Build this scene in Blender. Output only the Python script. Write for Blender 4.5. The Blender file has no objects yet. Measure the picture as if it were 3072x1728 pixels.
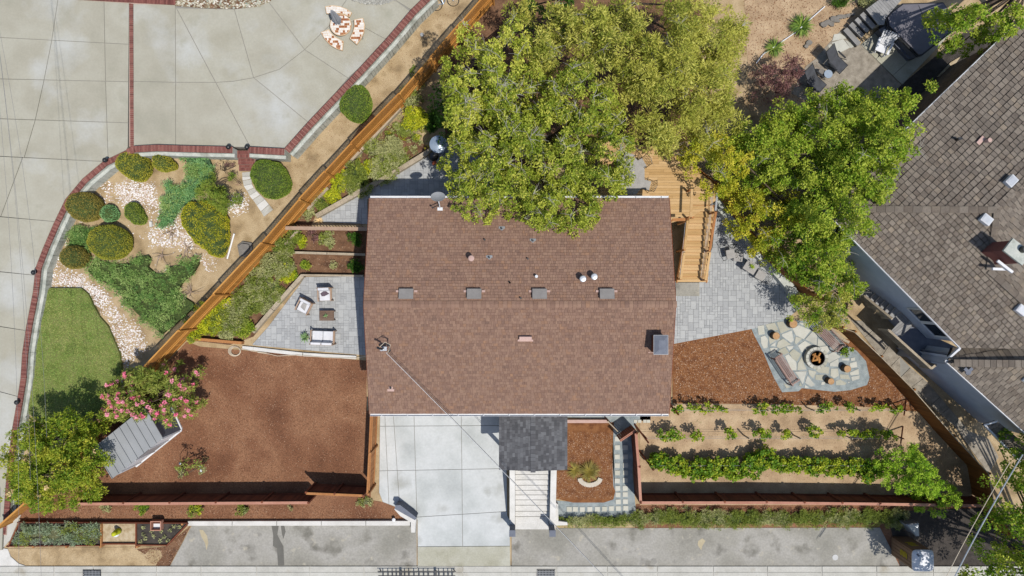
import bpy, math, random
import numpy as np
from mathutils import Vector, Matrix
random.seed(7); rng = np.random.default_rng(7)
R = math.radians
# ------------------------------------------------------------------ camera, sky, sun, exposure
CAMH = 39.5
FPX = 2048.0
scene = bpy.context.scene
cam_d = bpy.data.cameras.new("camera"); cam = bpy.data.objects.new("camera", cam_d)
scene.collection.objects.link(cam); scene.camera = cam
cam_d.sensor_width = 36; cam_d.lens = 24; cam_d.clip_start = 0.5; cam_d.clip_end = 2000
cam.location = (0, 0, CAMH); cam.rotation_euler = (0, 0, 0)
world = bpy.data.worlds.new("World"); scene.world = world; world.use_nodes = True
wn = world.node_tree; wn.nodes.clear()
sky = wn.nodes.new("ShaderNodeTexSky"); sky.sky_type = 'NISHITA'; sky.sun_disc = False
SUNV = Vector((0.31, -0.33, 1.0)).normalized()
sky.sun_elevation = math.asin(SUNV.z); sky.sun_rotation = math.atan2(SUNV.x, SUNV.y)
bg = wn.nodes.new("ShaderNodeBackground"); bg.inputs[1].default_value = 0.125
wo = wn.nodes.new("ShaderNodeOutputWorld")
wn.links.new(sky.outputs[0], bg.inputs[0]); wn.links.new(bg.outputs[0], wo.inputs[0])
sl = bpy.data.lights.new("sun", 'SUN'); sl.energy = 4.3; sl.angle = R(0.5); sl.color = (1.0, 0.95, 0.88)
so = bpy.data.objects.new("sun", sl); scene.collection.objects.link(so)
so.rotation_euler = (-SUNV).to_track_quat('-Z', 'Y').to_euler(); so.location = (20, -20, 60)
vs = scene.view_settings; vs.view_transform = 'Standard'; vs.look = 'None'; vs.gamma = 1; vs.exposure = 0.29
vs.use_curve_mapping = False
# ------------------------------------------------------------------ placing helpers
def at(p, z=0.0):
    k = (CAMH - z) / FPX
    return Vector(((p[0] - 1536) * k, (864 - p[1]) * k, z))
def T(ox, oy): return lambda x, y: (ox + x / 3.22, oy + y / 3.22)
A0, A1, A2, A3 = T(0, 0), T(0, 430), T(0, 860), T(0, 1278)
B0, B1, B2, B3 = T(760, 0), T(760, 430), T(760, 860), T(760, 1278)
C0, C1, C2, C3 = T(1520, 0), T(1520, 430), T(1520, 860), T(1520, 1278)
D0, D1, D2, D3 = T(2272, 0), T(2272, 430), T(2272, 860), T(2272, 1278)
def f(x, y): return (x * 1.1925, y * 1.1925)
def tr(t, *pts): return [t(*p) for p in pts]
def W(pts, z=0.0): return [at(p, z) for p in pts]
def XY(pts, z=0.0): return [tuple(at(p, z)[:2]) for p in pts]
# ------------------------------------------------------------------ materials
def lin(h):
    r = [int(h[i:i + 2], 16) / 255 for i in (0, 2, 4)]
    return tuple((c / 12.92 if c <= .04045 else ((c + .055) / 1.055) ** 2.4) for c in r)
GAIN = 1.66
def mat(name, cols, scale=2.0, piece=0.0, fine=0.18, fscale=30, bump=0.0, bscale=40, rough=0.85, spec=0.25,
        metal=0.0, trans=0.0, stain=None, detail=4, raw=False, stretch=None, coat=0):
    m = bpy.data.materials.new(name); m.use_nodes = True
    n = m.node_tree; n.nodes.clear(); L = n.links.new
    out = n.nodes.new("ShaderNodeOutputMaterial"); b = n.nodes.new("ShaderNodeBsdfPrincipled")
    b.inputs['Roughness'].default_value = rough; b.inputs['Metallic'].default_value = metal
    b.inputs['Specular IOR Level'].default_value = spec
    geo = n.nodes.new("ShaderNodeNewGeometry"); vec = geo.outputs['Position']
    if stretch:
        mp = n.nodes.new("ShaderNodeMapping"); mp.inputs['Rotation'].default_value = (0, 0, stretch[1])
        mp.inputs['Scale'].default_value = stretch[0]; L(vec, mp.inputs[0]); vec = mp.outputs[0]
    nz = n.nodes.new("ShaderNodeTexNoise"); nz.inputs['Scale'].default_value = scale; nz.inputs['Detail'].default_value = detail
    L(vec, nz.inputs['Vector'])
    fac = nz.outputs['Fac']
    mr = n.nodes.new("ShaderNodeMapRange"); mr.inputs[1].default_value = .3; mr.inputs[2].default_value = .7
    L(fac, mr.inputs[0]); fac = mr.outputs[0]
    if piece > 0:
        at_ = n.nodes.new("ShaderNodeAttribute"); at_.attribute_name = 'tone'
        oi = n.nodes.new("ShaderNodeObjectInfo")
        ad = n.nodes.new("ShaderNodeMath"); ad.operation = 'ADD'; L(at_.outputs['Fac'], ad.inputs[0]); L(oi.outputs['Random'], ad.inputs[1])
        fr = n.nodes.new("ShaderNodeMath"); fr.operation = 'FRACT'; L(ad.outputs[0], fr.inputs[0])
        mx = n.nodes.new("ShaderNodeMix"); mx.data_type = 'FLOAT'; mx.inputs[0].default_value = piece
        L(fac, mx.inputs[2]); L(fr.outputs[0], mx.inputs[3]); fac = mx.outputs[0]
    cr = n.nodes.new("ShaderNodeValToRGB"); el = cr.color_ramp.elements
    cc = [lin(c) if isinstance(c, str) else c for c in cols]
    g = 1.0 if raw else GAIN
    cc = [tuple(x / g for x in c) for c in cc]
    while len(el) < len(cc): el.new(0.5)
    for i, c in enumerate(cc):
        el[i].position = i / max(1, len(cc) - 1); el[i].color = (*c, 1)
    L(fac, cr.inputs[0]); col = cr.outputs[0]
    if stain:
        for (sc, lo, hi, sv) in stain:
            s = n.nodes.new("ShaderNodeTexNoise"); s.inputs['Scale'].default_value = sc; s.inputs['Detail'].default_value = 6
            L(geo.outputs['Position'], s.inputs['Vector'])
            sm = n.nodes.new("ShaderNodeMapRange"); sm.inputs[1].default_value = lo; sm.inputs[2].default_value = hi
            L(s.outputs['Fac'], sm.inputs[0])
            mm = n.nodes.new("ShaderNodeMix"); mm.data_type = 'RGBA'; mm.blend_type = 'MIX'
            mm.inputs[7].default_value = (*[x / g for x in lin(sv)], 1); L(sm.outputs[0], mm.inputs[0]); L(col, mm.inputs[6]); col = mm.outputs[2]
    if fine > 0:
        n2 = n.nodes.new("ShaderNodeTexNoise"); n2.inputs['Scale'].default_value = fscale; n2.inputs['Detail'].default_value = 3
        L(vec, n2.inputs['Vector'])
        m2 = n.nodes.new("ShaderNodeMapRange"); m2.inputs[1].default_value = .25; m2.inputs[2].default_value = .75
        m2.inputs[3].default_value = 1 - fine; m2.inputs[4].default_value = 1 + fine; L(n2.outputs['Fac'], m2.inputs[0])
        vm = n.nodes.new("ShaderNodeVectorMath"); vm.operation = 'SCALE'; L(col, vm.inputs[0]); L(m2.outputs[0], vm.inputs['Scale'])
        col = vm.outputs[0]
    L(col, b.inputs['Base Color'])
    if bump > 0:
        n3 = n.nodes.new("ShaderNodeTexNoise"); n3.inputs['Scale'].default_value = bscale; n3.inputs['Detail'].default_value = 5
        L(vec, n3.inputs['Vector'])
        bp = n.nodes.new("ShaderNodeBump"); bp.inputs['Strength'].default_value = bump; bp.inputs['Distance'].default_value = 0.05
        L(n3.outputs['Fac'], bp.inputs['Height']); L(bp.outputs[0], b.inputs['Normal'])
    sh = b.outputs[0]
    if trans > 0:
        tb = n.nodes.new("ShaderNodeBsdfTranslucent"); L(col, tb.inputs[0])
        ms = n.nodes.new("ShaderNodeMixShader"); ms.inputs[0].default_value = trans
        L(b.outputs[0], ms.inputs[1]); L(tb.outputs[0], ms.inputs[2]); sh = ms.outputs[0]
    L(sh, out.inputs[0])
    return m
MT = {}
def dm(k, *a, **kw): MT[k] = mat(k, *a, **kw)
dm('dry_earth', ['8f7a5b', 'b09873', 'c4ad88', 'a38c68'], .9, fine=.25, fscale=22, bump=.5, bscale=18, detail=8)
dm('vineyard_earth', ['a3896b', 'bba07f', 'cdb492'], 1.1, fine=.22, fscale=25, bump=.5, bscale=20, detail=8)
dm('mulch_bark', ['744d36', '8a5f44', '9e7355', '84593f'], .35, fine=.35, fscale=14, bump=1.0, bscale=30, detail=9)
dm('mulch_orange', ['704529', '885834', '9b6a42', '7f4f2e'], 2.5, fine=.4, fscale=35, bump=1.0, bscale=35, detail=9)
dm('mulch_chip', ['633c26', '855639', 'a87a58', 'e3c9ae'], 3, piece=.9, fine=.2)
dm('mulch_chip_dark', ['5b3924', '7a4f37', '96684b', 'c9a98c'], 3, piece=.95, fine=.2)
dm('soil', ['5b402e', '7a5a42', '8e6d52'], 2, fine=.3, fscale=25, bump=.8, bscale=25, detail=8)
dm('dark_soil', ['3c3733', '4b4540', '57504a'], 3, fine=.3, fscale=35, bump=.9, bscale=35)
dm('plaza_concrete', ['a5a291', 'afab9a', 'b7b4a4', 'aca896'], .55, piece=.3, fine=.05, fscale=9, bump=.06, bscale=60, detail=7, stain=[(.33, .52, .8, 'c9cbc8'), (.9, .62, .8, 'a6a492')], rough=.75)
dm('drive_concrete', ['b3b7b5', 'c3c7c5', 'd2d5d4', 'bcc0be'], .5, piece=.2, fine=.06, fscale=9, bump=.06, bscale=60, detail=7, stain=[(.5, .6, .85, 'a6a59b'), (.35, .55, .8, 'dcdedd')])
dm('apron_concrete', ['aeac98', 'b7b5a4', 'c3c2b4'], 1, piece=.2, fine=.1, fscale=12, bump=.08, detail=7, stain=[(.9, .55, .8, '98947d')])
dm('street_concrete', ['918e84', 'a09d93', 'adaaa2', '98958b'], .45, fine=.14, fscale=10, bump=.12, bscale=50, detail=9, stain=[(.9, .56, .72, '7a776e'), (.3, .5, .75, '8b897f'), (1.7, .62, .72, 'b8b2a2')])
dm('kerb_concrete', ['b8b6ad', 'c5c3ba', 'cfcdc5'], 1.5, piece=.3, fine=.1, fscale=14, bump=.08, stain=[(.9, .6, .8, 'a39a86')])
dm('white_concrete', ['cfcdc6', 'dedcd6', 'e8e6e1'], 1.5, piece=.2, fine=.08, fscale=16, bump=.08)
dm('wall_concrete', ['aeb3aa', 'c4c8bf', 'd2d4cc'], 2, fine=.15, fscale=12, bump=.15, detail=7, stain=[(1.3, .55, .75, '8b8d80')])
dm('aggregate', ['8f8678', 'a59c8d', 'b7ae9f'], 3, fine=.45, fscale=60, bump=.6, bscale=70)
dm('joint_dark', ['94918a', '9d9b92'], 5, fine=.1)
dm('joint_sand', ['8f9093', '9b9c9f'], 5, fine=.1)
dm('brick_red', ['6c413b', '824f48', '956056', '76463f'], 3, piece=.8, fine=.15, bump=.15)
dm('mortar', ['b79a8c', 'c5aa9c'], 5, fine=.1)
dm('paver_grey', ['a3a5a6', 'b0b2b2', 'bdbfbe', 'a9abac'], 4, piece=.8, fine=.08, fscale=25, bump=.15, bscale=50)
dm('flagstone', ['a9a896', 'bdbbab', 'd0cfc4', 'b2b2a8'], 2, piece=.8, fine=.1, bump=.3, bscale=14)
dm('gravel_grey', ['8b9698', 'a0aaab', 'b1b9b8'], 3, fine=.35, fscale=45, bump=.7, bscale=60)
dm('gravel_tan', ['b7a07c', 'cdb997', 'dccbad'], 4, fine=.35, fscale=50, bump=.8, bscale=60)
dm('step_paver', ['c3c2b2', 'd2d1c5', 'cac8ba'], 5, piece=.8, fine=.1)
dm('pebble_white', ['c9ab99', 'e2d6cd', 'f4f0ec', 'ffffff'], 4, piece=1, fine=.0)
dm('pebble_mixed', ['7d6a55', 'a49a80', 'c9c2ac', 'e7e0d2', '8c9a8c'], 4, piece=1, fine=.0)
dm('rubble_grey', ['8b8a82', 'a9a8a0', 'c2c1b8'], 4, piece=.8, fine=.2)
dm('roof_brown', ['7a6154', '8f7161', '9a7c69', '856859', 'a27e64'], 2, piece=.8, fine=.14, fscale=30, bump=.15, bscale=80)
dm('roof_under', ['5b4138', '6a4c42'], 3)
dm('roof_porch', ['4c4d50', '59595c', '66676a', '76777a'], 2, piece=.85, fine=.14, fscale=40, bump=.15, bscale=80)
dm('shake_grey', ['655c53', '776e64', '8b8175', '6d6359', '9c8f7e'], 1.5, piece=.8, fine=.22, fscale=25, bump=.3, bscale=30)
dm('shake_under', ['2d2926', '3a3531'], 3)
dm('white_paint', ['e4e6ea', 'eef0f2'], 3, fine=.03, rough=.45)
dm('wall_blue_grey', ['c3cad6', 'd0d6e0'], 2, fine=.05, bump=.05)
dm('wall_beige', ['c9bfae', 'd4cbbb'], 2, fine=.05, bump=.05)
dm('glass_dark', ['1c2226', '2c343a'], 2, fine=0, rough=.08, spec=.6)
dm('redwood', ['98603a', 'b07848', 'bf8856', 'a66c40'], 1.5, piece=.7, fine=.2, fscale=20, bump=.15, stretch=((1, 1, .3), 0))
dm('redwood_dark', ['5f3423', '7b4530', '8c5238'], 1.5, piece=.7, fine=.2, fscale=20, bump=.15)
dm('cap_pink', ['a9735d', 'bb8772', 'c7957f'], 1.5, piece=.5, fine=.12, fscale=20)
dm('orange_fence', ['ad7234', 'c4883f', 'd2994f', 'b97a35'], 1.5, piece=.8, fine=.18, fscale=22, bump=.12)
dm('brown_fence', ['7a4d22', '925f2b', 'a36c33'], 1.5, piece=.7, fine=.2, fscale=20, bump=.12)
dm('deck_board', ['b8935f', 'c9a470', 'd6b382', 'c09b68'], 1.2, piece=.7, fine=.12, fscale=14, bump=.1, stretch=((.3, 2.2, 1), 0))
dm('old_timber', ['9c8d78', 'b5a790', 'c7b9a2'], 2, piece=.4, fine=.25, fscale=20, bump=.3)
dm('grey_wood', ['8b8a88', '9a9997', 'a8a7a5'], 2, piece=.6, fine=.12, fscale=20)
dm('bench_wood', ['8d736a', 'a1877d', 'b39a90'], 3, piece=.5, fine=.15)
dm('log_wood', ['9e6b3a', 'bd8447', 'cf9a5c'], 4, piece=.5, fine=.25, fscale=18, bump=.4)
dm('stump_top', ['b48c62', 'c79f74'], 8, fine=.25, fscale=40)
dm('bark', ['4d4136', '6a5b4c'], 4, fine=.3, bump=.8, bscale=15)
dm('twig', ['8d8a80', 'b5b2a8'], 4, fine=.2)
dm('root_wood', ['a08a78', 'c0ab98'], 4, fine=.2)
dm('metal_black', ['16181b', '24272b'], 4, fine=.05, rough=.4, spec=.5)
dm('metal_grey', ['9a9da0', 'a9acaf'], 4, fine=.05, rough=.4)
dm('metal_shiny', ['c8cdd2', 'dde1e5'], 4, fine=.03, rough=.35, metal=.5)
dm('shed_metal', ['909395', '999c9e', 'a2a5a7'], 1, piece=.3, fine=.05, rough=.5)
dm('skylight_grey', ['8a8682', '96928e'], 4, fine=.06, rough=.5)
dm('flash_pink', ['c3a398', 'd3b5aa'], 5, fine=.1)
dm('cap_grey_stone', ['6f7480', '7d828d'], 4, fine=.1)
dm('cushion_white', ['dcdde2', 'ecedf0'], 4, fine=.04, rough=.9, bump=.1, bscale=12)
dm('cushion_grey', ['a5a29e', 'b5b2ae'], 5, fine=.1, rough=.95)
dm('cushion_plum', ['5d5059', '6a5c66'], 5, fine=.05, rough=.9)
dm('chair_wood', ['a98e78', 'b99e88'], 4, fine=.15)
dm('table_brown', ['6f5a4b', '836c5b'], 4, fine=.15)
dm('sling_black', ['45474c', '55585e'], 4, fine=.1)
dm('plastic_white', ['e9ebef', 'f4f5f7'], 4, fine=.02, rough=.4)
dm('tub_cover', ['6a6870', '77757c'], 3, fine=.1, rough=.6, bump=.05)
dm('toilet_brown', ['8f6d50', '9b795b'], 2, fine=.06, rough=.5)
dm('sticker_yellow', ['b8a01e', 'c9b22c'], 4, fine=.1)
dm('roof_translucent', ['d9dbe2', 'e9ebf0'], 3, fine=.03, rough=.35)
dm('tile_white', ['e9e2d8', 'f6f1e9'], 3, piece=1, fine=.03, rough=.4)
dm('tile_brown', ['9c5f3e', 'b4764f'], 3, piece=1, fine=.03, rough=.4)
dm('tile_edge', ['d8b78f', 'e2c49d'], 3, fine=.05)
dm('umbrella_grey', ['a3a6ac', 'b9bcc2'], 4, fine=.08)
dm('hose_cream', ['d8c9b0', 'e5d8c2'], 4, fine=.05)
dm('wire_grey', ['7f8083', '8f9093'], 4, fine=.05)
dm('boulder', ['77726c', '8f8a82'], 3, fine=.2, bump=.5, bscale=8)
dm('terracotta', ['a2553a', 'b9684a'], 3, fine=.1)
dm('heater_steel', ['9fb0c2', 'b2c1d0'], 3, fine=.04, rough=.35, metal=.3)
dm('turf', ['5f6f33', '76823f', '858a50', '6c7a38'], 1.3, fine=.35, fscale=30, bump=.6, bscale=40, detail=8)
dm('mat_green', ['2f3f1c', '48592a', '5b6a33'], 9, fine=.4, bump=1, bscale=25)
dm('mat_blue', ['35523a', '4c6e4b', '5f805a'], 9, fine=.4, bump=1, bscale=25)
dm('mat_sage', ['4f5138', '686a4a', '7a7a56'], 9, fine=.4, bump=1, bscale=25)
dm('mat_lime', ['5a6420', '757f2c', '8b9034'], 9, fine=.4, bump=1, bscale=25)
dm('tread_concrete', ['cfcdc6', 'dcdad4', 'e6e4df'], 2.5, piece=.3, fine=.12, fscale=16, bump=.1)
# foliage
def fol(k, cols, tr_=.38):
    sb = 1.0 if any(w in k for w in ('flower', 'lavender', 'purple', 'agave', 'grass')) else (.9 if 'juniper' in k or 'sage' in k else .74)
    g_ = 1.0 if any(w in k for w in ('flower', 'grass')) else 1.0
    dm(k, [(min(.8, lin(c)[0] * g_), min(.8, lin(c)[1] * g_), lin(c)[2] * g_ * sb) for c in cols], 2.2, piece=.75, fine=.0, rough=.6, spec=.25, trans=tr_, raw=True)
fol('leaf_oak', ['4f6622', '7b8e32', 'a6ae4a', 'ccca6c', '869638'])
fol('leaf_pine', ['626e2e', '8d9642', 'b2b05a', 'ccc87e'])
fol('leaf_bright', ['3c5e18', '608424', '86a034', 'aeb650', '74922c'])
fol('leaf_maple', ['3f5e1a', '668226', '929e36', 'b4b048', '768a2c'])
fol('leaf_fresh', ['4f7c1c', '749e28', '9aba3c', 'bac856'])
fol('leaf_yellow', ['7f9426', 'a2a832', 'c2b846', 'd0bc54'])
fol('leaf_top_yellow', ['7f8a26', '9ca02c', 'bdb53a', 'd2c04a'])
fol('leaf_dome', ['6e7a2c', '8b8f3a', 'a6a044', 'bcb04a'])
fol('leaf_dome_brown', ['6d693a', '857a46', '9c8c4e', '83803f'])
fol('leaf_dome_green', ['4d6a26', '698433', '859545', '9ba04c'])
fol('leaf_juniper', ['5a8a58', '72a06a', '8bb57d', 'a0c088'])
fol('leaf_juniper_green', ['4f7a44', '6b9150', '85a35c', '9cb270'])
fol('leaf_juniper_light', ['6f8f50', '8aa862', 'a3ba74', 'b3c184'])
fol('leaf_sage', ['858c5e', 'a0a474', 'bbbc8c', 'a3a26e'])
fol('leaf_olive', ['65763a', '83914a', 'a2aa5c'])
fol('leaf_lime', ['7d8f1c', 'a3b028', 'c4c73a', 'd6cf50'])
fol('leaf_vine', ['38601c', '5e8424', '90a232', 'c0c044'])
fol('leaf_oleander', ['5a6e34', '7a8a42', '9ba158', 'b8b678'])
fol('flower_pink', ['d4527c', 'e87898', 'f4a4b4', 'e06080'])
fol('flower_cream', ['d8c08a', 'e2c79a'])
fol('leaf_purple', ['5a3d3f', '7a5656', '96706c', '6f5a40'])
fol('leaf_strap', ['3c5a28', '587836', '7c9448', '9aa45e'])
fol('leaf_rosemary', ['5d6f36', '798a42', '95a052', '848f58'])
fol('leaf_lavender', ['6b8060', '8a9c78', 'a8b49a'])
fol('leaf_grass', ['5f8038', '789646', '90a254', 'a8a866', '6f8c40'], .2)
fol('leaf_brown', ['6a3f1c', '8a5a26', 'a87430'])
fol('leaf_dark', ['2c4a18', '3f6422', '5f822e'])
fol('leaf_agave', ['4f6b45', '7c9a66', '9ab37c'])
# ------------------------------------------------------------------ mesh helpers
COL = scene.collection
def wloc(o):
    v = Vector((0, 0, 0))
    while o is not None: v += o.location; o = o.parent
    return v
def rawmesh(name, V, F, m, tones=None, smooth=False, midx=None):
    me = bpy.data.meshes.new(name); me.from_pydata([tuple(v) for v in V], [], F)
    for x in (m if isinstance(m, (list, tuple)) else [m]): me.materials.append(MT[x])
    if tones is not None:
        a = me.attributes.new('tone', 'FLOAT', 'FACE'); a.data.foreach_set('value', np.array(tones, dtype=np.float32))
    if midx is not None: me.polygons.foreach_set('material_index', midx)
    if smooth: me.polygons.foreach_set('use_smooth', [True] * len(me.polygons))
    return me
def link(name, me, parent=None, loc=(0, 0, 0)):
    o = bpy.data.objects.new(name, me); COL.objects.link(o)
    if parent: o.parent = parent
    o.location = loc
    return o
class MB:
    def __init__(s): s.v = []; s.f = []; s.t = []; s.m = []; s.tone = 0.0; s.mi = 0; s.M = None
    def add(s, vs_, fs):
        b = len(s.v)
        if s.M is not None: vs_ = [s.M @ Vector(v) for v in vs_]
        s.v.extend(tuple(v) for v in vs_)
        for q in fs: s.f.append(tuple(b + i for i in q)); s.t.append(s.tone); s.m.append(s.mi)
        return s
    def box(s, c, sz, rz=0.0, rx=0.0, ry=0.0):
        M = Matrix.Translation(c) @ Matrix.Rotation(rz, 4, 'Z') @ Matrix.Rotation(ry, 4, 'Y') @ Matrix.Rotation(rx, 4, 'X')
        x, y, z = (d / 2 for d in sz)
        p = [M @ Vector(q) for q in ((-x, -y, -z), (x, -y, -z), (x, y, -z), (-x, y, -z), (-x, -y, z), (x, -y, z), (x, y, z), (-x, y, z))]
        return s.add(p, [(3, 2, 1, 0), (4, 5, 6, 7), (0, 1, 5, 4), (1, 2, 6, 5), (2, 3, 7, 6), (3, 0, 4, 7)])
    def bar(s, a, b, w, h):
        a = Vector(a); b = Vector(b); d = b - a; L = d.length
        if L < 1e-5: return s
        q = d.to_track_quat('X', 'Z').to_matrix().to_4x4(); M = Matrix.Translation((a + b) / 2) @ q
        x, y, z = L / 2, w / 2, h / 2
        p = [M @ Vector(k) for k in ((-x, -y, -z), (x, -y, -z), (x, y, -z), (-x, y, -z), (-x, -y, z), (x, -y, z), (x, y, z), (-x, y, z))]
        return s.add(p, [(3, 2, 1, 0), (4, 5, 6, 7), (0, 1, 5, 4), (1, 2, 6, 5), (2, 3, 7, 6), (3, 0, 4, 7)])
    def prism(s, poly, z0, z1, top=None):
        n = len(poly)
        if n < 3: return s
        ar = sum(poly[i][0] * poly[(i + 1) % n][1] - poly[(i + 1) % n][0] * poly[i][1] for i in range(n))
        if ar < 0: poly = poly[::-1]; top = top[::-1] if top else None
        zt = (lambda i: top[i]) if top else (lambda i: z1)
        V = [(p[0], p[1], z0) for p in poly] + [(p[0], p[1], zt(i)) for i, p in enumerate(poly)]
        F = [tuple(range(n))[::-1], tuple(range(n, 2 * n))] + [(i, (i + 1) % n, n + (i + 1) % n, n + i) for i in range(n)]
        return s.add(V, F)
    def cyl(s, c, r0, r1, h, n=12, cap=True):
        V = [(c[0] + r0 * math.cos(2 * math.pi * i / n), c[1] + r0 * math.sin(2 * math.pi * i / n), c[2]) for i in range(n)]
        V += [(c[0] + r1 * math.cos(2 * math.pi * i / n), c[1] + r1 * math.sin(2 * math.pi * i / n), c[2] + h) for i in range(n)]
        F = [(i, (i + 1) % n, n + (i + 1) % n, n + i) for i in range(n)]
        if cap: F += [tuple(range(n))[::-1], tuple(range(n, 2 * n))]
        return s.add(V, F)
    def lathe(s, c, prof, n=16):
        V = []; F = []
        for (r, z) in prof:
            V += [(c[0] + r * math.cos(2 * math.pi * i / n), c[1] + r * math.sin(2 * math.pi * i / n), c[2] + z) for i in range(n)]
        for k in range(len(prof) - 1):
            F += [(k * n + i, k * n + (i + 1) % n, (k + 1) * n + (i + 1) % n, (k + 1) * n + i) for i in range(n)]
        F += [tuple(range(n))[::-1], tuple(range((len(prof) - 1) * n, len(prof) * n))]
        return s.add(V, F)
    def tube(s, pts, r, n=5, r1=None):
        pts = [Vector(p) for p in pts]; V = []; F = []; K = len(pts)
        for k, p in enumerate(pts):
            d = (pts[min(k + 1, K - 1)] - pts[max(k - 1, 0)]).normalized()
            u = d.cross(Vector((0, 0, 1)))
            if u.length < 1e-3: u = Vector((1, 0, 0))
            u.normalize(); w = d.cross(u); rr = r if r1 is None else r + (r1 - r) * k / (K - 1)
            V += [p + (u * math.cos(2 * math.pi * i / n) + w * math.sin(2 * math.pi * i / n)) * rr for i in range(n)]
        for k in range(K - 1):
            F += [(k * n + i, k * n + (i + 1) % n, (k + 1) * n + (i + 1) % n, (k + 1) * n + i) for i in range(n)]
        F += [tuple(range(n)), tuple(range((K - 1) * n, K * n))[::-1]]
        return s.add(V, F)
    def obj(s, name, m, parent=None, smooth=False):
        if not s.v: return None
        o = wloc(parent)
        V = [(v[0] - o.x, v[1] - o.y, v[2] - o.z) for v in s.v]
        ms = m if isinstance(m, (list, tuple)) else [m]
        me = rawmesh(name, V, s.f, ms, s.t, smooth, s.m if len(ms) > 1 else None)
        return link(name, me, parent)
def tag(o, label=None, cat=None, group=None, kind=None):
    if label: o['label'] = label
    if cat: o['category'] = cat
    if group: o['group'] = group
    if kind: o['kind'] = kind
    return o
def thing(name, label, cat, loc=(0, 0, 0), group=None):
    o = bpy.data.objects.new(name, None); COL.objects.link(o); o.location = loc; o.empty_display_size = .2
    return tag(o, label, cat, group)
def struct(name, mb, m, parent=None):
    return tag(mb.obj(name, m, parent), kind='structure')
def stuff(o, label=None, cat=None): 
    return tag(o, label, cat, kind='stuff')
_ub = {}
def ubox(m):
    if m not in _ub:
        b = MB().box((0, 0, 0), (1, 1, 1)); _ub[m] = rawmesh('piece', b.v, b.f, m)
    return _ub[m]
def piece(name, m, parent, M, me=None):
    o = bpy.data.objects.new(name, me or ubox(m)); COL.objects.link(o); o.parent = parent
    o.matrix_local = Matrix.Translation(-wloc(parent)) @ M
    return o
def bpiece(name, m, parent, c, sz, rz=0, rx=0, ry=0):
    M = Matrix.Translation(c) @ Matrix.Rotation(rz, 4, 'Z') @ Matrix.Rotation(ry, 4, 'Y') @ Matrix.Rotation(rx, 4, 'X') @ Matrix.Diagonal((*sz, 1))
    return piece(name, m, parent, M)
def barpiece(name, m, parent, a, b, w, h):
    a = Vector(a); b = Vector(b); d = b - a
    M = Matrix.Translation((a + b) / 2) @ d.to_track_quat('X', 'Z').to_matrix().to_4x4() @ Matrix.Diagonal((d.length, w, h, 1))
    return piece(name, m, parent, M)
def copy_tree(o, parent=None):
    c = o.copy(); COL.objects.link(c)
    if parent: c.parent = parent
    for ch in list(o.children): copy_tree(ch, c)
    return c
# ------------------------------------------------------------------ polygon helpers
def area(p): return sum(p[i][0] * p[(i + 1) % len(p)][1] - p[(i + 1) % len(p)][0] * p[i][1] for i in range(len(p))) / 2
def half(poly, a, b):      # keep what lies left of a->b
    out = []; n = len(poly)
    sd = lambda p: (b[0] - a[0]) * (p[1] - a[1]) - (b[1] - a[1]) * (p[0] - a[0])
    for i in range(n):
        p, q = poly[i], poly[(i + 1) % n]; sp, sq = sd(p), sd(q)
        if sp >= 0: out.append(p)
        if (sp > 0 > sq) or (sp < 0 < sq):
            t = sp / (sp - sq); out.append((p[0] + (q[0] - p[0]) * t, p[1] + (q[1] - p[1]) * t))
    return out
def clip(poly, cv):        # poly clipped by a counter-clockwise convex polygon
    for i in range(len(cv)):
        if len(poly) < 3: return []
        poly = half(poly, cv[i], cv[(i + 1) % len(cv)])
    return poly if len(poly) > 2 and abs(area(poly)) > 1e-4 else []
def inset(poly, d):
    if area(poly) < 0: poly = poly[::-1]
    n = len(poly); out = []
    for i in range(n):
        p0, p1, p2 = Vector(poly[i - 1]), Vector(poly[i]), Vector(poly[(i + 1) % n])
        a = (p1 - p0); b = (p2 - p1)
        if a.length < 1e-6 or b.length < 1e-6: continue
        a.normalize(); b.normalize(); na = Vector((-a.y, a.x)); nb = Vector((-b.y, b.x)); m = na + nb
        if m.length < 1e-3: out.append(tuple(p1)); continue
        m.normalize(); c = max(.35, m.dot(na)); out.append(tuple(p1 + m * (d / c)))
    return out
def inside(poly, X, Y):
    r = np.zeros(len(X), bool); n = len(poly); j = n - 1
    for i in range(n):
        xi, yi = poly[i]; xj, yj = poly[j]
        c = ((yi > Y) != (yj > Y)) & (X < (xj - xi) * (Y - yi) / ((yj - yi) + 1e-12) + xi); r ^= c; j = i
    return r
def scatter(poly, n):
    P = np.array(poly); lo, hi = P.min(0), P.max(0); out = np.zeros((0, 2)); k = 0
    while len(out) < n and k < 40:
        q = rng.uniform(lo, hi, (n * 2, 2)); out = np.vstack([out, q[inside(poly, q[:, 0], q[:, 1])]]); k += 1
    return out[:n]
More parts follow.
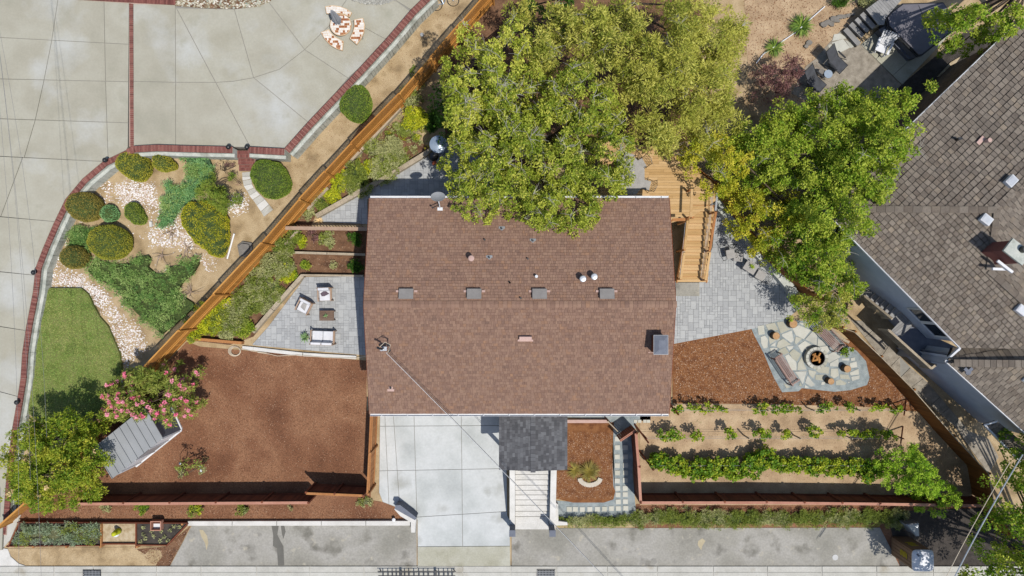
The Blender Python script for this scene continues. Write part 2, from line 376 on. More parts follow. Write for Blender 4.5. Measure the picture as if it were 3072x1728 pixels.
# ------------------------------------------------------------------ soups: leaves, chips, stones
def npmesh(name, V, F, m, tones, smooth=False):
    me = bpy.data.meshes.new(name); nv = len(V); nf, k = F.shape
    me.vertices.add(nv); me.vertices.foreach_set('co', V.astype(np.float32).ravel())
    me.loops.add(nf * k); me.loops.foreach_set('vertex_index', F.astype(np.int32).ravel())
    me.polygons.add(nf); me.polygons.foreach_set('loop_start', (np.arange(nf) * k).astype(np.int32))
    me.update(calc_edges=True)
    a = me.attributes.new('tone', 'FLOAT', 'FACE'); a.data.foreach_set('value', tones.astype(np.float32))
    me.materials.append(MT[m]); return me
def leafquads(P, L, Wd, up=.9, tone=None, dirs=None):
    n = len(P); nr = rng.normal(0, 1, (n, 3)); nr[:, 2] = np.abs(nr[:, 2]) + up; nr /= np.linalg.norm(nr, axis=1)[:, None]
    t = rng.normal(0, 1, (n, 3)) if dirs is None else dirs + rng.normal(0, .25, (n, 3))
    if dirs is None: t -= nr * (t * nr).sum(1)[:, None]
    t /= np.linalg.norm(t, axis=1)[:, None]; b = np.cross(nr, t); b /= (np.linalg.norm(b, axis=1)[:, None] + 1e-9)
    s = rng.uniform(.65, 1.3, (n, 1))
    h = t * L * s / 2; w = b * Wd * s / 2
    V = np.stack([P - h, P - w, P + h, P + w], 1).reshape(-1, 3)
    F = np.arange(4 * n).reshape(n, 4)
    tn = rng.uniform(0, 1, n) if tone is None else tone
    return V, F, tn
def clumpleaves(C, rad, per, L, Wd, up=.9, squash=.6, out=0.5):
    n = len(C); ct = rng.uniform(0, 1, n); rr = np.asarray(rad) * np.ones(n)
    d = rng.normal(0, 1, (n, per, 3)); d /= np.linalg.norm(d, axis=2)[:, :, None]; d *= (rng.uniform(.25, 1, (n, per, 1)) ** .6)
    off = d * rr[:, None, None]; off[:, :, 2] *= squash
    P = (C[:, None, :] + off).reshape(-1, 3)
    tn = np.clip(ct[:, None] * .65 + rng.uniform(0, .35, (n, per)), 0, .999).ravel()
    if out > 0:
        dd = d.reshape(-1, 3) + np.array([0, 0, .25]); dirs = dd / (np.linalg.norm(dd, axis=1)[:, None] + 1e-6)
        sel = rng.uniform(0, 1, len(P)) < out; V, F, tt = leafquads(P, L, Wd, up, tn, np.where(sel[:, None], dirs, rng.normal(0, 1, (len(P), 3))))
    else: V, F, tt = leafquads(P, L, Wd, up, tn)
    return V, F, tt
def soup(name, VFT, m, parent=None):
    o = wloc(parent); V = VFT[0] - np.array([o.x, o.y, o.z])
    return link(name, npmesh(name, V, VFT[1], m, VFT[2]), parent)
def chips(name, poly, n, size, m, z=0.02, label=None, parent=None, rise=.012, aspect=.4):
    q = scatter(poly, n); P = np.column_stack([q, z + rng.uniform(0, rise, len(q))])
    o = soup(name, leafquads(P, size, size * aspect, 2.5), m, parent)
    return stuff(o, label)
def stones(name, pts, smin, smax, m, label=None, parent=None, squash=.55):
    n = len(pts); b = np.array([(1, 0, 0), (.3, .9, .1), (-.8, .5, 0), (-.6, -.7, .05), (.5, -.8, 0), (.1, .05, .8)])
    s = rng.uniform(smin, smax, (n, 1, 1)) * .5; a = rng.uniform(0, 6.28, n); c, sn = np.cos(a), np.sin(a)
    q = b[None] * (1 + rng.uniform(-.25, .25, (n, 6, 3))) * s
    x = q[:, :, 0] * c[:, None] - q[:, :, 1] * sn[:, None]; y = q[:, :, 0] * sn[:, None] + q[:, :, 1] * c[:, None]
    V = np.stack([x, y * .75, q[:, :, 2] * squash / .55], 2) + pts[:, None, :]
    F = np.array([(0, 1, 5), (1, 2, 5), (2, 3, 5), (3, 4, 5), (4, 0, 5)])[None] + (np.arange(n) * 6)[:, None, None]
    t = np.repeat(rng.uniform(0, 1, n), 5)
    return stuff(soup(name, (V.reshape(-1, 3), F.reshape(-1, 3), t), m, parent), label)
# ================================================================== GROUND
g = MB()
N = 24
for i in range(N):
    for j in range(N):
        e = lambda k: math.copysign(abs(k / (N / 2) - 1) ** 2.2 * 320, k - N / 2)
        g.add([(e(i), e(j), 0), (e(i + 1), e(j), 0), (e(i + 1), e(j + 1), 0), (e(i), e(j + 1), 0)], [(0, 1, 2, 3)])
struct('ground', g, 'dry_earth')
_z = [0.004]
def patch(name, pts, m, z=None, th=None, kind='structure', z0=None):
    if z is None: _z[0] += .0045; z = _z[0]
    p = XY(pts, z)
    return struct(name, MB().prism(p, -.06 if z0 is None else z0, z), m)
def slabs(name, outline, cuts, m, zf, gap=.018, base_m='joint_dark', depth=.03, given=None):
    """a paved area cut along its joints into slabs, each slab an object under the paving"""
    cells = [outline]
    for (a, b, test) in cuts:
        new = []
        for c in cells:
            cx = sum(p[0] for p in c) / len(c); cy = sum(p[1] for p in c) / len(c)
            if test and not test(cx, cy): new.append(c); continue
            for q in (half(c, a, b), half(c, b, a)):
                if len(q) > 2 and abs(area(q)) > 60: new.append(q)
        cells = new
    if given: cells = given
    ob = [at(p, zf(*p) - depth) for p in outline]
    bb = MB().prism([(v.x, v.y) for v in ob], -.08, 0, [v.z for v in ob])
    root = struct(name, bb, base_m)
    for c in cells:
        w = inset([tuple(at(p, zf(*p))[:2]) for p in c], gap)
        if len(w) < 3: continue
        # height at each world corner, by inverting the camera-free height field numerically
        tops = []
        for q in w:
            z = zf(*c[0])
            for _ in range(4):
                k = (CAMH - z) / FPX; z = zf(q[0] / k + 1536, 864 - q[1] / k)
            tops.append(z)
        MB().prism(w, min(tops) - .06, 0, tops).obj('slab', m, root)
    return root
def zP(x, y): return .75 - .55 * max(0, min(1, (y - 450) / 1000))
# --- neighbour's raised concrete court (upper left), split by the brick strip
WL = [(384, 440), (380, 450), (311, 483), (248, 536), (196, 598), (161, 671), (129, 745), (107, 803), (99, 877), (79, 980), (67, 1059), (62, 1135), (51, 1205), (37, 1285), (20, 1420), (10, 1560)]
outW = [(-60, -40), (388, -40)] + WL + [(6, 1650), (-60, 1650)]
hl = lambda t, a, b: (t(*a), t(*b))
cutsW = [(*hl(A0, (0, 762), (1247, 790)), None), (*hl(A0, (0, 362), (1245, 428)), None), (*hl(A0, (0, 1147), (1250, 1187)), None),
         (*hl(A1, (0, 125), (1000, 175)), None), (*hl(A1, (0, 708), (530, 755)), None), (*hl(A1, (0, 1240), (350, 1275)), None),
         (*hl(A2, (0, 385), (265, 425)), None), (*hl(A2, (0, 1015), (170, 1060)), None),
         (A0(535, 160), A0(500, 390), lambda x, y: y < 120), (A0(500, 390), A0(425, 775), lambda x, y: 118 < y < 240),
         (A0(425, 775), A0(340, 1160), lambda x, y: 240 < y < 362), (A0(340, 1160), A0(255, 1449), lambda x, y: 360 < y < 475), 
         (A1(270, 0), A1(110, 430), lambda x, y: 475 < y < 655), 
         (A0(1005, 0), A0(1020, 785), lambda x, y: y < 245 and x > 140), (A0(1020, 785), A0(1042, 1449), lambda x, y: 240 < y < 480 and x > 100)]
slabs('concrete_court', outW, cutsW, 'plaza_concrete', zP)
outE = [(400, -40), (1290, -40), (1263, 0), (1233, 29), (1159, 116), (1080, 202), (1002, 284), (924, 366), (853, 446), (745, 442), (697, 441), (560, 441), (400, 440)]
cellE = [[(400, -40), (526, -40), (526, 20), (527, 247), (400, 244)], [(400, 244), (527, 247), (527, 441), (400, 440)], [(526, 20), (529, 24), (647, 247), (527, 247)], [(527, 247), (647, 247), (751, 441), (697, 441), (527, 441)],
         [(529, 24), (703, 28), (761, 233), (700, 244), (647, 247)], [(647, 247), (700, 244), (761, 233), (924, 366), (853, 446), (751, 441)], [(703, 28), (806, 6), (914, 149), (838, 208), (761, 233)], [(761, 233), (838, 208), (914, 149), (1044, 234), (1002, 284), (924, 366)],
         [(806, 6), (830, -40), (1060, -40), (1039, 0), (987, 78), (914, 149)], [(914, 149), (987, 78), (1060, 65), (1150, 114), (1159, 116), (1080, 202), (1044, 234)], [(1060, -40), (1200, -40), (1185, 0), (1233, 35), (1159, 116), (1150, 114), (1060, 65), (987, 78), (1039, 0)], [(1200, -40), (1290, -40), (1263, 0), (1233, 29), (1185, 0)]]
slabs('concrete_terrace', outE, [], 'plaza_concrete', zP, given=cellE)
# brick strip laid flush between the slabs
st = struct('brick_strip', MB().prism(XY([(388, -40), (400, -40), (400, 440), (388, 440)], .7), -.05, .715), 'mortar')
k = 0; y = 10.0
while y < 438:
    x = 393 + .008 * (y - 10); c = at((x, y + 2.8), .75)
    bpiece('brick', 'brick_red', st, (c.x, c.y, .72), (.205, .085, .07)); y += 5.75
# --- brick-capped retaining walls, stepping down segment by segment
def brick_wall(name, label, line, zoff, wd=.36, outward=1, seglen=75):
    P = [Vector(p) for p in line]
    root = thing(name, label, 'wall', at(line[len(line) // 2], 0))
    body = MB(); mort = MB(); led = MB()
    pts = [P[0]]
    for a, b in zip(P[:-1], P[1:]):
        L = (b - a).length; n = max(1, round(L / 12))
        for i in range(1, n + 1): pts.append(a + (b - a) * i / n)
    acc = 0; cnt = 0
    for a, b in zip(pts[:-1], pts[1:]):
        L = (b - a).length; s = int(acc // seglen); acc += L
        base = zP(*a) if s == 0 else None
        mid = pts[min(len(pts) - 1, int((s + .5) * seglen / max(1e-6, L)))] if True else a
        z = zP(mid.x, mid.y) + zoff
        A, B = at(a, z), at(b, z); d = (B - A); d.z = 0; l = d.length; d.normalize(); nrm = Vector((-d.y, d.x, 0)) * outward
        c = (A + B) / 2 + nrm * wd / 2; rz = math.atan2(d.y, d.x)
        body.box((c.x + nrm.x * .02, c.y + nrm.y * .02, (z - .1) / 2 - .05), (l + .02, wd - .05, z), rz)
        led.box((c.x + nrm.x * (wd / 2 + .08), c.y + nrm.y * (wd / 2 + .08), (z - .28) / 2 - .05), (l + .04, .2, z - .18 + .001 * (cnt % 7)), rz)  # added ledge: covers the dim wall face, its flat top catches the sun
        mort.box((c.x, c.y, z - .05), (l + .01, wd - .02, .08), rz)
        nb = max(1, round(l / .094))
        for i in range(nb):
            q = A + d * (l * (i + .5) / nb) + nrm * wd / 2
            bpiece('brick', 'brick_red', root, (q.x, q.y, z - .035), (l / nb * .86, wd, .08), rz + random.uniform(-.01, .01)); cnt += 1
    body.obj('concrete_base', 'wall_concrete', root); led.obj('added_sunlit_ledge', 'wall_concrete', root); mort.obj('mortar_bed', 'mortar', root)
    return root, cnt
wr = []
wr.append(brick_wall('brick_capped_wall', 'brick-capped concrete wall running diagonally beside the mosaic table terrace', [(1290, -26), (1233, 29), (1159, 116), (1080, 202), (1002, 284), (924, 366), (853, 446), (745, 440)], .42, outward=1))
wr.append(brick_wall('brick_capped_wall', 'straight brick-capped wall at the top of the shrub garden, left of the brick steps', [(697, 440), (560, 437), (470, 434), (400, 438), (378, 448)], .42, outward=1))
wr.append(brick_wall('brick_capped_wall', 'curved stepped brick-capped wall round the left side of the shrub garden and lawn', WL[1:], .26, wd=.3, outward=1))
# brick band and pebble bed at the top edge
tb = struct('brick_band', MB().prism(XY([(200, -40), (528, -40), (526, 15), (400, 12), (388, 10), (225, -1)], .75), 0, .76), 'mortar')
for i in range(62):
    x = 232 + i * 4.8; yy = -1 + (x - 232) * .055; c = at((x, yy - 4 + 2), .8)
    bpiece('brick', 'brick_red', tb, (c.x, c.y + .12, .78), (.075, .3, .07), R(-3))
pb = [(526, -30), (526, 17), (620, 24), (720, 25), (775, 18), (812, 2), (830, -30)]
patch('pebble_bed', pb, 'soil', .78)
q = scatter(XY(pb, .8), 900); stones('river_pebbles', np.column_stack([q, np.full(len(q), .79)]), .07, .2, 'pebble_mixed', 'mixed river stones filling the bed at the top edge')
mp_ = tr(B0, (950, -60), (960, 5), (1050, 30), (1150, 42), (1250, 38), (1340, 12), (1390, -15), (1400, -60))
patch('stone_bed', mp_, 'rubble_grey', .78)
q = scatter(XY(mp_, .8), 300); stones('rubble_stones', np.column_stack([q, np.full(len(q), .79)]), .1, .2, 'rubble_grey', 'grey rubble stones in the curved bed at the top')
# --- street side strip
patch('roadway', [(-400, 1696), (3500, 1696), (3500, 2600), (-400, 2600)], 'street_concrete')
sd = patch('parking_strip', tr(A3, (1855, 958), (1640, 1360)) + [(1250, 1698), (1250, 1575)], 'street_concrete', .03)
patch('street_apron', [(1535, 1585), (2640, 1583), (2700, 1700), (1535, 1700)], 'street_concrete', .034)
kb = struct('kerb', MB().prism(XY([(-60, 1699), (3200, 1699), (3200, 1740), (-60, 1740)], .07), -.05, .06), 'kerb_concrete')
xs = [-60, 162, 280, 470, 603, 770, 930, 1092, 1253, 1388, 1533, 1670, 1822, 1972, 2140, 2302, 2466, 2630, 2800, 2960, 3200]
for a, b in zip(xs[:-1], xs[1:]):
    MB().prism(XY([(a + 1.2, 1699.5), (b - 1.2, 1699.5), (b - 1.2, 1716.5), (a + 1.2, 1716.5)], .1), -.02, .1).obj('kerb_stone', 'kerb_concrete', kb)
    MB().prism(XY([(a + 1.2, 1717.5), (b - 1.2, 1717.5), (b - 1.5, 1738), (a + 1.5, 1738)], .085), -.02, .085).obj('gutter_slab', 'kerb_concrete', kb)
patch('verge_earth', tr(A3, (60, 1185), (1600, 1165), (1840, 960), (1850, 960), (1640, 1350), (260, 1355), (150, 1290), (90, 1220)), 'dry_earth', .02)
patch('verge_soil', tr(A3, (1600, 1165), (1845, 960), (1640, 1350), (1500, 1350), (1570, 1260), (1550, 1200), (1450, 1190), (1400, 1240), (1320, 1190)), 'soil', .028)
patch('pavement_corner', tr(A3, (-60, 1050), (25, 1180), (75, 1190), (100, 1260), (180, 1330), (280, 1362), (-60, 1365)), 'white_concrete', .05)
patch('footpath', [(6, 1560), (10, 1545), (40, 1530), (62, 1545), (30, 1620), (8, 1645), (-60, 1650), (-60, 1560)], 'kerb_concrete', .06)
bs = struct('brick_edging', MB().prism(XY(tr(A3, (55, 640), (90, 640), (60, 1055), (15, 1050), (30, 800)), .1), 0, .1), 'mortar')
for i in range(26):
    c = at(A3(72 - i * 1.5 + 0, 650 + i * 15.6), .1); bpiece('brick', 'brick_red', bs, (c.x, c.y, .1), (.24, .075, .06), R(-4))
# --- driveway
D = [(1140, 1232), (1520, 1232), (1520, 1411), (1522, 1545), (1529, 1560), (1531, 1699), (1253, 1699), (1252, 1560), (1249, 1549), (1180, 1518), (1148, 1506), (1137, 1477), (1139, 1300)]
lo = lambda x, y: y < 1560
dcuts = [(B3(1590, 1165), B3(2485, 1160), None), (B3(1555, 0), B3(1580, 880), lo), (B3(2010, 0), B3(2025, 1449), None),
         (B2(1225, 1348), B2(2200, 1342), lo), (B3(1225, 433), B3(2370, 412), lo), (B3(1580, 880), B3(2450, 825), lambda x, y: 1411 < y < 1640),
         (B2(1270, 1236), B3(1310, 760), lambda x, y: x < 1245 and y < 1540), (B2(1352, 1236), B3(1420, 860), lambda x, y: x < 1245 and x > 1160 and y < 1540)]  # last two cuts draw thin darker lines down the left slabs
slabs('driveway', D, dcuts, 'drive_concrete', lambda x, y: .06 if y < 1640 else .055, gap=.014)
patch('driveway_apron', [(1254, 1641), (1530, 1639), (1531, 1699), (1254, 1699)], 'apron_concrete', .066)
# --- beds and soil
patch('mulch_yard', [(560, 1025), (600, 1040), (1100, 1082), (1100, 1232), (1120, 1232), (1112, 1500), (1148, 1506), (1180, 1518), (1249, 1549), (1252, 1562), (60, 1562), (60, 1520), (300, 1270), (470, 1120)], 'mulch_bark', .016)
patch('mulch_bed', [(2016, 1028), (2256, 985), (2560, 1020), (2640, 1050), (2715, 1150), (2762, 1236), (2640, 1222), (2300, 1214), (2018, 1216)], 'mulch_orange', .018)
patch('vineyard_soil', [(1920, 1210), (2300, 1212), (2640, 1222), (2760, 1238), (2900, 1400), (2975, 1515), (1920, 1515)], 'vineyard_earth', .022)
patch('fire_pit_gravel', tr(D2, (-10, 350), (260, 300), (420, 330), (560, 330), (640, 340), (850, 560), (960, 620), (1050, 720), (1085, 880), (1060, 950), (900, 1000), (740, 1015), (520, 990), (430, 980), (400, 1010), (240, 1020), (160, 880), (60, 640), (-30, 470), (-60, 400)), 'gravel_grey', .03)
patch('entry_mulch', tr(C2, (583, 1310), (1035, 1310), (1030, 1449)) + tr(C3, (1030, 60), (1020, 280), (1030, 580), (1050, 630), (1030, 710), (940, 740), (640, 740), (470, 700), (470, 430), (583, 430)), 'mulch_orange', .027)
patch('path_gravel', tr(C2, (1030, 1449), (990, 1290), (560, 1260), (560, 1235), (1390, 1235), (1390, 1290), (1250, 1300)) + tr(C3, (1250, 0), (1230, 60), (1215, 450), (1235, 660), (1250, 860), (1100, 900), (480, 900), (480, 720), (640, 735), (940, 735), (1025, 705), (1045, 630), (1020, 560), (1015, 280), (1025, 60)), 'gravel_grey', .022)
patch('hedge_soil', [(1908, 1512), (2980, 1518), (3060, 1640), (2780, 1700), (2640, 1700), (2640, 1585), (1905, 1585)], 'mulch_bark', .012)
patch('garden_soil', tr(B1, (1120, -300), (1720, 50), (1050, 480), (600, 700), (560, 800), (1105, 850), (1085, 1270), (470, 1275)) + [(760, 1010), (690, 1035), (560, 1020), (640, 900), (800, 720), (1000, 500)], 'soil', .01)
patch('court_earth', [(2230, -60), (2700, -60), (2600, 40), (2400, 330), (2250, 330)], 'vineyard_earth', .013)
# --- pavers, laid in a random ashlar pattern, clipped at the edges
def pavers(name, outline, z, unit=.155, rot=0.0, m='paver_grey', limit=300, sizes=((2, 2), (2, 1), (1, 2), (2, 3), (3, 2), (1, 1))):
    w = XY(outline, z); root = struct(name, MB().prism(w, -.05, z - .02), 'joint_sand')
    c, s = math.cos(rot), math.sin(rot)
    loc = [(x * c + y * s, -x * s + y * c) for x, y in w]
    x0 = min(p[0] for p in loc); x1 = max(p[0] for p in loc); y0 = min(p[1] for p in loc); y1 = max(p[1] for p in loc)
    nx = int((x1 - x0) / unit) + 2; ny = int((y1 - y0) / unit) + 2; used = np.zeros((nx + 4, ny + 4), bool); items = []
    for j in range(ny):
        for i in range(nx):
            if used[i, j]: continue
            for (a, b) in random.sample(sizes, len(sizes)) + [(1, 1)]:
                if not used[i:i + a, j:j + b].any(): break
            used[i:i + a, j:j + b] = True; gp = .006
            r = [(x0 + i * unit + gp, y0 + j * unit + gp), (x0 + (i + a) * unit - gp, y0 + j * unit + gp), (x0 + (i + a) * unit - gp, y0 + (j + b) * unit - gp), (x0 + i * unit + gp, y0 + (j + b) * unit - gp)]
            q = clip(loc, r)
            if q and abs(area(q)) > .002: items.append((abs(area(q)), q, abs(abs(area(q)) - abs(area(r))) < 1e-5))
    items.sort(key=lambda t: -t[0]); rest = MB()
    for n_, (a, q, full) in enumerate(items):
        zz = z + random.uniform(-.003, .003)
        wq = [(x * c - y * s, x * s + y * c) for x, y in q]
        if n_ < limit:
            if full:
                cx = sum(p[0] for p in wq) / 4; cy = sum(p[1] for p in wq) / 4
                bpiece('paver', m, root, (cx, cy, zz - .02), (max(p[0] for p in q) - min(p[0] for p in q), max(p[1] for p in q) - min(p[1] for p in q), .04), rot)
            else: MB().prism(wq, zz - .04, zz).obj('paver', m, root)
        else: rest.tone = random.random(); rest.prism(wq, zz - .04, zz)
    if rest.v: stuff(rest.obj('small_pavers', m, root))
    return root
pavers('left_patio', tr(B2, (-10, 560), (150, 380), (420, 20)) + tr(B1, (500, 1290), (1075, 1285)) + [(1097, 880), (1100, 1066), (1000, 1058), (763, 1036)], .05)
pavers('back_patio', tr(B1, (605, 712), (1720, 62), (1850, -40), (2300, -60), (2330, 540), (1100, 540), (1105, 780), (680, 760)), .05, rot=0)
pavers('right_patio', tr(C1, (1600, 1340), (1860, 1345), (1990, 1000), (2020, 640), (2100, 700), (2330, 950), (2576, 1280)) + [(2400, 925), (2368, 950), (2265, 985), (2020, 1032), (2016, 848)], .05, limit=300)
lp = at((2063, 868), .1); MB().box((lp.x, lp.y, .06), (1.36, .78, .08)).obj('landing_slab', 'street_concrete').__setitem__('kind', 'structure')
# path of square stepping pavers
sp = [(1070, 125), (1070, 208), (1068, 298), (1068, 382), (1070, 453), (1068, 530), (1073, 602), (1075, 665), (1078, 732), (1078, 797), (1145, 602), (1145, 662), (1147, 730), (1150, 794), (1145, 125), (1147, 208), (1147, 298), (1147, 380), (1147, 453), (1145, 525),
      (1012, 797), (945, 802), (876, 803), (803, 804), (731, 806), (663, 804), (605, 804)]
spr = struct('stepping_path', MB().prism(XY(tr(C3, (560, 780), (1170, 780), (1170, 830), (560, 830)), .02), .0, .024), 'gravel_grey')
for (x, y) in sp:
    c = at(C3(x, y), .045); bpiece('paver', 'step_paver', spr, (c.x, c.y, .03), (.285, .27, .05), R(random.uniform(-3, 3)))
for x in (1245, 1285, 1335, 1370):
    c = at(C2(x, 1300), .045); bpiece('paver', 'step_paver', spr, (c.x, c.y, .03), (.19, .17, .05), 0)
# flagstones round the fire pit
FS = [[(75, 365), (170, 345), (205, 420), (110, 430)], [(0, 380), (65, 370), (75, 460), (10, 470)], [(185, 345), (250, 335), (290, 395), (330, 410), (225, 455)], [(30, 485), (75, 470), (105, 510), (100, 590), (60, 600), (35, 550)],
      [(335, 400), (400, 370), (520, 420), (450, 510), (370, 470)], [(235, 460), (335, 420), (355, 520), (325, 545), (240, 480)], [(370, 480), (440, 500), (375, 560), (360, 540)], [(200, 530), (250, 500), (330, 560), (215, 600), (185, 580)],
      [(125, 570), (180, 530), (175, 580)], [(120, 590), (200, 590), (190, 610), (130, 650)], [(210, 610), (270, 580), (310, 640), (260, 660), (200, 640)], [(275, 575), (355, 570), (340, 600), (310, 620)], [(460, 510), (540, 420), (580, 440), (575, 570), (500, 530)],
      [(585, 500), (650, 530), (660, 570), (580, 580)], [(390, 570), (460, 520), (560, 585), (470, 610), (430, 640)], [(305, 640), (350, 600), (425, 650), (385, 725), (340, 700)], [(265, 670), (300, 650), (380, 730), (380, 810), (330, 810)], [(390, 740), (440, 660), (450, 740), (480, 800), (385, 810)],
      [(600, 580), (680, 570), (700, 620), (670, 650), (620, 610)], [(670, 660), (740, 625), (810, 680), (690, 740), (660, 700)], [(700, 740), (785, 692), (790, 775), (700, 770)], [(660, 770), (700, 780), (690, 845), (590, 830), (560, 805)], [(490, 800), (575, 820), (540, 890), (500, 850)],
      [(360, 820), (480, 815), (440, 950), (400, 880)], [(485, 855), (560, 950), (520, 970), (460, 930)], [(560, 850), (690, 850), (640, 910), (560, 900)], [(460, 945), (505, 975), (455, 980)], [(710, 790), (780, 790), (790, 860), (740, 890), (705, 860)], [(795, 845), (880, 850), (905, 900), (800, 890)],
      [(755, 910), (800, 895), (865, 930), (850, 950), (760, 955)], [(620, 920), (660, 915), (650, 950), (615, 950)], [(890, 830), (980, 790), (985, 850), (900, 860)], [(905, 870), (990, 855), (990, 890), (915, 915)], [(890, 740), (960, 720), (970, 780), (900, 790)], [(900, 690), (945, 680), (945, 715), (905, 720)],
      [(810, 690), (890, 690), (890, 715), (820, 715)], [(250, 930), (330, 970), (280, 985)], [(570, 430), (640, 490), (590, 490)], [(710, 570), (790, 600), (800, 640), (740, 615)], [(120, 440), (205, 430), (220, 520), (180, 520), (120, 560), (110, 500)], [(800, 780), (880, 800), (885, 840), (850, 840)], [(415, 920), (440, 965), (400, 960)], [(870, 915), (905, 920), (880, 935)], [(400, 345), (470, 350), (520, 405), (420, 365)], [(270, 330), (320, 320), (400, 350), (330, 400), (295, 390)]]
fl = struct('flagstone_patio', MB().prism(XY(tr(D2, (10, 360), (420, 330), (980, 700), (985, 880), (700, 960), (300, 960)), .03), 0, .034), 'gravel_grey')
for p in FS:
    q = inset(XY(tr(D2, *p), .06), .012)
    if len(q) > 2: MB().prism(q, .0, .055 + random.uniform(-.006, .006)).obj('flagstone', 'flagstone', fl)
# curved stepping slabs in the shrub garden
cv = [(2335, 280, 2425, 272), (2340, 320, 2425, 318), (2342, 360, 2428, 345), (2352, 410, 2435, 392), (2385, 460, 2455, 430), (2408, 505, 2480, 460), (2440, 545, 2515, 497), (2478, 598, 2560, 540), (2520, 660, 2600, 590), (2548, 710, 2640, 640)]
cs = struct('curved_path', MB().prism(XY(tr(A1, (2338, 285), (2422, 278), (2430, 390), (2520, 500), (2630, 640), (2550, 705), (2440, 540), (2350, 400)), .01), 0, .012), 'gravel_tan')
for i in range(len(cv) - 1):
    a, b = cv[i], cv[i + 1]
    MB().prism(inset(XY(tr(A1, (a[0], a[1]), (a[2], a[3]), (b[2], b[3]), (b[0], b[1])), .06), .012), 0, .05 + .03 * (i % 2)).obj('path_slab', 'white_concrete' if i % 2 else 'kerb_concrete', cs)
# brick steps between the two walls
bsr = thing('brick_steps', 'short flight of red brick steps between the walls down to the garden path', 'steps', at(A1(2370, 170), 0))
for k_, (y0, y1, z) in enumerate(((70, 140, .6), (140, 205, .4), (205, 265, .2))):
    for r_ in range(2):
        for i in range(11):
            ya = y0 + (y1 - y0) * r_ / 2; x0 = 2292 + k_ * 8; c = at(A1(x0 + 7 + i * 14.5, ya + (y1 - y0) / 4), z)
            bpiece('brick', 'brick_red', bsr, (c.x, c.y, z - .04), (.078, (y1 - y0) / 2 / 3.22 / FPX * CAMH * .93, .08))
    MB().prism(XY(tr(A1, (2292 + k_ * 8, y0), (2460 + k_ * 4, y0), (2460 + k_ * 4, y1), (2292 + k_ * 8, y1)), z - .03), 0, z - .02).obj('step_base', 'mortar', bsr)
# neighbour's side path of aggregate slabs (right)
nw = [D2(900, 320), D2(1010, 330), D2(1260, 560), D2(1480, 780), D2(1640, 920), D2(1760, 1060), D2(2040, 1390), D3(2240, 130), D3(2330, 300), D3(2230, 460), D3(1900, 0), D2(1500, 1000), D2(1190, 680)]
j = [(D2(1250, 600), D2(1190, 690)), (D2(1375, 680), D2(1285, 775)), (D2(1470, 790), D2(1380, 880)), (D2(1520, 940), D2(1400, 900)), (D2(1580, 905), D2(1480, 980)), (D2(1770, 1060), D2(1660, 1160)), (D2(1930, 1300), D2(1850, 1400)), (D3(2000, 60), D3(1940, 140)), (D2(1060, 470), D2(1000, 520)), (D2(1840, 1180), D2(1740, 1260))]
slabs('side_path', nw, [(a, b, None) for a, b in j], 'aggregate', lambda x, y: .04, gap=.012)
# neighbour's terrace by the hot tub
ta = tr(D0, (560, 570), (680, 430), (800, 300), (1000, 430), (1390, 820), (1260, 960), (1150, 1100), (620, 1060), (330, 900), (470, 640))
patch('aggregate_terrace', ta, 'aggregate', .03)
tc = tr(D0, (1000, 430), (1180, 280), (1300, 120), (1950, 240), (1850, 345), (1400, 820))
slabs('tub_slab', tc, [(D0(1460, 590), D0(1320, 720), None), (D0(1100, 620), D0(1400, 300), None)], 'apron_concrete', lambda x, y: .07, gap=.015)
for i, p in enumerate([[(715, 410), (830, 375), (900, 460), (780, 520)], [(680, 440), (715, 420), (770, 520), (700, 500)], [(840, 380), (960, 440), (900, 470)], [(740, 330), (800, 320), (880, 370), (720, 400)]]):
    MB().prism(inset(XY(tr(D0, *p), .05), .015), 0, .052).obj('flagstone' if i == 0 else 'flagstone', 'flagstone', bpy.data.objects['aggregate_terrace'])
rb = thing('rubble_edging', 'row of rough grey stones edging the earth bed beside the grey deck steps', 'stone edging', at(D0(750, 200), 0))
for (x, y, s_) in [(640, 240, 40), (665, 225, 32), (700, 215, 45), (745, 190, 45), (720, 240, 25), (800, 165, 35), (840, 160, 30), (880, 150, 28), (920, 140, 22), (500, 415, 35), (470, 450, 25), (780, 205, 22)]:
    c = at(D0(x, y), .06); b_ = MB(); n_ = 7
    b_.prism([(c.x + s_ / 180 * random.uniform(.8, 1.2) * math.cos(a), c.y + s_ / 180 * random.uniform(.6, .9) * math.sin(a)) for a in [2 * math.pi * t / n_ for t in range(n_)]], 0, .1 + random.uniform(0, .05)).obj('stone', 'boulder', rb)
# lawn
lawn = tr(A2, (370, 12), (780, 12), (850, 70), (900, 180), (960, 290), (1040, 380), (1090, 500), (1150, 640), (1175, 800), (1150, 920), (1060, 1100), (900, 1280), (420, 1330), (200, 1180), (190, 1060), (230, 800), (265, 560), (320, 250))
def dome_patch(name, poly, z, h, m, label=None, inset_d=.25):
    a = XY(poly, z); b = inset(a, inset_d); o = MB(); o.prism(a, 0, z)
    if len(b) == len(a):
        n = len(a); o.add([(p[0], p[1], z) for p in (a if area(a) > 0 else a[::-1])] + [(p[0], p[1], z + h) for p in b], [(i, (i + 1) % n, n + (i + 1) % n, n + i) for i in range(n)] + [tuple(range(n, 2 * n))])
    return struct(name, o, m)
dome_patch('lawn', lawn, .2, .05, 'turf')
q = scatter(inset(XY(lawn, .23), .06), 30000)
P = np.column_stack([q, np.full(len(q), .27)])
nzv = (np.sin(q[:, 0] * 1.9) * np.cos(q[:, 1] * 1.3) + np.sin(q[:, 0] * .7 + q[:, 1] * 1.1)) * .12 + .45
stuff(soup('grass', leafquads(P, .075, .02, .35, np.clip(nzv + rng.normal(0, .22, len(q)), 0, .99)), 'leaf_grass'), 'mown green lawn with faint tan patches inside the curved brick wall', 'grass')
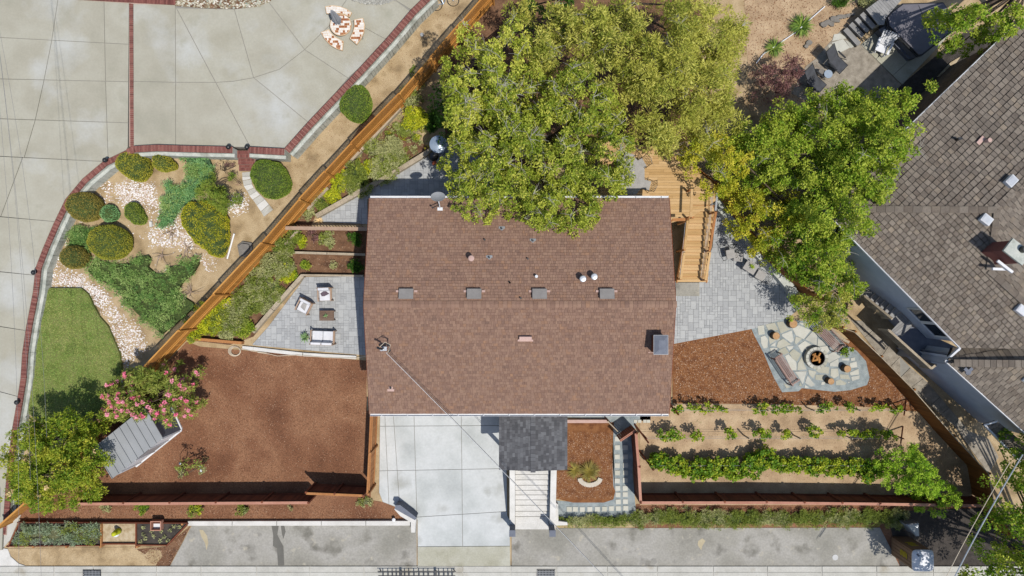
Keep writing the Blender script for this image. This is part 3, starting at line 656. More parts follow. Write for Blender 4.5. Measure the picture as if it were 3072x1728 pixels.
# white pebbles in drifts
drift = [(tr(A1, (1100, 420), (1230, 370), (1480, 400), (1520, 640), (1400, 560), (1180, 590), (1150, 500)), 1500), (tr(A1, (950, 350), (1080, 330), (1100, 560), (990, 560)), 160), (tr(A1, (880, 380), (1000, 340), (1020, 700), (700, 760), (660, 700)), 110),
         (tr(A1, (1470, 830), (1600, 790), (1860, 900), (1880, 1010), (1500, 1000), (1440, 920)), 900), (tr(A1, (1380, 560), (1530, 540), (1530, 800), (1380, 720)), 110), (tr(A1, (1620, 780), (1750, 650), (1850, 900), (1700, 900)), 240), 
         (tr(A1, (540, 860), (640, 1010), (760, 1230), (560, 1290), (420, 1340), (500, 1050)), 330), (tr(A1, (400, 1340), (600, 1270), (780, 1260), (960, 1449), (780, 1400), (420, 1360)), 900),
         (tr(A2, (800, 0), (930, 0), (1080, 120), (960, 200), (880, 100)), 550), (tr(A2, (950, 180), (1130, 200), (1200, 330), (1060, 340)), 330), (tr(A2, (1050, 360), (1330, 370), (1410, 600), (1330, 640), (1210, 800), (1170, 700), (1140, 560)), 1250),
         (tr(A1, (1920, 1060), (2080, 1150), (2040, 1250), (1960, 1180)), 150), (tr(A1, (2230, 660), (2200, 570), (2300, 490), (2370, 520), (2390, 600), (2350, 660), (2280, 680)), 520), (tr(A1, (1240, 640), (1480, 700), (1480, 1000), (1200, 900)), 50),
         (tr(A1, (700, 1000), (1180, 1140), (1500, 1180), (1700, 1240), (1200, 1200)), 60)]
pts = []
for poly, n_ in drift:
    q = scatter(XY(poly, .03), int(n_ * .62)); c = q.mean(0)
    q = q + rng.normal(0, .13, q.shape); pts.append(np.column_stack([q, np.full(len(q), .015)]))
stones('white_pebbles', np.vstack(pts), .045, .12, 'pebble_white', 'drifts of white pebbles scattered over the tan garden soil')
# chips on the mulch
chips('bark_chips', XY([(575, 1045), (1095, 1085), (1110, 1490), (300, 1440), (470, 1150)], 0), 9000, .07, 'mulch_chip_dark', .02, 'loose dark red-brown bark mulch over the left yard')
chips('bark_chips', XY([(230, 1518), (1120, 1515), (1230, 1560), (80, 1560)], 0), 3500, .07, 'mulch_chip_dark', .02, 'bark mulch in the narrow strip in front of the left fence')
chips('bark_chips', XY([(2020, 1035), (2250, 992), (2345, 1176), (2430, 1182), (2600, 1165), (2622, 1075), (2640, 1060), (2740, 1225), (2300, 1210), (2024, 1208)], 0), 9000, .075, 'mulch_chip', .022, 'orange bark chips beside the flagstone fire pit patio')
chips('bark_chips', XY(tr(C3, (590, 60), (1020, 60), (1025, 700), (480, 700), (480, 440), (590, 430)), 0), 5000, .06, 'mulch_chip', .03, 'orange bark chips in the bed beside the entry stairs')
chips('bark_chips', XY([(1910, 1520), (2640, 1520), (2640, 1545), (1910, 1545)], 0), 2500, .07, 'mulch_chip', .02, 'bark chips between the front fence and the low hedge')
chips('leaf_litter', XY([(2230, 0), (2600, 0), (2420, 300), (2230, 330)], 0), 2500, .08, 'mulch_chip', .02, 'dry leaves fallen on the earth left of the grey deck')
chips('leaf_litter', XY([(900, 640), (1090, 640), (1090, 820), (860, 820)], 0), 700, .07, 'mulch_chip', .02, 'dry leaves on the two soil beds beside the house')
chips('leaf_litter', XY(tr(A3, (1600, 1165), (1845, 960), (1640, 1350), (1480, 1340), (1330, 1190)), 0), 600, .06, 'mulch_chip', .035, 'dry leaves beside the triangle of the planter box')
chips('leaf_litter', XY([(1930, 1220), (2740, 1240), (2900, 1400), (2960, 1500), (1930, 1500)], 0), 900, .06, 'mulch_chip', .03, 'dry leaves on the tan soil between the vines')
chips('leaf_litter', XY([(900, 400), (1250, 60), (1400, 20), (1100, 400), (800, 650)], 0), 900, .06, 'mulch_chip', .01, 'dry leaves on the tan earth strip behind the lattice fence')
# ================================================================== ROOFS
def frame3(O, u, v):
    u = u.normalized(); n = u.cross(v).normalized(); v = n.cross(u).normalized()
    return Matrix(((u.x, v.x, n.x, O.x), (u.y, v.y, n.y, O.y), (u.z, v.z, n.z, O.z), (0, 0, 0, 1)))
def shingle(parent, poly3, u, expo, wmin, wmax, m, limit, name='shingle', th=.018, gap=.008, open_=-.005):
    """courses of shingles on the plane of poly3; u = direction of the eave; rows climb along +v"""
    O = poly3[0]; n = Vector((0, 0, 0))
    for i in range(1, len(poly3) - 1): n += (poly3[i] - O).cross(poly3[i + 1] - O)
    n.normalize(); n = n if n.z > 0 else -n
    u = (u - n * u.dot(n)).normalized(); v = n.cross(u).normalized()
    if v.z < 0: u = -u; v = -v
    M = Matrix(((u.x, v.x, n.x, O.x), (u.y, v.y, n.y, O.y), (u.z, v.z, n.z, O.z), (0, 0, 0, 1)))
    Mi = M.inverted(); loc = [tuple((Mi @ p)[:2]) for p in poly3]
    if area(loc) < 0: loc = loc[::-1]
    x0 = min(p[0] for p in loc); x1 = max(p[0] for p in loc); y0 = min(p[1] for p in loc); y1 = max(p[1] for p in loc)
    items = []; y = y0
    while y < y1:
        x = x0 - random.uniform(0, wmax)
        while x < x1:
            w = random.uniform(wmin, wmax); jy = random.uniform(-.004, .004) - (random.random() < .3) * expo * .06
            q = clip(loc, [(x + gap / 2, y + jy), (x + w - gap / 2, y + jy), (x + w - gap / 2, y + expo - open_), (x + gap / 2, y + expo - open_)])
            if q: items.append((abs(area(q)), q, y))
            x += w
        y += expo
    items.sort(key=lambda t: -t[0]); rest = MB(); rest.M = M
    for k, (a, q, yy) in enumerate(items):
        t = th * random.uniform(.8, 1.3)
        top = [t if p[1] < yy + expo * .5 else t * .25 for p in q]
        if area(q) < 0: q = q[::-1]; top = top[::-1]
        if k < limit:
            b = MB(); b.M = M; b.prism(q, -.004, 0, top); b.obj(name, m, parent)
        else: rest.tone = random.random(); rest.prism(q, -.004, 0, top)
    if rest.v: stuff(rest.obj(name + '_courses', m, parent))
# ------------------------------------------------------------------ main house
ZE, ZR = 5.2, 6.55
eN = at((1108, 595), ZE).y; eS = at((1110, 1241), ZE).y
rl, rr_ = at((1091, 913), ZR).x, at((2027, 913), ZR).x
rb_ = at((1500, 913), ZR).y
house = thing('house', 'large house with brown shingled gable roof, round vents and white gutters', 'house', (0, (eN + eS) / 2, 0))
body = MB(); xl, xr = rl + .45, rr_ - .4; yn, ys = eN - .5, eS + .5
body.add([(xl, ys, 0), (xr, ys, 0), (xr, yn, 0), (xl, yn, 0), (xl, ys, ZE - .05), (xr, ys, ZE - .05), (xr, yn, ZE - .05), (xl, yn, ZE - .05), (xl, rb_, ZR - .12), (xr, rb_, ZR - .12)],
         [(0, 1, 5, 4), (2, 3, 7, 6), (1, 2, 6, 9, 5), (3, 0, 4, 8, 7)])
body.obj('wall', 'wall_beige', house)
und = MB(); und.add([(rl, eS, ZE), (rr_, eS, ZE), (rr_, rb_, ZR), (rl, rb_, ZR), (rr_, eN, ZE), (rl, eN, ZE)], [(0, 1, 2, 3), (3, 2, 4, 5)])
und.add([(rl, eS, ZE - .16), (rr_, eS, ZE - .16), (rr_, rb_, ZR - .16), (rl, rb_, ZR - .16), (rr_, eN, ZE - .16), (rl, eN, ZE - .16)], [(3, 2, 1, 0), (5, 4, 2, 3)])
roof = und.obj('roof', 'roof_under', house)
for x in (rl - .012, rr_ + .012):
    MB().bar((x, eS, ZE - .07), (x, rb_, ZR - .07), .03, .17).bar((x, rb_, ZR - .07), (x, eN, ZE - .07), .03, .17).obj('bargeboard', 'redwood_dark', house)
shingle(roof, [Vector((rl, eS, ZE)), Vector((rr_, eS, ZE)), Vector((rr_, rb_, ZR)), Vector((rl, rb_, ZR))], Vector((1, 0, 0)), .143, .09, .22, 'roof_brown', 150, th=.03, gap=.008, open_=.014)
shingle(roof, [Vector((rr_, eN, ZE)), Vector((rl, eN, ZE)), Vector((rl, rb_, ZR)), Vector((rr_, rb_, ZR))], Vector((-1, 0, 0)), .143, .09, .22, 'roof_brown', 150, th=.03, gap=.008, open_=.014)
k = rl
while k < rr_ - .05:
    w = .21; sl_ = math.atan2(ZR - ZE, rb_ - eS)
    b = MB(); b.tone = random.random()
    b.box((k + w / 2, rb_ - .08, ZR + .016), (w - .01, .17, .016), rx=sl_); b.box((k + w / 2, rb_ + .075, ZR + .018), (w - .01, .16, .016), rx=-sl_)
    b.obj('ridge_cap', 'roof_brown', roof); k += w
def gutter(y, sgn):
    o = MB(); x0, x1 = rl + .02, rr_ - .02
    o.box(((x0 + x1) / 2, y + sgn * .115, ZE - .03), (x1 - x0, .012, .1)); o.box(((x0 + x1) / 2, y + sgn * .06, ZE - .08), (x1 - x0, .12, .012)); o.box(((x0 + x1) / 2, y + sgn * .008, ZE - .045), (x1 - x0, .01, .07))
    gt = o.obj('gutter', 'white_paint', house)
    x = x0 + .6
    while x < x1: MB().box((x, y + sgn * .06, ZE + .015), (.03, .12, .012)).obj('gutter_strap', 'white_paint', gt); x += 1.28
gutter(eN, 1); gutter(eS, -1)
for (x, sy) in [(-4.2, 1), (-1, 1), (2.6, 1), (-1.2, -1), (3.0, -1), (5.9, -1)]:
    y = yn + .03 if sy > 0 else ys - .03
    w_ = MB().box((x, y, 3.9), (1.5, .08, 1.1)).obj('window', 'white_paint', house); MB().box((x, y + sy * .045, 3.9), (1.3, .02, .92)).obj('pane', 'glass_dark', w_)
gd = MB().box((-4.1, ys - .03, 1.15), (4.6, .08, 2.2)).obj('garage_door', 'white_paint', house)
for i in range(4): MB().box((-4.1, ys - .08, .4 + i * .53), (4.5, .02, .48)).obj('panel', 'white_paint', gd)
def roofz(x, y): return ZE + (ZR - ZE) * ((y - eS) / (rb_ - eS) if y < rb_ else (eN - y) / (eN - rb_))
def onroof(p, h=0.0):
    z = ZE + .5
    for _ in range(6): w = at(p, z + h); z = roofz(w.x, w.y)
    return Vector((w.x, w.y, z))
sk = math.atan2(ZR - ZE, eN - rb_)
for p in [f(1022, 739), f(1193, 739), f(1357.5, 739), f(1527, 739)]:
    c = onroof(p, .15); 
    v_ = MB().box((c.x, c.y, c.z + .1), (.66, .47, .2), rx=-sk).obj('roof_vent', 'skylight_grey', house)
    MB().box((c.x, c.y, c.z + .215), (.7, .5, .03), rx=-sk).obj('vent_cover', 'skylight_grey', v_)
    for s in (-1, 1): MB().box((c.x + s * .44, c.y + .12, c.z + .02), (.16, .1, .04), rx=-sk).obj('flashing_tab', 'flash_pink', v_)
def flue(p, r, h, m='metal_shiny', capr=1.35):
    c = onroof(p, h); o = MB().cyl((c.x, c.y, c.z - .1), r, r, h + .05, 12).obj('flue', m, house)
    if capr: MB().lathe((c.x, c.y, c.z + h - .06), [(r * capr, 0), (r * capr, .08), (r * capr * .8, .11), (r * .3, .12)], 16).obj('flue_cap', m, o)
    return o
flue(B1(2105, 1110), .11, .5, 'flash_pink'); flue(C1(737, 1308), .12, .45); flue(C1(847, 1288), .12, .45)
flue(C1(288, 1285), .075, .3, 'metal_shiny', 0)
for p in [B1(2235, 930), B1(2478, 1345), C1(205, 1115), C1(30, 1345), C2(137, 112)]: flue(p, .045, .22, 'metal_black', 0)
for p in [B1(2400, 825), B1(2280, 1105), C1(257, 800), C1(253, 943)]:
    c = onroof(p, .05); ar = MB(); ar.box((c.x, c.y + .06, c.z + .03), (.3, .12, .012), rx=-sk); ar.cyl((c.x, c.y, c.z), .1, .07, .07, 12)
    o = ar.obj('vent_flashing', 'metal_grey', house); MB().cyl((c.x, c.y, c.z), .045, .045, .2, 10).obj('vent_pipe', 'metal_black', o)
c = onroof(B2(1327, 985), .05); sk2 = math.atan2(ZR - ZE, rb_ - eS)
o = MB().box((c.x, c.y - .08, c.z + .03), (.34, .12, .02), rx=sk2).box((c.x, c.y + .03, c.z + .035), (.2, .14, .02), rx=sk2).obj('vent_flashing', 'flash_pink', house)
MB().cyl((c.x, c.y + .04, c.z), .05, .05, .15, 10).obj('vent_pipe', 'metal_black', o)
c = onroof(C2(182, 495), .15)
o = MB().box((c.x, c.y, c.z + .12), (.6, .18, .22), rx=sk2).obj('box_vent', 'flash_pink', house); MB().box((c.x, c.y - .13, c.z + .025), (.76, .1, .03), rx=sk2).obj('flashing_strip', 'flash_pink', o)
# chimney
c = onroof(C2(1490, 562), .85)
ch = MB().box((c.x, c.y, c.z + .2), (.56, .8, 1.2)).obj('chimney', 'redwood_dark', house)
MB().box((c.x, c.y, c.z + .83), (.7, .94, .06)).obj('chimney_rim', 'metal_grey', ch)
MB().add([(c.x - .33, c.y - .45, c.z + .865), (c.x + .33, c.y - .45, c.z + .865), (c.x + .33, c.y + .45, c.z + .865), (c.x - .33, c.y + .45, c.z + .865), (c.x - .12, c.y - .22, c.z + .98), (c.x + .12, c.y - .22, c.z + .98), (c.x + .12, c.y + .22, c.z + .98), (c.x - .12, c.y + .22, c.z + .98)],
         [(0, 1, 5, 4), (1, 2, 6, 5), (2, 3, 7, 6), (3, 0, 4, 7), (4, 5, 6, 7)]).obj('chimney_cap', 'cap_grey_stone', ch)
MB().box((c.x - .05, c.y - .47, c.z - .12), (.72, .08, .04), rx=sk2).obj('flashing_strip', 'flash_pink', ch)
# satellite dish on the north eave
c = onroof(B1(1803, 610), .1)
dish = thing('satellite_dish', 'grey oval satellite dish on a short arm at the top edge of the brown roof', 'satellite dish', c)
MB().box((c.x, c.y - .12, c.z + .05), (.26, .16, .04)).obj('foot_plate', 'white_paint', dish)
MB().tube([(c.x, c.y - .1, c.z + .05), (c.x, c.y + .1, c.z + .5), (c.x, c.y + .3, c.z + .95)], .028, 8).obj('mast', 'white_paint', dish)
MB().tube([(c.x, c.y + .05, c.z + .45), (c.x - .3, c.y - .1, c.z + .5)], .022, 6).box((c.x - .33, c.y - .1, c.z + .5), (.08, .06, .1)).obj('feed_arm', 'metal_black', dish)
d_ = MB(); d_.M = Matrix.Translation((c.x, c.y + .36, c.z + 1.0)) @ Matrix.Rotation(R(-28), 4, 'X')
d_.lathe((0, 0, 0), [(.02, -.06), (.2, -.035), (.36, .02), (.36, .03), (.2, -.02), (.02, -.045)], 24); o = d_.obj('reflector', 'metal_grey', dish); 
for v in o.data.vertices: v.co.y = (v.co.y - .36) * .8 + .36
# service mast, its cables and the drop wire
m0 = onroof(B2(1262, 595), .5)
mast = thing('service_mast', 'black electrical service mast with looped cables low on the left of the brown roof', 'service mast', m0)
MB().tube([(m0.x, m0.y, m0.z - .1), (m0.x, m0.y, m0.z + 1.0)], .035, 8).obj('pole', 'metal_black', mast)
MB().tube([(m0.x, m0.y, m0.z + .95), (m0.x - .1, m0.y + .04, m0.z + 1.12), (m0.x - .22, m0.y + .1, m0.z + 1.1)], .05, 8).obj('weatherhead', 'metal_black', mast)
MB().box((m0.x + .02, m0.y - .02, m0.z + .5), (.24, .2, .1)).cyl((m0.x - .1, m0.y - .05, m0.z + .5), .08, .08, .12).obj('bracket', 'metal_shiny', mast)
for i in range(4):
    a = [(m0.x - .15, m0.y + .06, m0.z + 1.1), (m0.x + .05 + i * .03, m0.y + .25 + i * .03, m0.z + 1.0), (m0.x + .28 + i * .03, m0.y + .2, m0.z + .85), (m0.x + .36 - i * .03, m0.y - .1, m0.z + .7), (m0.x + .18, m0.y - .22, m0.z + .6)]
    MB().tube(a, .014, 5).obj('cable_loop', 'metal_black' if i < 3 else 'hose_cream', mast)
def cable(label, a, b, sag, r=.016, m='wire_grey', n=16, cat='cable', group=None):
    a = Vector(a); b = Vector(b); P = [a.lerp(b, i / n) - Vector((0, 0, sag * 4 * (i / n) * (1 - i / n))) for i in range(n + 1)]
    o = MB().tube(P, r, 5).obj('overhead_cable', m); return tag(o, label, cat, group)
e = at((1798, 1736), 5.6); tt = Vector((m0.x + .12, m0.y - .2, m0.z + .62)); d = (e - tt)
cable('pale service cable running from the roof mast over the porch to the street', tt, tt + d * 2.2, 1.2, .012, 'metal_shiny')
cable('black service cable running beside the pale one from the roof mast to the street', tt + Vector((.06, .03, 0)), tt + d * 2.2 + Vector((.06, .03, 0)), .95, .011, 'metal_black')
for i, (pa, pb) in enumerate([((-8, 300), (44, 900)), ((8, 430), (70, 1150)), ((0, 640), (28, 1310)), ((30, 400), (88, 880))]):
    a, b = at(pa, 8.5), at(pb, 8.5); d = b - a
    cable(['leftmost thin overhead cable above the concrete court at the left edge', 'second thin overhead cable from the left edge above the court', 'third thin overhead cable above the court, near the brick edging', 'fourth thin overhead cable above the court, nearest the shrub garden'][i], a - d * .8, b + d * .9, .6, .006)
a, b = D3(2535, 330), D3(1940, 1449); A_, B_ = at(a, 6.2), at(b, 6.6)
cable('thick white overhead cable crossing the shady lower right corner', A_ - (B_ - A_) * .05, B_ + (B_ - A_) * .5, .2, .03, 'metal_shiny')
a, b = D3(2440, 350), D3(1860, 1449); A_, B_ = at(a, 6.0), at(b, 6.4)
cable('thin cream overhead cable just left of the thick white one in the lower right corner', A_, B_ + (B_ - A_) * .5, .2, .016, 'hose_cream')
# ------------------------------------------------------------------ porch
pz, pr = 3.65, 3.98
pl, prr = at((1497, 1410), pz).x, at((1702, 1410), pz).x; py0 = at((1600, 1409), pz).y; px_r = at((1599, 1412), pr).x
porch = thing('porch', 'grey shingled entry porch roof standing over the front stairs', 'porch', ((pl + prr) / 2, py0 + 1, 0))
yb = ys - .02
u_ = MB(); u_.add([(pl, py0, pz), (px_r, py0, pr), (px_r, yb, pr), (pl, yb, pz), (prr, py0, pz), (prr, yb, pz)], [(0, 1, 2, 3), (1, 4, 5, 2)])
u_.add([(pl, py0, pz - .2), (px_r, py0, pr - .2), (px_r, yb, pr - .2), (pl, yb, pz - .2), (prr, py0, pz - .2), (prr, yb, pz - .2)], [(3, 2, 1, 0), (2, 5, 4, 1)])
u_.add([(pl, py0, pz), (px_r, py0, pr), (prr, py0, pz), (pl, py0, pz - .2), (px_r, py0, pr - .2), (prr, py0, pz - .2)], [(0, 3, 4, 1), (1, 4, 5, 2)])
u_.add([(pl, py0, pz), (pl, yb, pz), (pl, py0, pz - .2), (pl, yb, pz - .2)], [(0, 1, 3, 2)]); u_.add([(prr, py0, pz), (prr, yb, pz), (prr, py0, pz - .2), (prr, yb, pz - .2)], [(1, 0, 2, 3)])
prf = u_.obj('roof', 'roof_porch', porch)
shingle(prf, [Vector((pl, py0, pz)), Vector((px_r, py0, pr)), Vector((px_r, yb, pr)), Vector((pl, yb, pz))], Vector((0, 1, 0)), .143, .12, .3, 'roof_porch', 150)
shingle(prf, [Vector((prr, yb, pz)), Vector((px_r, yb, pr)), Vector((px_r, py0, pr)), Vector((prr, py0, pz))], Vector((0, 1, 0)), .143, .12, .3, 'roof_porch', 150)
y = py0 - .06
while y < yb: bpiece('ridge_cap', 'roof_porch', prf, (px_r, y + .1, pr + .015), (.26, .19, .03)); y += .2
for x in (pl + .25, prr - .25): MB().box((x, py0 + .25, pz / 2 - .1), (.16, .16, pz - .2)).obj('post', 'white_paint', porch)
MB().box(((pl + prr) / 2, (py0 + yb) / 2 + .4, .62), (prr - pl - .7, (yb - py0) * .7, 1.2)).obj('porch_floor', 'white_concrete', porch)
# stairs
stairs = thing('entry_stairs', 'white concrete entry stairs rising from the street to the porch', 'stairs', at((1597, 1500), 0))
ty = [1588, 1549, 1533, 1515, 1499, 1484, 1470, 1455, 1439, 1423, 1405]
for i in range(10):
    z = .12 * (i + 1); a = XY([(1546, ty[i]), (1648, ty[i])], z); b = XY([(1546, ty[i + 1]), (1648, ty[i + 1])], z)
    MB().prism([a[0], a[1], (a[1][0], b[1][1] - .028), (a[0][0], b[0][1] - .028)], 0, z).obj('tread', 'tread_concrete', stairs)
for (x0, x1) in ((1529, 1545), (1649, 1666)):
    pp = [(x0, 1590), (x1, 1590), (x1, 1406), (x0, 1406)]; zz = [.55, .55, 1.75, 1.75]
    P = [at(p, z) for p, z in zip(pp, zz)]; P[3].x = P[0].x; P[2].x = P[1].x
    MB().prism([(v.x, v.y) for v in P], 0, 0, zz).obj('cheek_wall', 'white_concrete', stairs)
for (n_, x0, x1) in (('left', 1529, 1545), ('right', 1649, 1666)):
    c = at(((x0 + x1) / 2, 1600), 1.6); pi = thing('gate_pillar', f'grey square pillar at the {n_} foot of the entry stairs', 'pillar', (c.x, c.y, 0), 'pillars flanking the entry stairs')
    MB().box((c.x, c.y, .78), (.3, .3, 1.56)).obj('shaft', 'cap_grey_stone', pi); MB().box((c.x, c.y, 1.6), (.35, .36, .07)).obj('cap', 'cap_grey_stone', pi)
ww = thing('low_wall', 'small white concrete wing wall right of the entry stairs', 'wall', at((1672, 1560), 0))
MB().prism(XY(tr(C3, (440, 910), (470, 740), (498, 760), (500, 920), (585, 930), (590, 958), (470, 962)), .5), 0, .5).obj('wall_body', 'white_concrete', ww)
# ------------------------------------------------------------------ neighbour house (right)
NZ = 5.4; SL = .30
ea, eb = at((3042, 78), NZ), at((2470, 627), NZ); ec = at((2881, 1043), NZ)
def planefn(a, b, side):
    d = (b - a).normalized(); n = Vector((-d.y, d.x, 0)) * side
    def fn(p):
        z = NZ
        for _ in range(12): w = at(p, z); z = NZ + max(-.2, (w - a).dot(n)) * SL
        return at(p, z)
    return fn
p1 = planefn(eb, ea, -1); p2 = planefn(ec, eb, -1)
nh = thing('neighbour_house', 'neighbour house at the right with weathered grey tile roof and blue-grey walls', 'house', at((2900, 700), 0))
V1 = lambda P: [Vector(p) for p in P]
hip = p2((2989, 630))
R1_ = [ea.copy(), eb.copy(), hip, p1((3180, 470)), p1((3180, 200)), p1((3110, 60))]
R2_ = [eb.copy(), ec.copy(), p2((3110, 1046)), p2((3110, 930)), p2((2965, 812)), hip.copy()]
def rfl(poly, nm):
    b = MB(); P = [(v.x, v.y, v.z - .02) for v in poly]; Q = [(v.x, v.y, v.z - .2) for v in poly]; n = len(P)
    b.add(P + Q, [tuple(range(n)), tuple(range(n, 2 * n))[::-1]] + [(i, (i + 1) % n, n + (i + 1) % n, n + i) for i in range(n)])
    return b.obj('roof', 'shake_under', nh)
def best(poly):      # flatten a polygon to its first three vertices' plane
    a, b, c = poly[0], poly[1], poly[2]; n = (b - a).cross(c - a).normalized()
    return [Vector((p.x, p.y, a.z - ((p.x - a.x) * n.x + (p.y - a.y) * n.y) / n.z)) for p in poly]
for poly, dr, ex in ((R1_, ea - eb, .3), (R2_, ec - eb, .24)):
    poly = best(poly); r_ = rfl(poly, 'roof')
    shingle(r_, poly, dr, ex, .2, .32, 'shake_grey', 150, 'roof_tile', .06, .022, .032 if ex > .28 else .018)
# remaining planes on the right: cross wing beyond the valleys
X3 = [hip.copy(), p2((2965, 812)), p2((3110, 935)), Vector((at((3180, 700), 6.6).x, at((3180, 700), 6.6).y, 6.6)), p1((3110, 508))]
X3 = [X3[0] + Vector((0, 0, .01))] + X3[1:]
q3 = best([X3[0], X3[1], X3[4], X3[3], X3[2]]); q3 = [q3[0], q3[1], q3[4], q3[3], q3[2]]
r_ = rfl(q3, 'roof'); shingle(r_, q3, Vector((1, 1.1, 0)), .24, .2, .32, 'shake_grey', 60, 'roof_tile', .045, .02)
for (a, b) in ((eb, hip), (hip, p2((2965, 812))), (p2((2965, 812)), p2((3090, 925)))):
    L_ = (b - a).length; n_ = max(2, int(L_ / .4))
    for i in range(n_):
        c0 = a.lerp(b, i / n_); c1 = a.lerp(b, (i + .93) / n_); barpiece('hip_cap', 'shake_grey', nh, c0 + Vector((0, 0, .05)), c1 + Vector((0, 0, .08)), .32, .04)
# lower wing, its ridge row and eave
wz = 4.9
wa, wb_, wc, wd_ = at((2837, 1083), wz), at((3120, 1338), wz), at((3120, 1100), wz + 1.15), at((2884, 1082), wz + .25)
q4 = best([wa, wb_, wc, wd_]); r_ = rfl(q4, 'roof'); shingle(r_, q4, wb_ - wa, .24, .2, .32, 'shake_grey', 100, 'roof_tile', .045, .02)
q5 = [at((2876, 1046), wz + .25), at((2845, 1080), wz + .25), at((3120, 1080), wz + 1.0), at((3120, 1046), wz + .55)]; q5 = best([q5[1], q5[2], q5[3], q5[0]])
r_ = rfl(q5, 'roof'); shingle(r_, q5, Vector((1, .12, 0)), .6, .2, .32, 'shake_grey', 40, 'roof_tile', .045, .02)
a, b = at((2862, 1089), wz + .45), at((3120, 1092), wz + 1.25); n_ = 14
for i in range(n_): barpiece('ridge_tile', 'shake_grey', nh, a.lerp(b, i / n_), a.lerp(b, (i + .93) / n_), .36, .05)
q6 = best([at((2952, 1275), 3.6), at((3062, 1390), 3.6), at((3090, 1375), 3.75), at((2984, 1262), 3.75)]); 
q6 = best([at(D2(2190, 1335), 3.6), at(D3(2545, 355), 3.6), at(D3(2680, 250), 4.1), at(D2(2290, 1290), 3.75)]); r_ = rfl(q6, 'roof'); shingle(r_, q6, q6[1] - q6[0], .24, .2, .32, 'shake_grey', 40, 'roof_tile', .045, .02)
MB().bar(q6[0] + Vector((0, 0, .02)), q6[1] + Vector((0, 0, .02)), .07, .12).obj('gutter', 'white_paint', nh)
MB().bar(q6[0] + Vector((0, 0, .02)), q6[3] + Vector((0, 0, .02)), .07, .12).obj('gutter', 'white_paint', nh)
for (a, b) in ((ea, eb), (eb, ec), (wa, wb_), (ec, wa)):
    MB().bar(a + Vector((0, 0, -.03)), b + Vector((0, 0, -.03)), .1, .13).obj('gutter', 'white_paint', nh)
# walls set back under the eaves
def wall_under(a, b, inn, zt, m='wall_blue_grey'):
    d = (b - a).normalized(); n = Vector((-d.y, d.x, 0)) * inn
    A, B = a + n * .35, b + n * .35
    return MB().add([(A.x, A.y, 0), (B.x, B.y, 0), (B.x, B.y, zt), (A.x, A.y, zt)] + [((A + n * .15).x, (A + n * .15).y, 0), ((B + n * .15).x, (B + n * .15).y, 0), ((B + n * .15).x, (B + n * .15).y, zt), ((A + n * .15).x, (A + n * .15).y, zt)],
                    [(0, 1, 2, 3), (7, 6, 5, 4), (3, 2, 6, 7)]).obj('wall', m, nh)
wall_under(ea, eb, 1, NZ - .1, 'bark'); wall_under(eb, ec, 1, NZ - .1); wall_under(wa, wb_, 1, wz - .1); wall_under(ec, wa, 1, wz)  # first wall: dark bark colour stands in for its shadow
d = (ec - eb).normalized(); nn = Vector((-d.y, d.x, 0))
for s_, e_ in ((.76, .86), (.87, .97)):
    A = eb.lerp(ec, s_) + nn * .33; B = eb.lerp(ec, e_) + nn * .33
    fr = MB(); 
    for zz in (3.3, 4.9): fr.bar((A.x, A.y, zz), (B.x, B.y, zz), .08, .1)
    for q in (A, B): fr.bar((q.x, q.y, 3.3), (q.x, q.y, 4.9), .08, .1)
    w_ = fr.obj('window', 'white_paint', nh); c = (A + B) / 2 + nn * .01; MB().box((c.x, c.y, 4.1), ((B - A).length, .03, 1.55), math.atan2(d.y, d.x)).obj('pane', 'glass_dark', w_)
def onp(fn, p, h=0): return fn(p) + Vector((0, 0, h))
for (t_, fn, ang) in ((D1(2430, 370), p1, 45), (D1(2190, 740), p2, -38), (D2(2530, 225), p2, -38), (D2(2600, 900), None, -38)):
    c = fn(t_) if fn else at(t_, 5.6)
    v_ = MB().box((c.x, c.y, c.z + .12), (.5, .4, .22), R(ang)).obj('skylight', 'white_paint', nh); MB().box((c.x, c.y, c.z + .245), (.42, .32, .03), R(ang)).obj('pane', 'metal_shiny', v_)
c = p1(D0(2150, 1360)); v_ = MB().box((c.x, c.y, c.z + .07), (.45, .2, .03), R(48)).obj('vent_base', 'flash_pink', nh); MB().cyl((c.x + .25, c.y - .04, c.z), .1, .1, .35, 12).obj('flue', 'flash_pink', v_)
c = p1(D0(1920, 1350)); MB().cyl((c.x, c.y, c.z), .07, .07, .3, 10).box((c.x, c.y, c.z + .3), (.2, .1, .06)).obj('vent_pipe', 'metal_black', nh)
c = at(D2(2045, 815), 5.3); MB().box((c.x, c.y, c.z), (.42, .16, .08), R(45)).box((c.x - .1, c.y, c.z + .02), (.16, .4, .06), R(45)).obj('vent_base', 'cap_grey_stone', nh)
# brick chimney of the neighbour house
c = at(D1(2480, 1050), 7.9); nc = MB().box((c.x, c.y, 7.2), (.95, .6, 1.7), R(-38)).obj('chimney', 'brick_red', nh)
MB().box((c.x, c.y, 8.08), (1.1, .72, .12), R(-38)).obj('chimney_cap', 'wall_concrete', nc)
MB().cyl((c.x + .2, c.y + .1, 8.1), .16, .16, .3, 12).obj('flue', 'metal_black', nc)
c = at(D1(2390, 1190), 7.2); MB().box((c.x, c.y, c.z), (.9, .12, .1), R(-38)).obj('flashing_strip', 'white_paint', nh)
c = at(D1(2340, 1215), 7.0); MB().box((c.x, c.y, c.z), (.7, .12, .1), R(-2)).obj('flashing_strip', 'white_paint', nh)
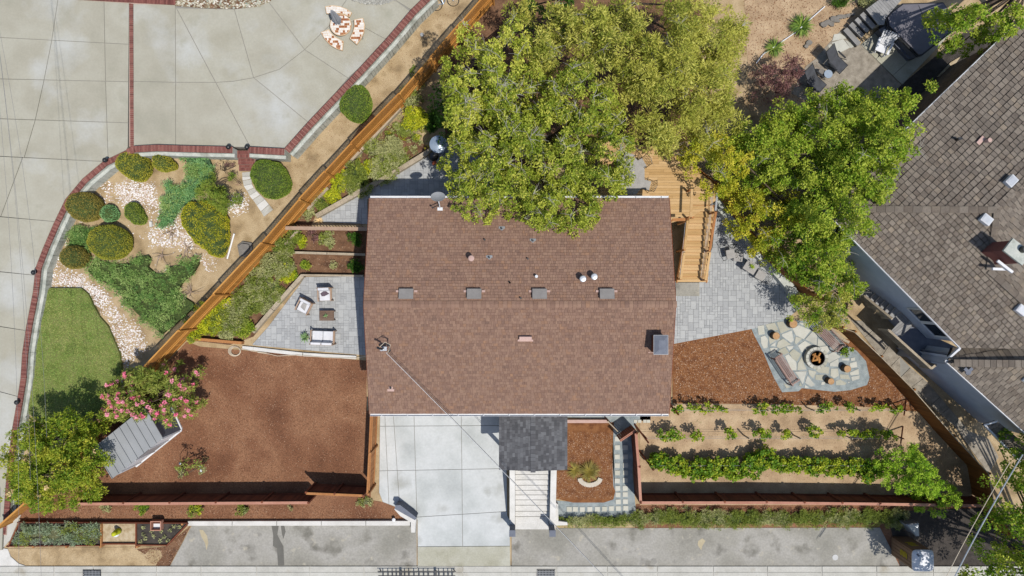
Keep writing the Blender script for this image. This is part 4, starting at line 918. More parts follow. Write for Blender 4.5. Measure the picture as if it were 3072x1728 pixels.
# neighbour's upper deck, stair and railing
dz = 2.3
nd = thing('side_deck', 'grey wooden side deck with stair and railing on the neighbour house wall', 'deck', at((2700, 1000), 0))
bw = tr(D2, (1335, 285), (1390, 250), (1490, 345), (1490, 385), (1400, 480), (1290, 430), (1375, 340))
dp = XY(bw, dz); 
c_, s_ = math.cos(R(38)), math.sin(R(38)); lo_ = [(x * c_ + y * s_, -x * s_ + y * c_) for x, y in dp]; x0 = min(p[0] for p in lo_); x1 = max(p[0] for p in lo_)
y = min(p[1] for p in lo_)
while y < max(p[1] for p in lo_):
    q = clip(lo_, [(x0 - 1, y), (x1 + 1, y), (x1 + 1, y + .13), (x0 - 1, y + .13)])
    if q: MB().prism([(a * c_ - b * s_, a * s_ + b * c_) for a, b in q], dz - .04, dz).obj('deck_board', 'grey_wood', nd)
    y += .14
for i in range(7):
    z = dz - .12 - i * .17; c = at(D2(1325 - i * 47, 255 - i * 38), z)
    bpiece('tread', 'grey_wood', nd, (c.x, c.y, z), (.8, .27, .05), R(-41 + 90 + 0))
def rail(a, b, h, m, par, nbal=14, top=.12, posts=3):
    a = Vector(a); b = Vector(b); up = Vector((0, 0, h))
    barpiece('handrail', m, par, a + up, b + up, top, .05)
    for i in range(posts): q = a.lerp(b, i / (posts - 1)); barpiece('post', m, par, q, q + up, .09, .09)
    for i in range(nbal): q = a.lerp(b, (i + .5) / nbal); barpiece('baluster', m, par, q + Vector((0, 0, .08)), q + up, .035, .035)
ra, rb2 = at(D2(1270, 420), dz + 1), at(D2(1680, 790), dz + 1); ra.z = rb2.z = dz
rail(ra, rb2, 1.0, 'old_timber', nd, 34)
rc, rd = at(D2(1010, 90), dz - .5), at(D2(1330, 310), dz + 1); rail((rc.x, rc.y, dz - 1.2), (rd.x, rd.y, dz - .3), 1.0, 'old_timber', nd, 22)
re_ = at(D2(1725, 755), dz + 1); rail((rb2.x, rb2.y, dz), (re_.x, re_.y, dz), 1.0, 'old_timber', nd, 3, posts=2)
dkf = XY(tr(D2, (1270, 420), (1400, 480), (1490, 385), (1960, 600), (1820, 720), (1680, 790)), dz - .06)
MB().prism(dkf, dz - .2, dz - .06).obj('deck_floor', 'cap_grey_stone', nd)
# ================================================================== FENCES
def lattice_mesh(mb, A, d, up, w, h, st=.13, sw=.03):
    # diagonal lattice strips, clipped to a w x h rectangle standing on A
    n = int((w + h) / st) + 1
    for s in (1, -1):
        for i in range(n):
            x0 = i * st - (h if s > 0 else 0); t0, t1 = 0.0, h
            xs_ = lambda t: x0 + t if s > 0 else x0 + h * 0 + (h - t) * 0 - t + 0 + 0
            if s > 0: a_, b_ = (x0, 0.0), (x0 + h, h)
            else: a_, b_ = (i * st, 0.0), (i * st - h, h)
            # clip in x to [0, w]
            (ax, ay), (bx, by) = a_, b_; dx = bx - ax; ts, te = 0.0, 1.0
            for lim, sg in ((0, 1), (w, -1)):
                fa_, fb_ = sg * (ax - lim), sg * (bx - lim)
                if fa_ < 0 and fb_ < 0: ts, te = 1, 0; break
                if fa_ < 0: ts = max(ts, fa_ / (fa_ - fb_))
                elif fb_ < 0: te = min(te, fa_ / (fa_ - fb_))
            if te - ts < .02: continue
            p = A + d * (ax + dx * ts) + up * (ay + (by - ay) * ts); q = A + d * (ax + dx * te) + up * (ay + (by - ay) * te)
            off = Vector((-d.y, d.x, 0)) * (.008 * s); mb.bar(p + off, q + off, .010, sw)
def fence(label, tops, H_, m, panel=2.6, cap=None, capw=.09, lattice=0.0, board=.14, zbase=0.0, step=.0, inn=1, rails=True, postm=None, group=None, capm=None, straight=True, count=None, lm=None, name='board_fence', strut=False):
    P = [at(p, H_ + zbase) for p in tops]
    root = thing(name, label, 'fence', (P[0].x, P[0].y, 0), group)
    L_ = []
    for a, b in zip(P[:-1], P[1:]):
        D_ = (b - a).length; n = max(1, round(D_ / panel)); 
        for i in range(n): L_.append((a.lerp(b, i / n), a.lerp(b, (i + 1) / n)))
    lat = MB(); rl_ = MB()
    for k, (a, b) in enumerate(L_):
        off = step * ((k % 2) - .5) if step else 0
        d = (b - a); d.z = 0; w = d.length; d.normalize(); nr = Vector((-d.y, d.x, 0)) * inn; zt = H_ + zbase + off; hb = zt - lattice - .06
        rz = math.atan2(d.y, d.x); nb = max(1, round(w / board))
        for i in range(nb):
            c = a + d * (w * (i + .5) / nb)
            bpiece('board', m, root, (c.x, c.y, hb / 2), (w / nb * .95, .022, hb + random.uniform(-.01, .01)), rz)
        bpiece('post', postm or m, root, (a.x - nr.x * .06, a.y - nr.y * .06, zt / 2 + .03), (.1, .1, zt + .06), rz)
        if lattice:
            lattice_mesh(lat, Vector((a.x, a.y, hb)), d, Vector((0, 0, 1)), w, lattice)
            c = (a + b) / 2; bpiece('rail', m, root, (c.x, c.y, hb - .02), (w, .07, .05), rz)
        for zz in ((.3, hb - .25) if rails else ()):
            c = (a + b) / 2 - nr * .035; bpiece('rail', m, root, (c.x, c.y, zz), (w - .1, .04, .09), rz)
        c = (a + b) / 2; bpiece('cap_rail', capm or cap or m, root, (c.x, c.y, zt + .0), (w - .012, capw, .045), rz)
        if strut and k % 2 == 0: pass
    q = L_[-1][1]; bpiece('post', postm or m, root, (q.x, q.y, (H_ + zbase) / 2 + .03), (.1, .1, H_ + zbase + .06))
    if lattice: stuff(lat.obj('lattice', lm or m, root))
    return root
fence('long orange fence with lattice top running diagonally between the shrub garden and the house plots', [(1475, -40), (1198, 280), (1052, 430), (897, 598), (785, 728), (640, 882), (537, 990), (416, 1118), (276, 1276), (160, 1405)], 2.3, 'orange_fence', 2.6, lattice=1.0, step=.1, inn=-1, capw=.075)
fence('short orange fence end at the lower left corner, beyond the round tree', [(75, 1508), (-20, 1592)], 1.5, 'orange_fence', 2.4)
fence('long low red-brown fence with flat cap rail in front of the left mulch yard', [(232, 1512), (925, 1508)], 1.8, 'redwood_dark', 2.4, cap='cap_pink', capw=.15, inn=-1)
fence('short raised orange-brown fence section left of the driveway', [(918, 1480), (1090, 1487)], 1.9, 'redwood_dark', 1.5, cap='redwood', capw=.13, inn=-1)
fence('orange board fence along the left edge of the driveway', [(1102, 1482), (1108, 1360), (1113, 1244)], 1.9, 'redwood', 1.9, capw=.1, inn=1)
fence('red-brown fence with pinkish cap closing the vineyard on the stepping path side', [(1908, 1300), (1916, 1400), (1922, 1508)], 1.75, 'redwood_dark', 2.0, cap='cap_pink', capw=.15, inn=-1)
fence('long red-brown fence with pinkish cap rail in front of the grapevines', [(1922, 1508), (2300, 1508), (2640, 1512), (2978, 1518)], 1.75, 'redwood_dark', 2.5, cap='cap_pink', capw=.15, inn=-1)
fence('long brown board fence running diagonally between the vineyard and the neighbour side path', [D2(830, 400), D2(940, 440), D2(1195, 680), D2(1510, 1000), D2(1900, 1449), D3(2235, 460), D3(2285, 745)], 1.8, 'brown_fence', 2.5, cap='old_timber', capw=.04, inn=-1)
fence('upper brown board fence behind the low retaining wall, under the yellow-green tree', [C1(1820, 220), C1(2020, 380), D1(100, 1060), D1(330, 1280), D1(540, 1449), D2(700, 130)], 1.6, 'brown_fence', 2.5, capw=.05, inn=-1)
fence('weathered fence corner in the shady lower right, beyond the vineyard', [D3(2285, 770), D3(2400, 940), D3(2490, 1085)], 1.7, 'brown_fence', 2.4, cap='old_timber', capw=.04)
# small gates and pickets
gt = thing('wooden_gate', 'open dark brown wooden gate leaf beside the vineyard corner', 'gate', at(C2(1160, 1400), 0))
a, b = at(C3(1080, 40), 1.5), at(C3(1245, 30), 1.5); a = at(C2(1095, 1490), 1.5); b = at(C2(1250, 1385), 1.5)
for i in range(9): q = a.lerp(b, (i + .5) / 9); bpiece('board', 'redwood_dark', gt, (q.x, q.y, .8), (.11, .03, 1.45), math.atan2((b - a).y, (b - a).x))
barpiece('cap_rail', 'cap_pink', gt, a, b, .12, .04)
gt2 = thing('wooden_gate', 'dark slatted wooden gate leaf standing against the house wall beside the entry bed', 'gate', at(C2(1050, 1350), 0))
a, b = at(C2(975, 1300), 1.5), at(C2(1075, 1400), 1.5)
for i in range(8): q = a.lerp(b, (i + .5) / 8); bpiece('board', 'redwood_dark', gt2, (q.x, q.y, .8), (.1, .03, 1.4), math.atan2((b - a).y, (b - a).x))
barpiece('cap_rail', 'old_timber', gt2, a, b, .06, .04)
pf = thing('picket_fence', 'low picket fence with flat brown rail crossing the planting beds to the house', 'fence', at(B1(700, 830), 0))
a, b = at(B1(310, 818), 1.25), at(B1(1105, 828), 1.25)
barpiece('top_rail', 'chair_wood', pf, a, b, .2, .05)
barpiece('bottom_rail', 'redwood_dark', pf, a - Vector((0, 0, 1.1)), b - Vector((0, 0, 1.1)), .06, .06)
for i in range(26): q = a.lerp(b, (i + .5) / 26); bpiece('picket', 'redwood_dark', pf, (q.x, q.y, .62), (.055, .03, 1.2))
# edging walls and timbers in the planting beds
def edging(label, pts, w, h, m, cat='edging', name='garden_edging', z0=-.02, unit=None):
    P = [at(p, h) for p in pts]; root = thing(name, label, cat, (P[0].x, P[0].y, 0))
    for a, b in zip(P[:-1], P[1:]):
        L_ = (b - a).length; n = max(1, round(L_ / (unit or 2.4)))
        for i in range(n):
            p, q = a.lerp(b, i / n), a.lerp(b, (i + .985) / n); c = (p + q) / 2; d = q - p
            bpiece('block' if unit else 'timber', m, root, (c.x, c.y, (h + z0) / 2), (d.length, w, h - z0), math.atan2(d.y, d.x))
    return root
edging('pale block wall edging the paved patio behind the house', [B1(605, 703), B1(1020, 470), B1(1380, 270), B1(1730, 55)], .26, .4, 'old_timber', 'wall', 'low_wall', unit=.42)
edging('straight timber edging between the two soil beds beside the house', [B1(340, 1052), B1(1085, 1075)], .13, .35, 'old_timber')
edging('timber edging above the left patio, next to the house', [B1(470, 1272), B1(1070, 1280)], .1, .4, 'old_timber')
edging('diagonal timber wall along the left edge of the white furniture patio', [B1(475, 1275), B2(370, 5), B2(180, 220), B2(5, 425), A2(2440, 440)], .22, .38, 'old_timber', 'wall', 'low_wall')
edging('pale concrete kerb at the foot of the white furniture patio', [A2(2340, 590), B2(0, 600), B2(480, 655), B2(1000, 685)], .2, .14, 'white_concrete', 'kerb', 'patio_kerb')
edging('weathered sleeper edging below the lattice fence, upper length', [B0(1420, 1040), B0(1040, 1449), B1(880, 225)], .15, .4, 'old_timber')
edging('weathered sleeper edging below the lattice fence, middle length', [B1(720, 430), B1(520, 640)], .15, .4, 'old_timber')
edging('weathered sleeper edging below the lattice fence, lower length', [B1(440, 830), B1(300, 980)], .13, .35, 'old_timber')
edging('pair of weathered planks lying among the sage bushes', [A1(2490, 1270), A1(2360, 1420), A2(2150, 200)], .22, .3, 'old_timber')
edging('short sleeper in the shade of the big tree, behind the patio heater', [B0(1750, 1105), B0(1690, 1165)], .12, .3, 'old_timber')
edging('terracotta coloured timber planter edge beside the coiled hose', [A2(1870, 505), A2(2340, 545)], .16, .42, 'redwood')
edging('long white retaining wall above the street parking strip, left of the driveway', [A3(1815, 942), B3(1520, 940)], .26, .25, 'white_concrete', 'wall', 'low_wall')
edging('grey retaining wall behind the paved patio with the bistro table, under the yellow-green tree', [C1(2020, 560), C1(2110, 660), C1(2330, 880), D1(0, 1040), D1(230, 1280), D1(330, 1400), D2(360, 80)], .5, .55, 'wall_concrete', 'wall', 'low_wall')
edging('curved flat stone edging behind the slatted bench by the fire pit', [D2(650, 300), D2(720, 410), D2(830, 510), D2(890, 540)], .14, .2, 'old_timber')
edging('white plastic lawn edging left of the strappy plants, upper right', [D0(655, 60), D0(530, 170), D0(380, 305), D0(240, 400), D0(60, 520), D0(-10, 610)], .05, .12, 'plastic_white')
aw = thing('angled_wall', 'angled white wall with grey coping at the left corner of the driveway', 'wall', at(B3(1470, 850), 0))
MB().prism(XY(tr(B3, (1375, 765), (1420, 765), (1575, 885), (1560, 910), (1365, 800)), .85), .0, .85).obj('coping', 'cap_grey_stone', aw)
MB().prism(XY(tr(B3, (1362, 805), (1385, 780), (1570, 905), (1560, 1030), (1525, 1030), (1520, 930), (1420, 870)), .6), 0, .6).obj('wall_body', 'white_concrete', aw)
c = at(B3(1358, 903), .2); o = MB().lathe((c.x, c.y, 0), [(.02, 0), (.02, .2), (.1, .22), (.1, .27), (.03, .3)], 12).obj('garden_light', 'plastic_white'); tag(o, 'small round white path light beside the angled white wall', 'garden light')
# wall top lights (round black fixtures)
for i, (p, lb) in enumerate([(A1(1012, 162), 'black globe lights on the curved brick wall above the round shrub'), (A1(2205, 35), 'black globe light on the brick wall end left of the brick steps'), (A1(2385, 35), 'black globe light on the brick wall end right of the brick steps'), (A1(322, 1247), 'black globe light on the curved brick wall beside the white pebbles'), (A2(160, 1118), 'black globe light on the brick wall at the foot of the lawn')]):
    z = zP(*p) + .3; c = at(p, z + .2); o = thing('wall_light', lb, 'light', (c.x, c.y, z)); MB().cyl((c.x, c.y, z), .06, .06, .1, 10).obj('base', 'metal_black', o)
    MB().lathe((c.x, c.y, z + .08), [(.05, 0), (.13, .07), (.14, .14), (.08, .22), (.02, .24)], 14).obj('globe', 'metal_black', o)
# planter box, lower left
pbx = thing('planter_box', 'long timber-edged planter box in three bays beside the pavement', 'planter', at(A3(900, 1050), 0))
Z = .35
for pts in [(75, 1170, 185, 935), (165, 932, 1810, 938), (60, 1162, 960, 1155), (975, 945, 975, 1175), (1312, 940, 1312, 1180), (985, 1140, 1312, 1140), (1320, 1150, 1610, 1152), (1605, 1160, 1812, 945)]:
    a, b = at(A3(pts[0], pts[1]), Z), at(A3(pts[2], pts[3]), Z); barpiece('board', 'redwood_dark' if pts[1] != 945 else 'redwood', pbx, a - Vector((0, 0, .16)), b - Vector((0, 0, .16)), .06, .36)
for x in (320, 640, 970, 1325, 1760): 
    c = at(A3(x, 1168 if x < 1700 else 950), Z); bpiece('post', 'redwood', pbx, (c.x, c.y, .18), (.1, .1, .4))
MB().prism(XY(tr(A3, (990, 945), (1305, 945), (1305, 1130), (990, 1130)), .2), 0, .2).obj('gravel_fill', 'gravel_tan', pbx)
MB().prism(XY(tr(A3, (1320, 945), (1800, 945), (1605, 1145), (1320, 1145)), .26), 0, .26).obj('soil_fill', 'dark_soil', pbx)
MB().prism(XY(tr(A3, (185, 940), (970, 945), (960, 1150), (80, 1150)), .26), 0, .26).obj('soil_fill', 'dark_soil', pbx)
c = at(A3(1500, 968), .6); wf = thing('wooden_box', 'small open white wooden box on the dark soil of the planter', 'box', (c.x, c.y, .26))
for dx, dy, sx, sy in ((0, .25, .6, .05), (0, -.25, .6, .05), (.28, 0, .05, .45), (-.28, 0, .05, .45)): bpiece('side_board', 'cap_pink', wf, (c.x + dx, c.y + dy, .42), (sx, sy, .3))
bpiece('bottom_board', 'white_paint', wf, (c.x, c.y, .3), (.5, .45, .03))
c = at(A3(1115, 1045), .5); ow = thing('garden_ornament', 'glazed cream garden ornament standing on the tan gravel of the planter', 'ornament', (c.x, c.y, .2))
MB().lathe((c.x + .06, c.y + .1, .2), [(.1, 0), (.17, .08), (.16, .3), (.1, .42), (.14, .5), (.12, .62), (.03, .68)], 14).obj('body', 'leaf_lime', ow, True); MB().lathe((c.x - .1, c.y - .06, .2), [(.16, 0), (.2, .08), (.14, .2), (.02, .24)], 12).obj('foot', 'plastic_white', ow, True)
# drain grates
def grate(lb, p, w, h):
    c = at(p, .1); o = thing('drain_grate', lb, 'drain grate', (c.x, c.y, .08)); MB().box((c.x, c.y, .095), (w, h, .01)).obj('pit', 'glass_dark', o)
    fr = MB(); 
    for s in (-1, 1): fr.box((c.x, c.y + s * h / 2, .12), (w + .05, .03, .04)); fr.box((c.x + s * w / 2, c.y, .12), (.03, h, .04))
    fr.obj('frame', 'metal_black', o)
    n = 12
    for i in range(n): bpiece('bar', 'metal_grey', o, (c.x - w / 2 + w * (i + .5) / n, c.y, .122), (.018, h, .02))
    for i in range(3): bpiece('cross_bar', 'metal_grey', o, (c.x, c.y - h / 2 + h * (i + 1) / 4, .112), (w, .02, .016))
grate('black storm drain grate in the gutter at the lower left', A3(890, 1425), 1.0, .42)
grate('black storm drain grate in the gutter below the entry stairs', C3(380, 1425), 1.02, .48)
for (p, lb, r_) in ((D3(753, 1270), 'pale round utility cover in the street strip left of the portable toilet', .17), (C3(1422, 1310), 'dark round utility patch in the street strip near the kerb', .17)):
    c = at(p, .05); o = MB().cyl((c.x, c.y, .03), r_, r_, .016, 20).obj('utility_cover', 'metal_grey' if 'pale' in lb else 'joint_dark'); tag(o, lb, 'utility cover')
# black steel rack at the bottom edge
rk = thing('ladder_rack', 'black steel rack with scrolled end standing at the bottom edge of the driveway', 'rack', at((1250, 1735), 0))
zt = .35; Y0 = at((1250, 1716), zt).y
for (x0, x1, yy) in ((1133, 1368, 1714), (1135, 1366, 1727)):
    a, b = at((x0, yy), zt), at((x1, yy), zt); barpiece('long_rail', 'metal_black', rk, a, b, .04, .04)
for x in [1150, 1165, 1178, 1190, 1215, 1228, 1243, 1258, 1272, 1286, 1318, 1333, 1346, 1358]:
    a, b = at((x, 1714), zt), at((x, 1745), zt); barpiece('cross_bar', 'metal_black', rk, a, b, .05, .03)
for x in (1203, 1307): a, b = at((x, 1711), zt), at((x, 1745), zt); barpiece('side_plate', 'metal_black', rk, a, b, .13, .06)
for x in (1140, 1362): a = at((x, 1716), zt); barpiece('leg', 'metal_black', rk, (a.x, a.y, .08), (a.x, a.y, zt), .05, .05)
# ================================================================== SHED
sh = thing('garden_shed', 'grey ribbed metal garden shed with white walls standing at an angle in the mulch yard', 'shed', at((400, 1330), 0))
sz = 2.3; Ta, Td = at((338, 1435), sz), at((489, 1314), sz); Tb = at((282, 1342), sz + .35); dsh = (Td - Ta); Tc = Tb + Vector((dsh.x, dsh.y, 0))
MB().add([Ta, Td, Tc, Tb, Ta - Vector((0, 0, .05)), Td - Vector((0, 0, .05)), Tc - Vector((0, 0, .05)), Tb - Vector((0, 0, .05))], [(0, 1, 2, 3), (7, 6, 5, 4), (0, 4, 5, 1), (1, 5, 6, 2), (2, 6, 7, 3), (3, 7, 4, 0)]).obj('roof', 'shed_metal', sh)
for i in range(9): p, q = Ta.lerp(Td, i / 8), Tb.lerp(Tc, i / 8); barpiece('roof_rib', 'shed_metal', sh, p + Vector((0, 0, .03)), q + Vector((0, 0, .03)), .035, .06)
q = [Ta.lerp(Tc, .02), Td.lerp(Tb, .02), Tc.lerp(Ta, .02), Tb.lerp(Td, .02)]
def quadw(a, b, name, m, z0=0.0, out=0.0):
    d = (b - a).normalized(); n = Vector((d.y, -d.x, 0)) * out
    return MB().add([(a.x + n.x, a.y + n.y, z0), (b.x + n.x, b.y + n.y, z0), (b.x + n.x, b.y + n.y, b.z - .06), (a.x + n.x, a.y + n.y, a.z - .06)], [(0, 1, 2, 3)]).obj(name, m, sh)
for a, b, m_ in ((q[0], q[1], 'white_paint'), (q[1], q[2], 'cap_grey_stone'), (q[2], q[3], 'white_paint'), (q[3], q[0], 'white_paint')): quadw(a, b, 'wall', m_)
barpiece('white_sill', 'white_paint', sh, (q[0].x, q[0].y, .06), (q[1].x, q[1].y, .06), .14, .12); barpiece('white_sill', 'white_paint', sh, (q[1].x, q[1].y, .06), (q[2].x, q[2].y, .06), .14, .12)
for s_ in (.12, .42, .72, .97): p = q[0].lerp(q[1], s_); bpiece('wall_batten', 'white_paint', sh, (p.x + .01, p.y - .015, 1.1), (.07, .05, 2.15), math.atan2(dsh.y, dsh.x))
a, b = q[0].lerp(q[1], .45), q[0].lerp(q[1], .7); dr_ = quadw(Vector((a.x, a.y, 2.1)), Vector((b.x, b.y, 2.1)), 'door', 'metal_grey', .08, .02)
# ================================================================== DECK AND STAIR (right of house)
ZD = 2.4
deck = thing('wooden_deck', 'golden timber deck at the back corner of the house with open stair', 'deck', at((2050, 560), 0))
dpl = XY([(1800, 420), (1925, 436), (2028, 447), (2085, 505), (2135, 545), (2150, 570), (2150, 600), (2078, 650), (2015, 668), (2000, 668), (2000, 590), (1800, 592)], ZD)
dpl2 = [p for p in dpl]
y = min(p[1] for p in dpl); nbd = 0
while y < max(p[1] for p in dpl):
    r0 = min(p[0] for p in dpl) - 1; seg = [r0, r0 + 3.2 + random.random() * 2, 99]
    for xa, xb in zip(seg[:-1], seg[1:]):
        q_ = clip(dpl, [(xa, y), (xb - .006, y), (xb - .006, y + .137), (xa, y + .137)])
        if q_: MB().prism(q_, ZD - .03, ZD).obj('deck_board', 'deck_board', deck)
    y += .145
for p in [(1990, 460), (2120, 600), (2010, 655), (2080, 650)]: c = at(p, ZD); bpiece('post', 'redwood', deck, (c.x, c.y, ZD / 2 - .05), (.14, .14, ZD - .1))
# stair flight, treads getting lower towards the patio
S0, S1 = 600, 1340; nT = 13
for i in range(nT):
    z = ZD - .17 * (i + .6); ya = S0 + (S1 - S0) * i / nT; yb2 = S0 + (S1 - S0) * (i + 1) / nT; fr_ = (i + .5) / nT
    xl_, xr2 = 1790 - 150 * fr_, 2005 - 65 * fr_
    a, b = at(C1(xl_, ya), z), at(C1(xr2, yb2), z); w = b.x - a.x; dp_ = a.y - b.y
    for kk in range(2): bpiece('tread', 'deck_board', deck, ((a.x + b.x) / 2, a.y - dp_ * (.26 + kk * .5), z), (w, dp_ * .48, .04))
    bpiece('riser', 'redwood', deck, ((a.x + b.x) / 2, a.y - .01, z + .08), (w, .02, .13))
for (x0, x1, off) in ((1770, 1640, 0), (1995, 1925, 0)):
    a, b = at(C1(x0, S0), ZD - .15), at(C1(x1, S1), .15); barpiece('stringer', 'redwood', deck, a, b, .05, .25)
def rline(nm, m, p, z0, q, z1, w, h): barpiece(nm, m, deck, at(p, z0), at(q, z1), w, h)
rline('handrail', 'deck_board', C1(1790, 440), ZD + 1, C1(1780, 705), ZD + 1, .13, .05)
rline('handrail', 'deck_board', C1(1748, 745), ZD + .8, C1(1720, 1020), 1.9, .12, .05)
rline('handrail', 'deck_board', C1(1718, 1055), 1.85, C1(1682, 1310), 1.05, .12, .05)
rline('handrail', 'redwood', C1(2022, 660), ZD + .9, C1(1962, 1030), 1.95, .12, .05)
rline('handrail', 'deck_board', C1(1965, 1050), 1.9, C1(1922, 1320), 1.05, .12, .05)
rline('handrail', 'redwood', C1(1600, 740), ZD + .98, C1(1725, 735), ZD + .98, .16, .05)
rline('handrail', 'metal_grey', C1(2035, 480), ZD + .95, C1(2018, 650), ZD + .95, .1, .04)
for t_ in (0, .5, 1.0):
    for (p0, z0, p1_, z1) in ((C1(2015, 440), ZD + .9, C1(1945, 1040), 1.9), (C1(1945, 1040), 1.9, C1(1905, 1320), 1.0), (C1(1760, 740), ZD + .7, C1(1700, 1310), 1.0)):
        a, b = at(p0, z0), at(p1_, z1); barpiece('cable_rail', 'metal_grey', deck, a - Vector((0, 0, .25 + t_ * .45)), b - Vector((0, 0, .25 + t_ * .45)), .02, .02)
for (p, zt_) in ((C1(1790, 440), ZD + 1), (C1(1783, 705), ZD + 1), (C1(1748, 745), ZD + .8), (C1(1720, 1030), 1.9), (C1(1685, 1310), 1.05), (C1(2022, 660), ZD + .9), (C1(1962, 1035), 1.95), (C1(1920, 1320), 1.05), (C1(2018, 440), ZD + .95), (C1(1610, 740), ZD + .95)):
    a = at(p, zt_); bpiece('rail_post', 'redwood', deck, (a.x, a.y, zt_ / 2 + .4 * (zt_ > 2)), (.09, .09, (zt_ if zt_ < 2 else 1.9)))
# ================================================================== FURNITURE builders (local frames: front = -y)
def place(o, p, z, rz): w = at(p, z); o.location = (w.x, w.y, z if o.get('_b') is None else z); o.rotation_euler = (0, 0, rz); return o
def seatp(p, z, base): w = at(p, z); return (w.x, w.y, base)
def white_armchair(lb, w=.72, dpt=.72, sofa=False):
    r = thing('patio_loveseat' if sofa else 'patio_armchair', lb, 'loveseat' if sofa else 'armchair')
    W_ = w / 2; D_ = dpt / 2
    for x in (-W_, W_):
        for y_ in (-D_, D_): MB().box((x, y_, .3 if y_ < 0 else .4), (.05, .05, .6 if y_ < 0 else .8)).obj('leg', 'chair_wood', r)
        MB().box((x, 0, .6), (.07, dpt + .06, .035)).obj('armrest', 'chair_wood', r)
    MB().box((0, 0, .3), (w, dpt, .05)).obj('seat_frame', 'chair_wood', r)
    MB().box((0, D_ + .02, .55), (w, .04, .5)).obj('back_frame', 'chair_wood', r)
    n = 2 if sofa else 1
    for i in range(n):
        cw = (w - .06) / n; x = -W_ + .03 + cw * (i + .5)
        b = MB(); b.lathe((0, 0, 0), [(.46, 0), (.5, .03), (.5, .1), (.46, .14)], 4); 
        o = MB().box((x, -.02, .4), (cw - .02, dpt - .06, .14)).obj('seat_cushion', 'cushion_white', r); bm_(o)
        o = MB().box((x, D_ - .08, .65), (cw - .04, .14, .42), rx=R(-12)).obj('back_cushion', 'cushion_white', r); bm_(o)
    return r
def bm_(o, w=.03):
    md = o.modifiers.new('soft', 'BEVEL'); md.width = w; md.segments = 2; return o
def pillow(r, m, c, s, rz, rx=.9):
    o = MB().box(c, (s, s, .13), rz, rx).obj('pillow', m, r); bm_(o, .05)
c1 = white_armchair('white cushioned armchair nearest the top of the left patio, a dark cushion on it')
MB().add([(-.26, .06, .49), (.02, .22, .53), (.26, .03, .49), (-.02, -.1, .49), (-.18, -.1, .49)], [(0, 4, 3, 2, 1)]).obj('throw', 'cushion_plum', c1)
c1.location = seatp(B2(692, 75), .5, .05); c1.rotation_euler = (0, 0, R(2))
c2 = white_armchair('white cushioned armchair turned at an angle on the left patio, folded throw on it')
MB().add([(-.14, .15, .5), (.1, .18, .52), (.14, -.2, .5), (.2, -.42, .3), (-.16, -.4, .32), (-.17, -.1, .5)], [(0, 5, 4, 3, 2, 1)]).obj('throw', 'cushion_grey', c2)
c2.location = seatp(B2(493, 190), .5, .05); c2.rotation_euler = (0, 0, R(-27))
c3 = white_armchair('white cushioned loveseat with scattered pillows facing the coffee table', 1.3, .75, True)
c3.location = seatp(B2(672, 490), .5, .05); c3.rotation_euler = (0, 0, R(178))
pillow(c3, 'cushion_plum', (.02, .1, .56), .36, .7, .2); pillow(c3, 'cushion_grey', (.42, -.02, .56), .36, .3, .3); pillow(c3, 'cushion_white', (-.38, .1, .56), .36, -.5, .3)
ct = thing('coffee_table', 'brown slatted coffee table on the left patio with a small plant on it', 'coffee table', seatp(B2(712, 280), .4, .05))
ct_o = wloc(ct)
for i in range(6): bpiece('slat', 'table_brown', ct, (ct_o.x, ct_o.y - .24 + i * .097, .45), (.84, .09, .03))
for x in (-.38, .38):
    for y_ in (-.25, .25): bpiece('leg', 'table_brown', ct, (ct_o.x + x, ct_o.y + y_, .24), (.05, .05, .4))
def strappy(name, lb, cat, base, n, L_, w, m, pot=None, spread=1.0, lift=.8):
    r = thing(name, lb, cat, base); V = []; F = []; t = []
    if pot: MB().lathe(base, [(pot * .7, 0), (pot, pot * 1.2), (pot * .9, pot * 1.25)], 14).obj('pot', 'terracotta', r)
    z0 = pot * 1.2 if pot else 0
    b = MB()
    for i in range(n):
        a = random.uniform(0, 6.28); l = L_ * random.uniform(.6, 1.05); u = Vector((math.cos(a), math.sin(a), 0)); s = Vector((-u.y, u.x, 0)) * w / 2; lf = lift * random.uniform(.4, 1.3)
        B_ = Vector(base) + Vector((0, 0, z0)); p1_ = B_ + u * l * .45 * spread + Vector((0, 0, l * .5 * lf)); p2_ = B_ + u * l * spread + Vector((0, 0, l * .45 * lf))
        b.tone = random.random(); b.add([B_ - s, B_ + s, p1_ + s, p1_ - s, p2_], [(0, 1, 2, 3), (3, 2, 4)])
    b.obj('leaves', m, r); return r
strappy('potted_plant', 'small green succulent standing on the coffee table', 'potted plant', (ct_o.x - .04, ct_o.y, .465), 14, .17, .04, 'leaf_agave', .06)
strappy('potted_plant', 'spiky potted agave beside the loveseat on the left patio', 'potted plant', seatp(B2(500, 490), .4, .05), 40, .42, .05, 'leaf_agave', .16, .9, 1.3)
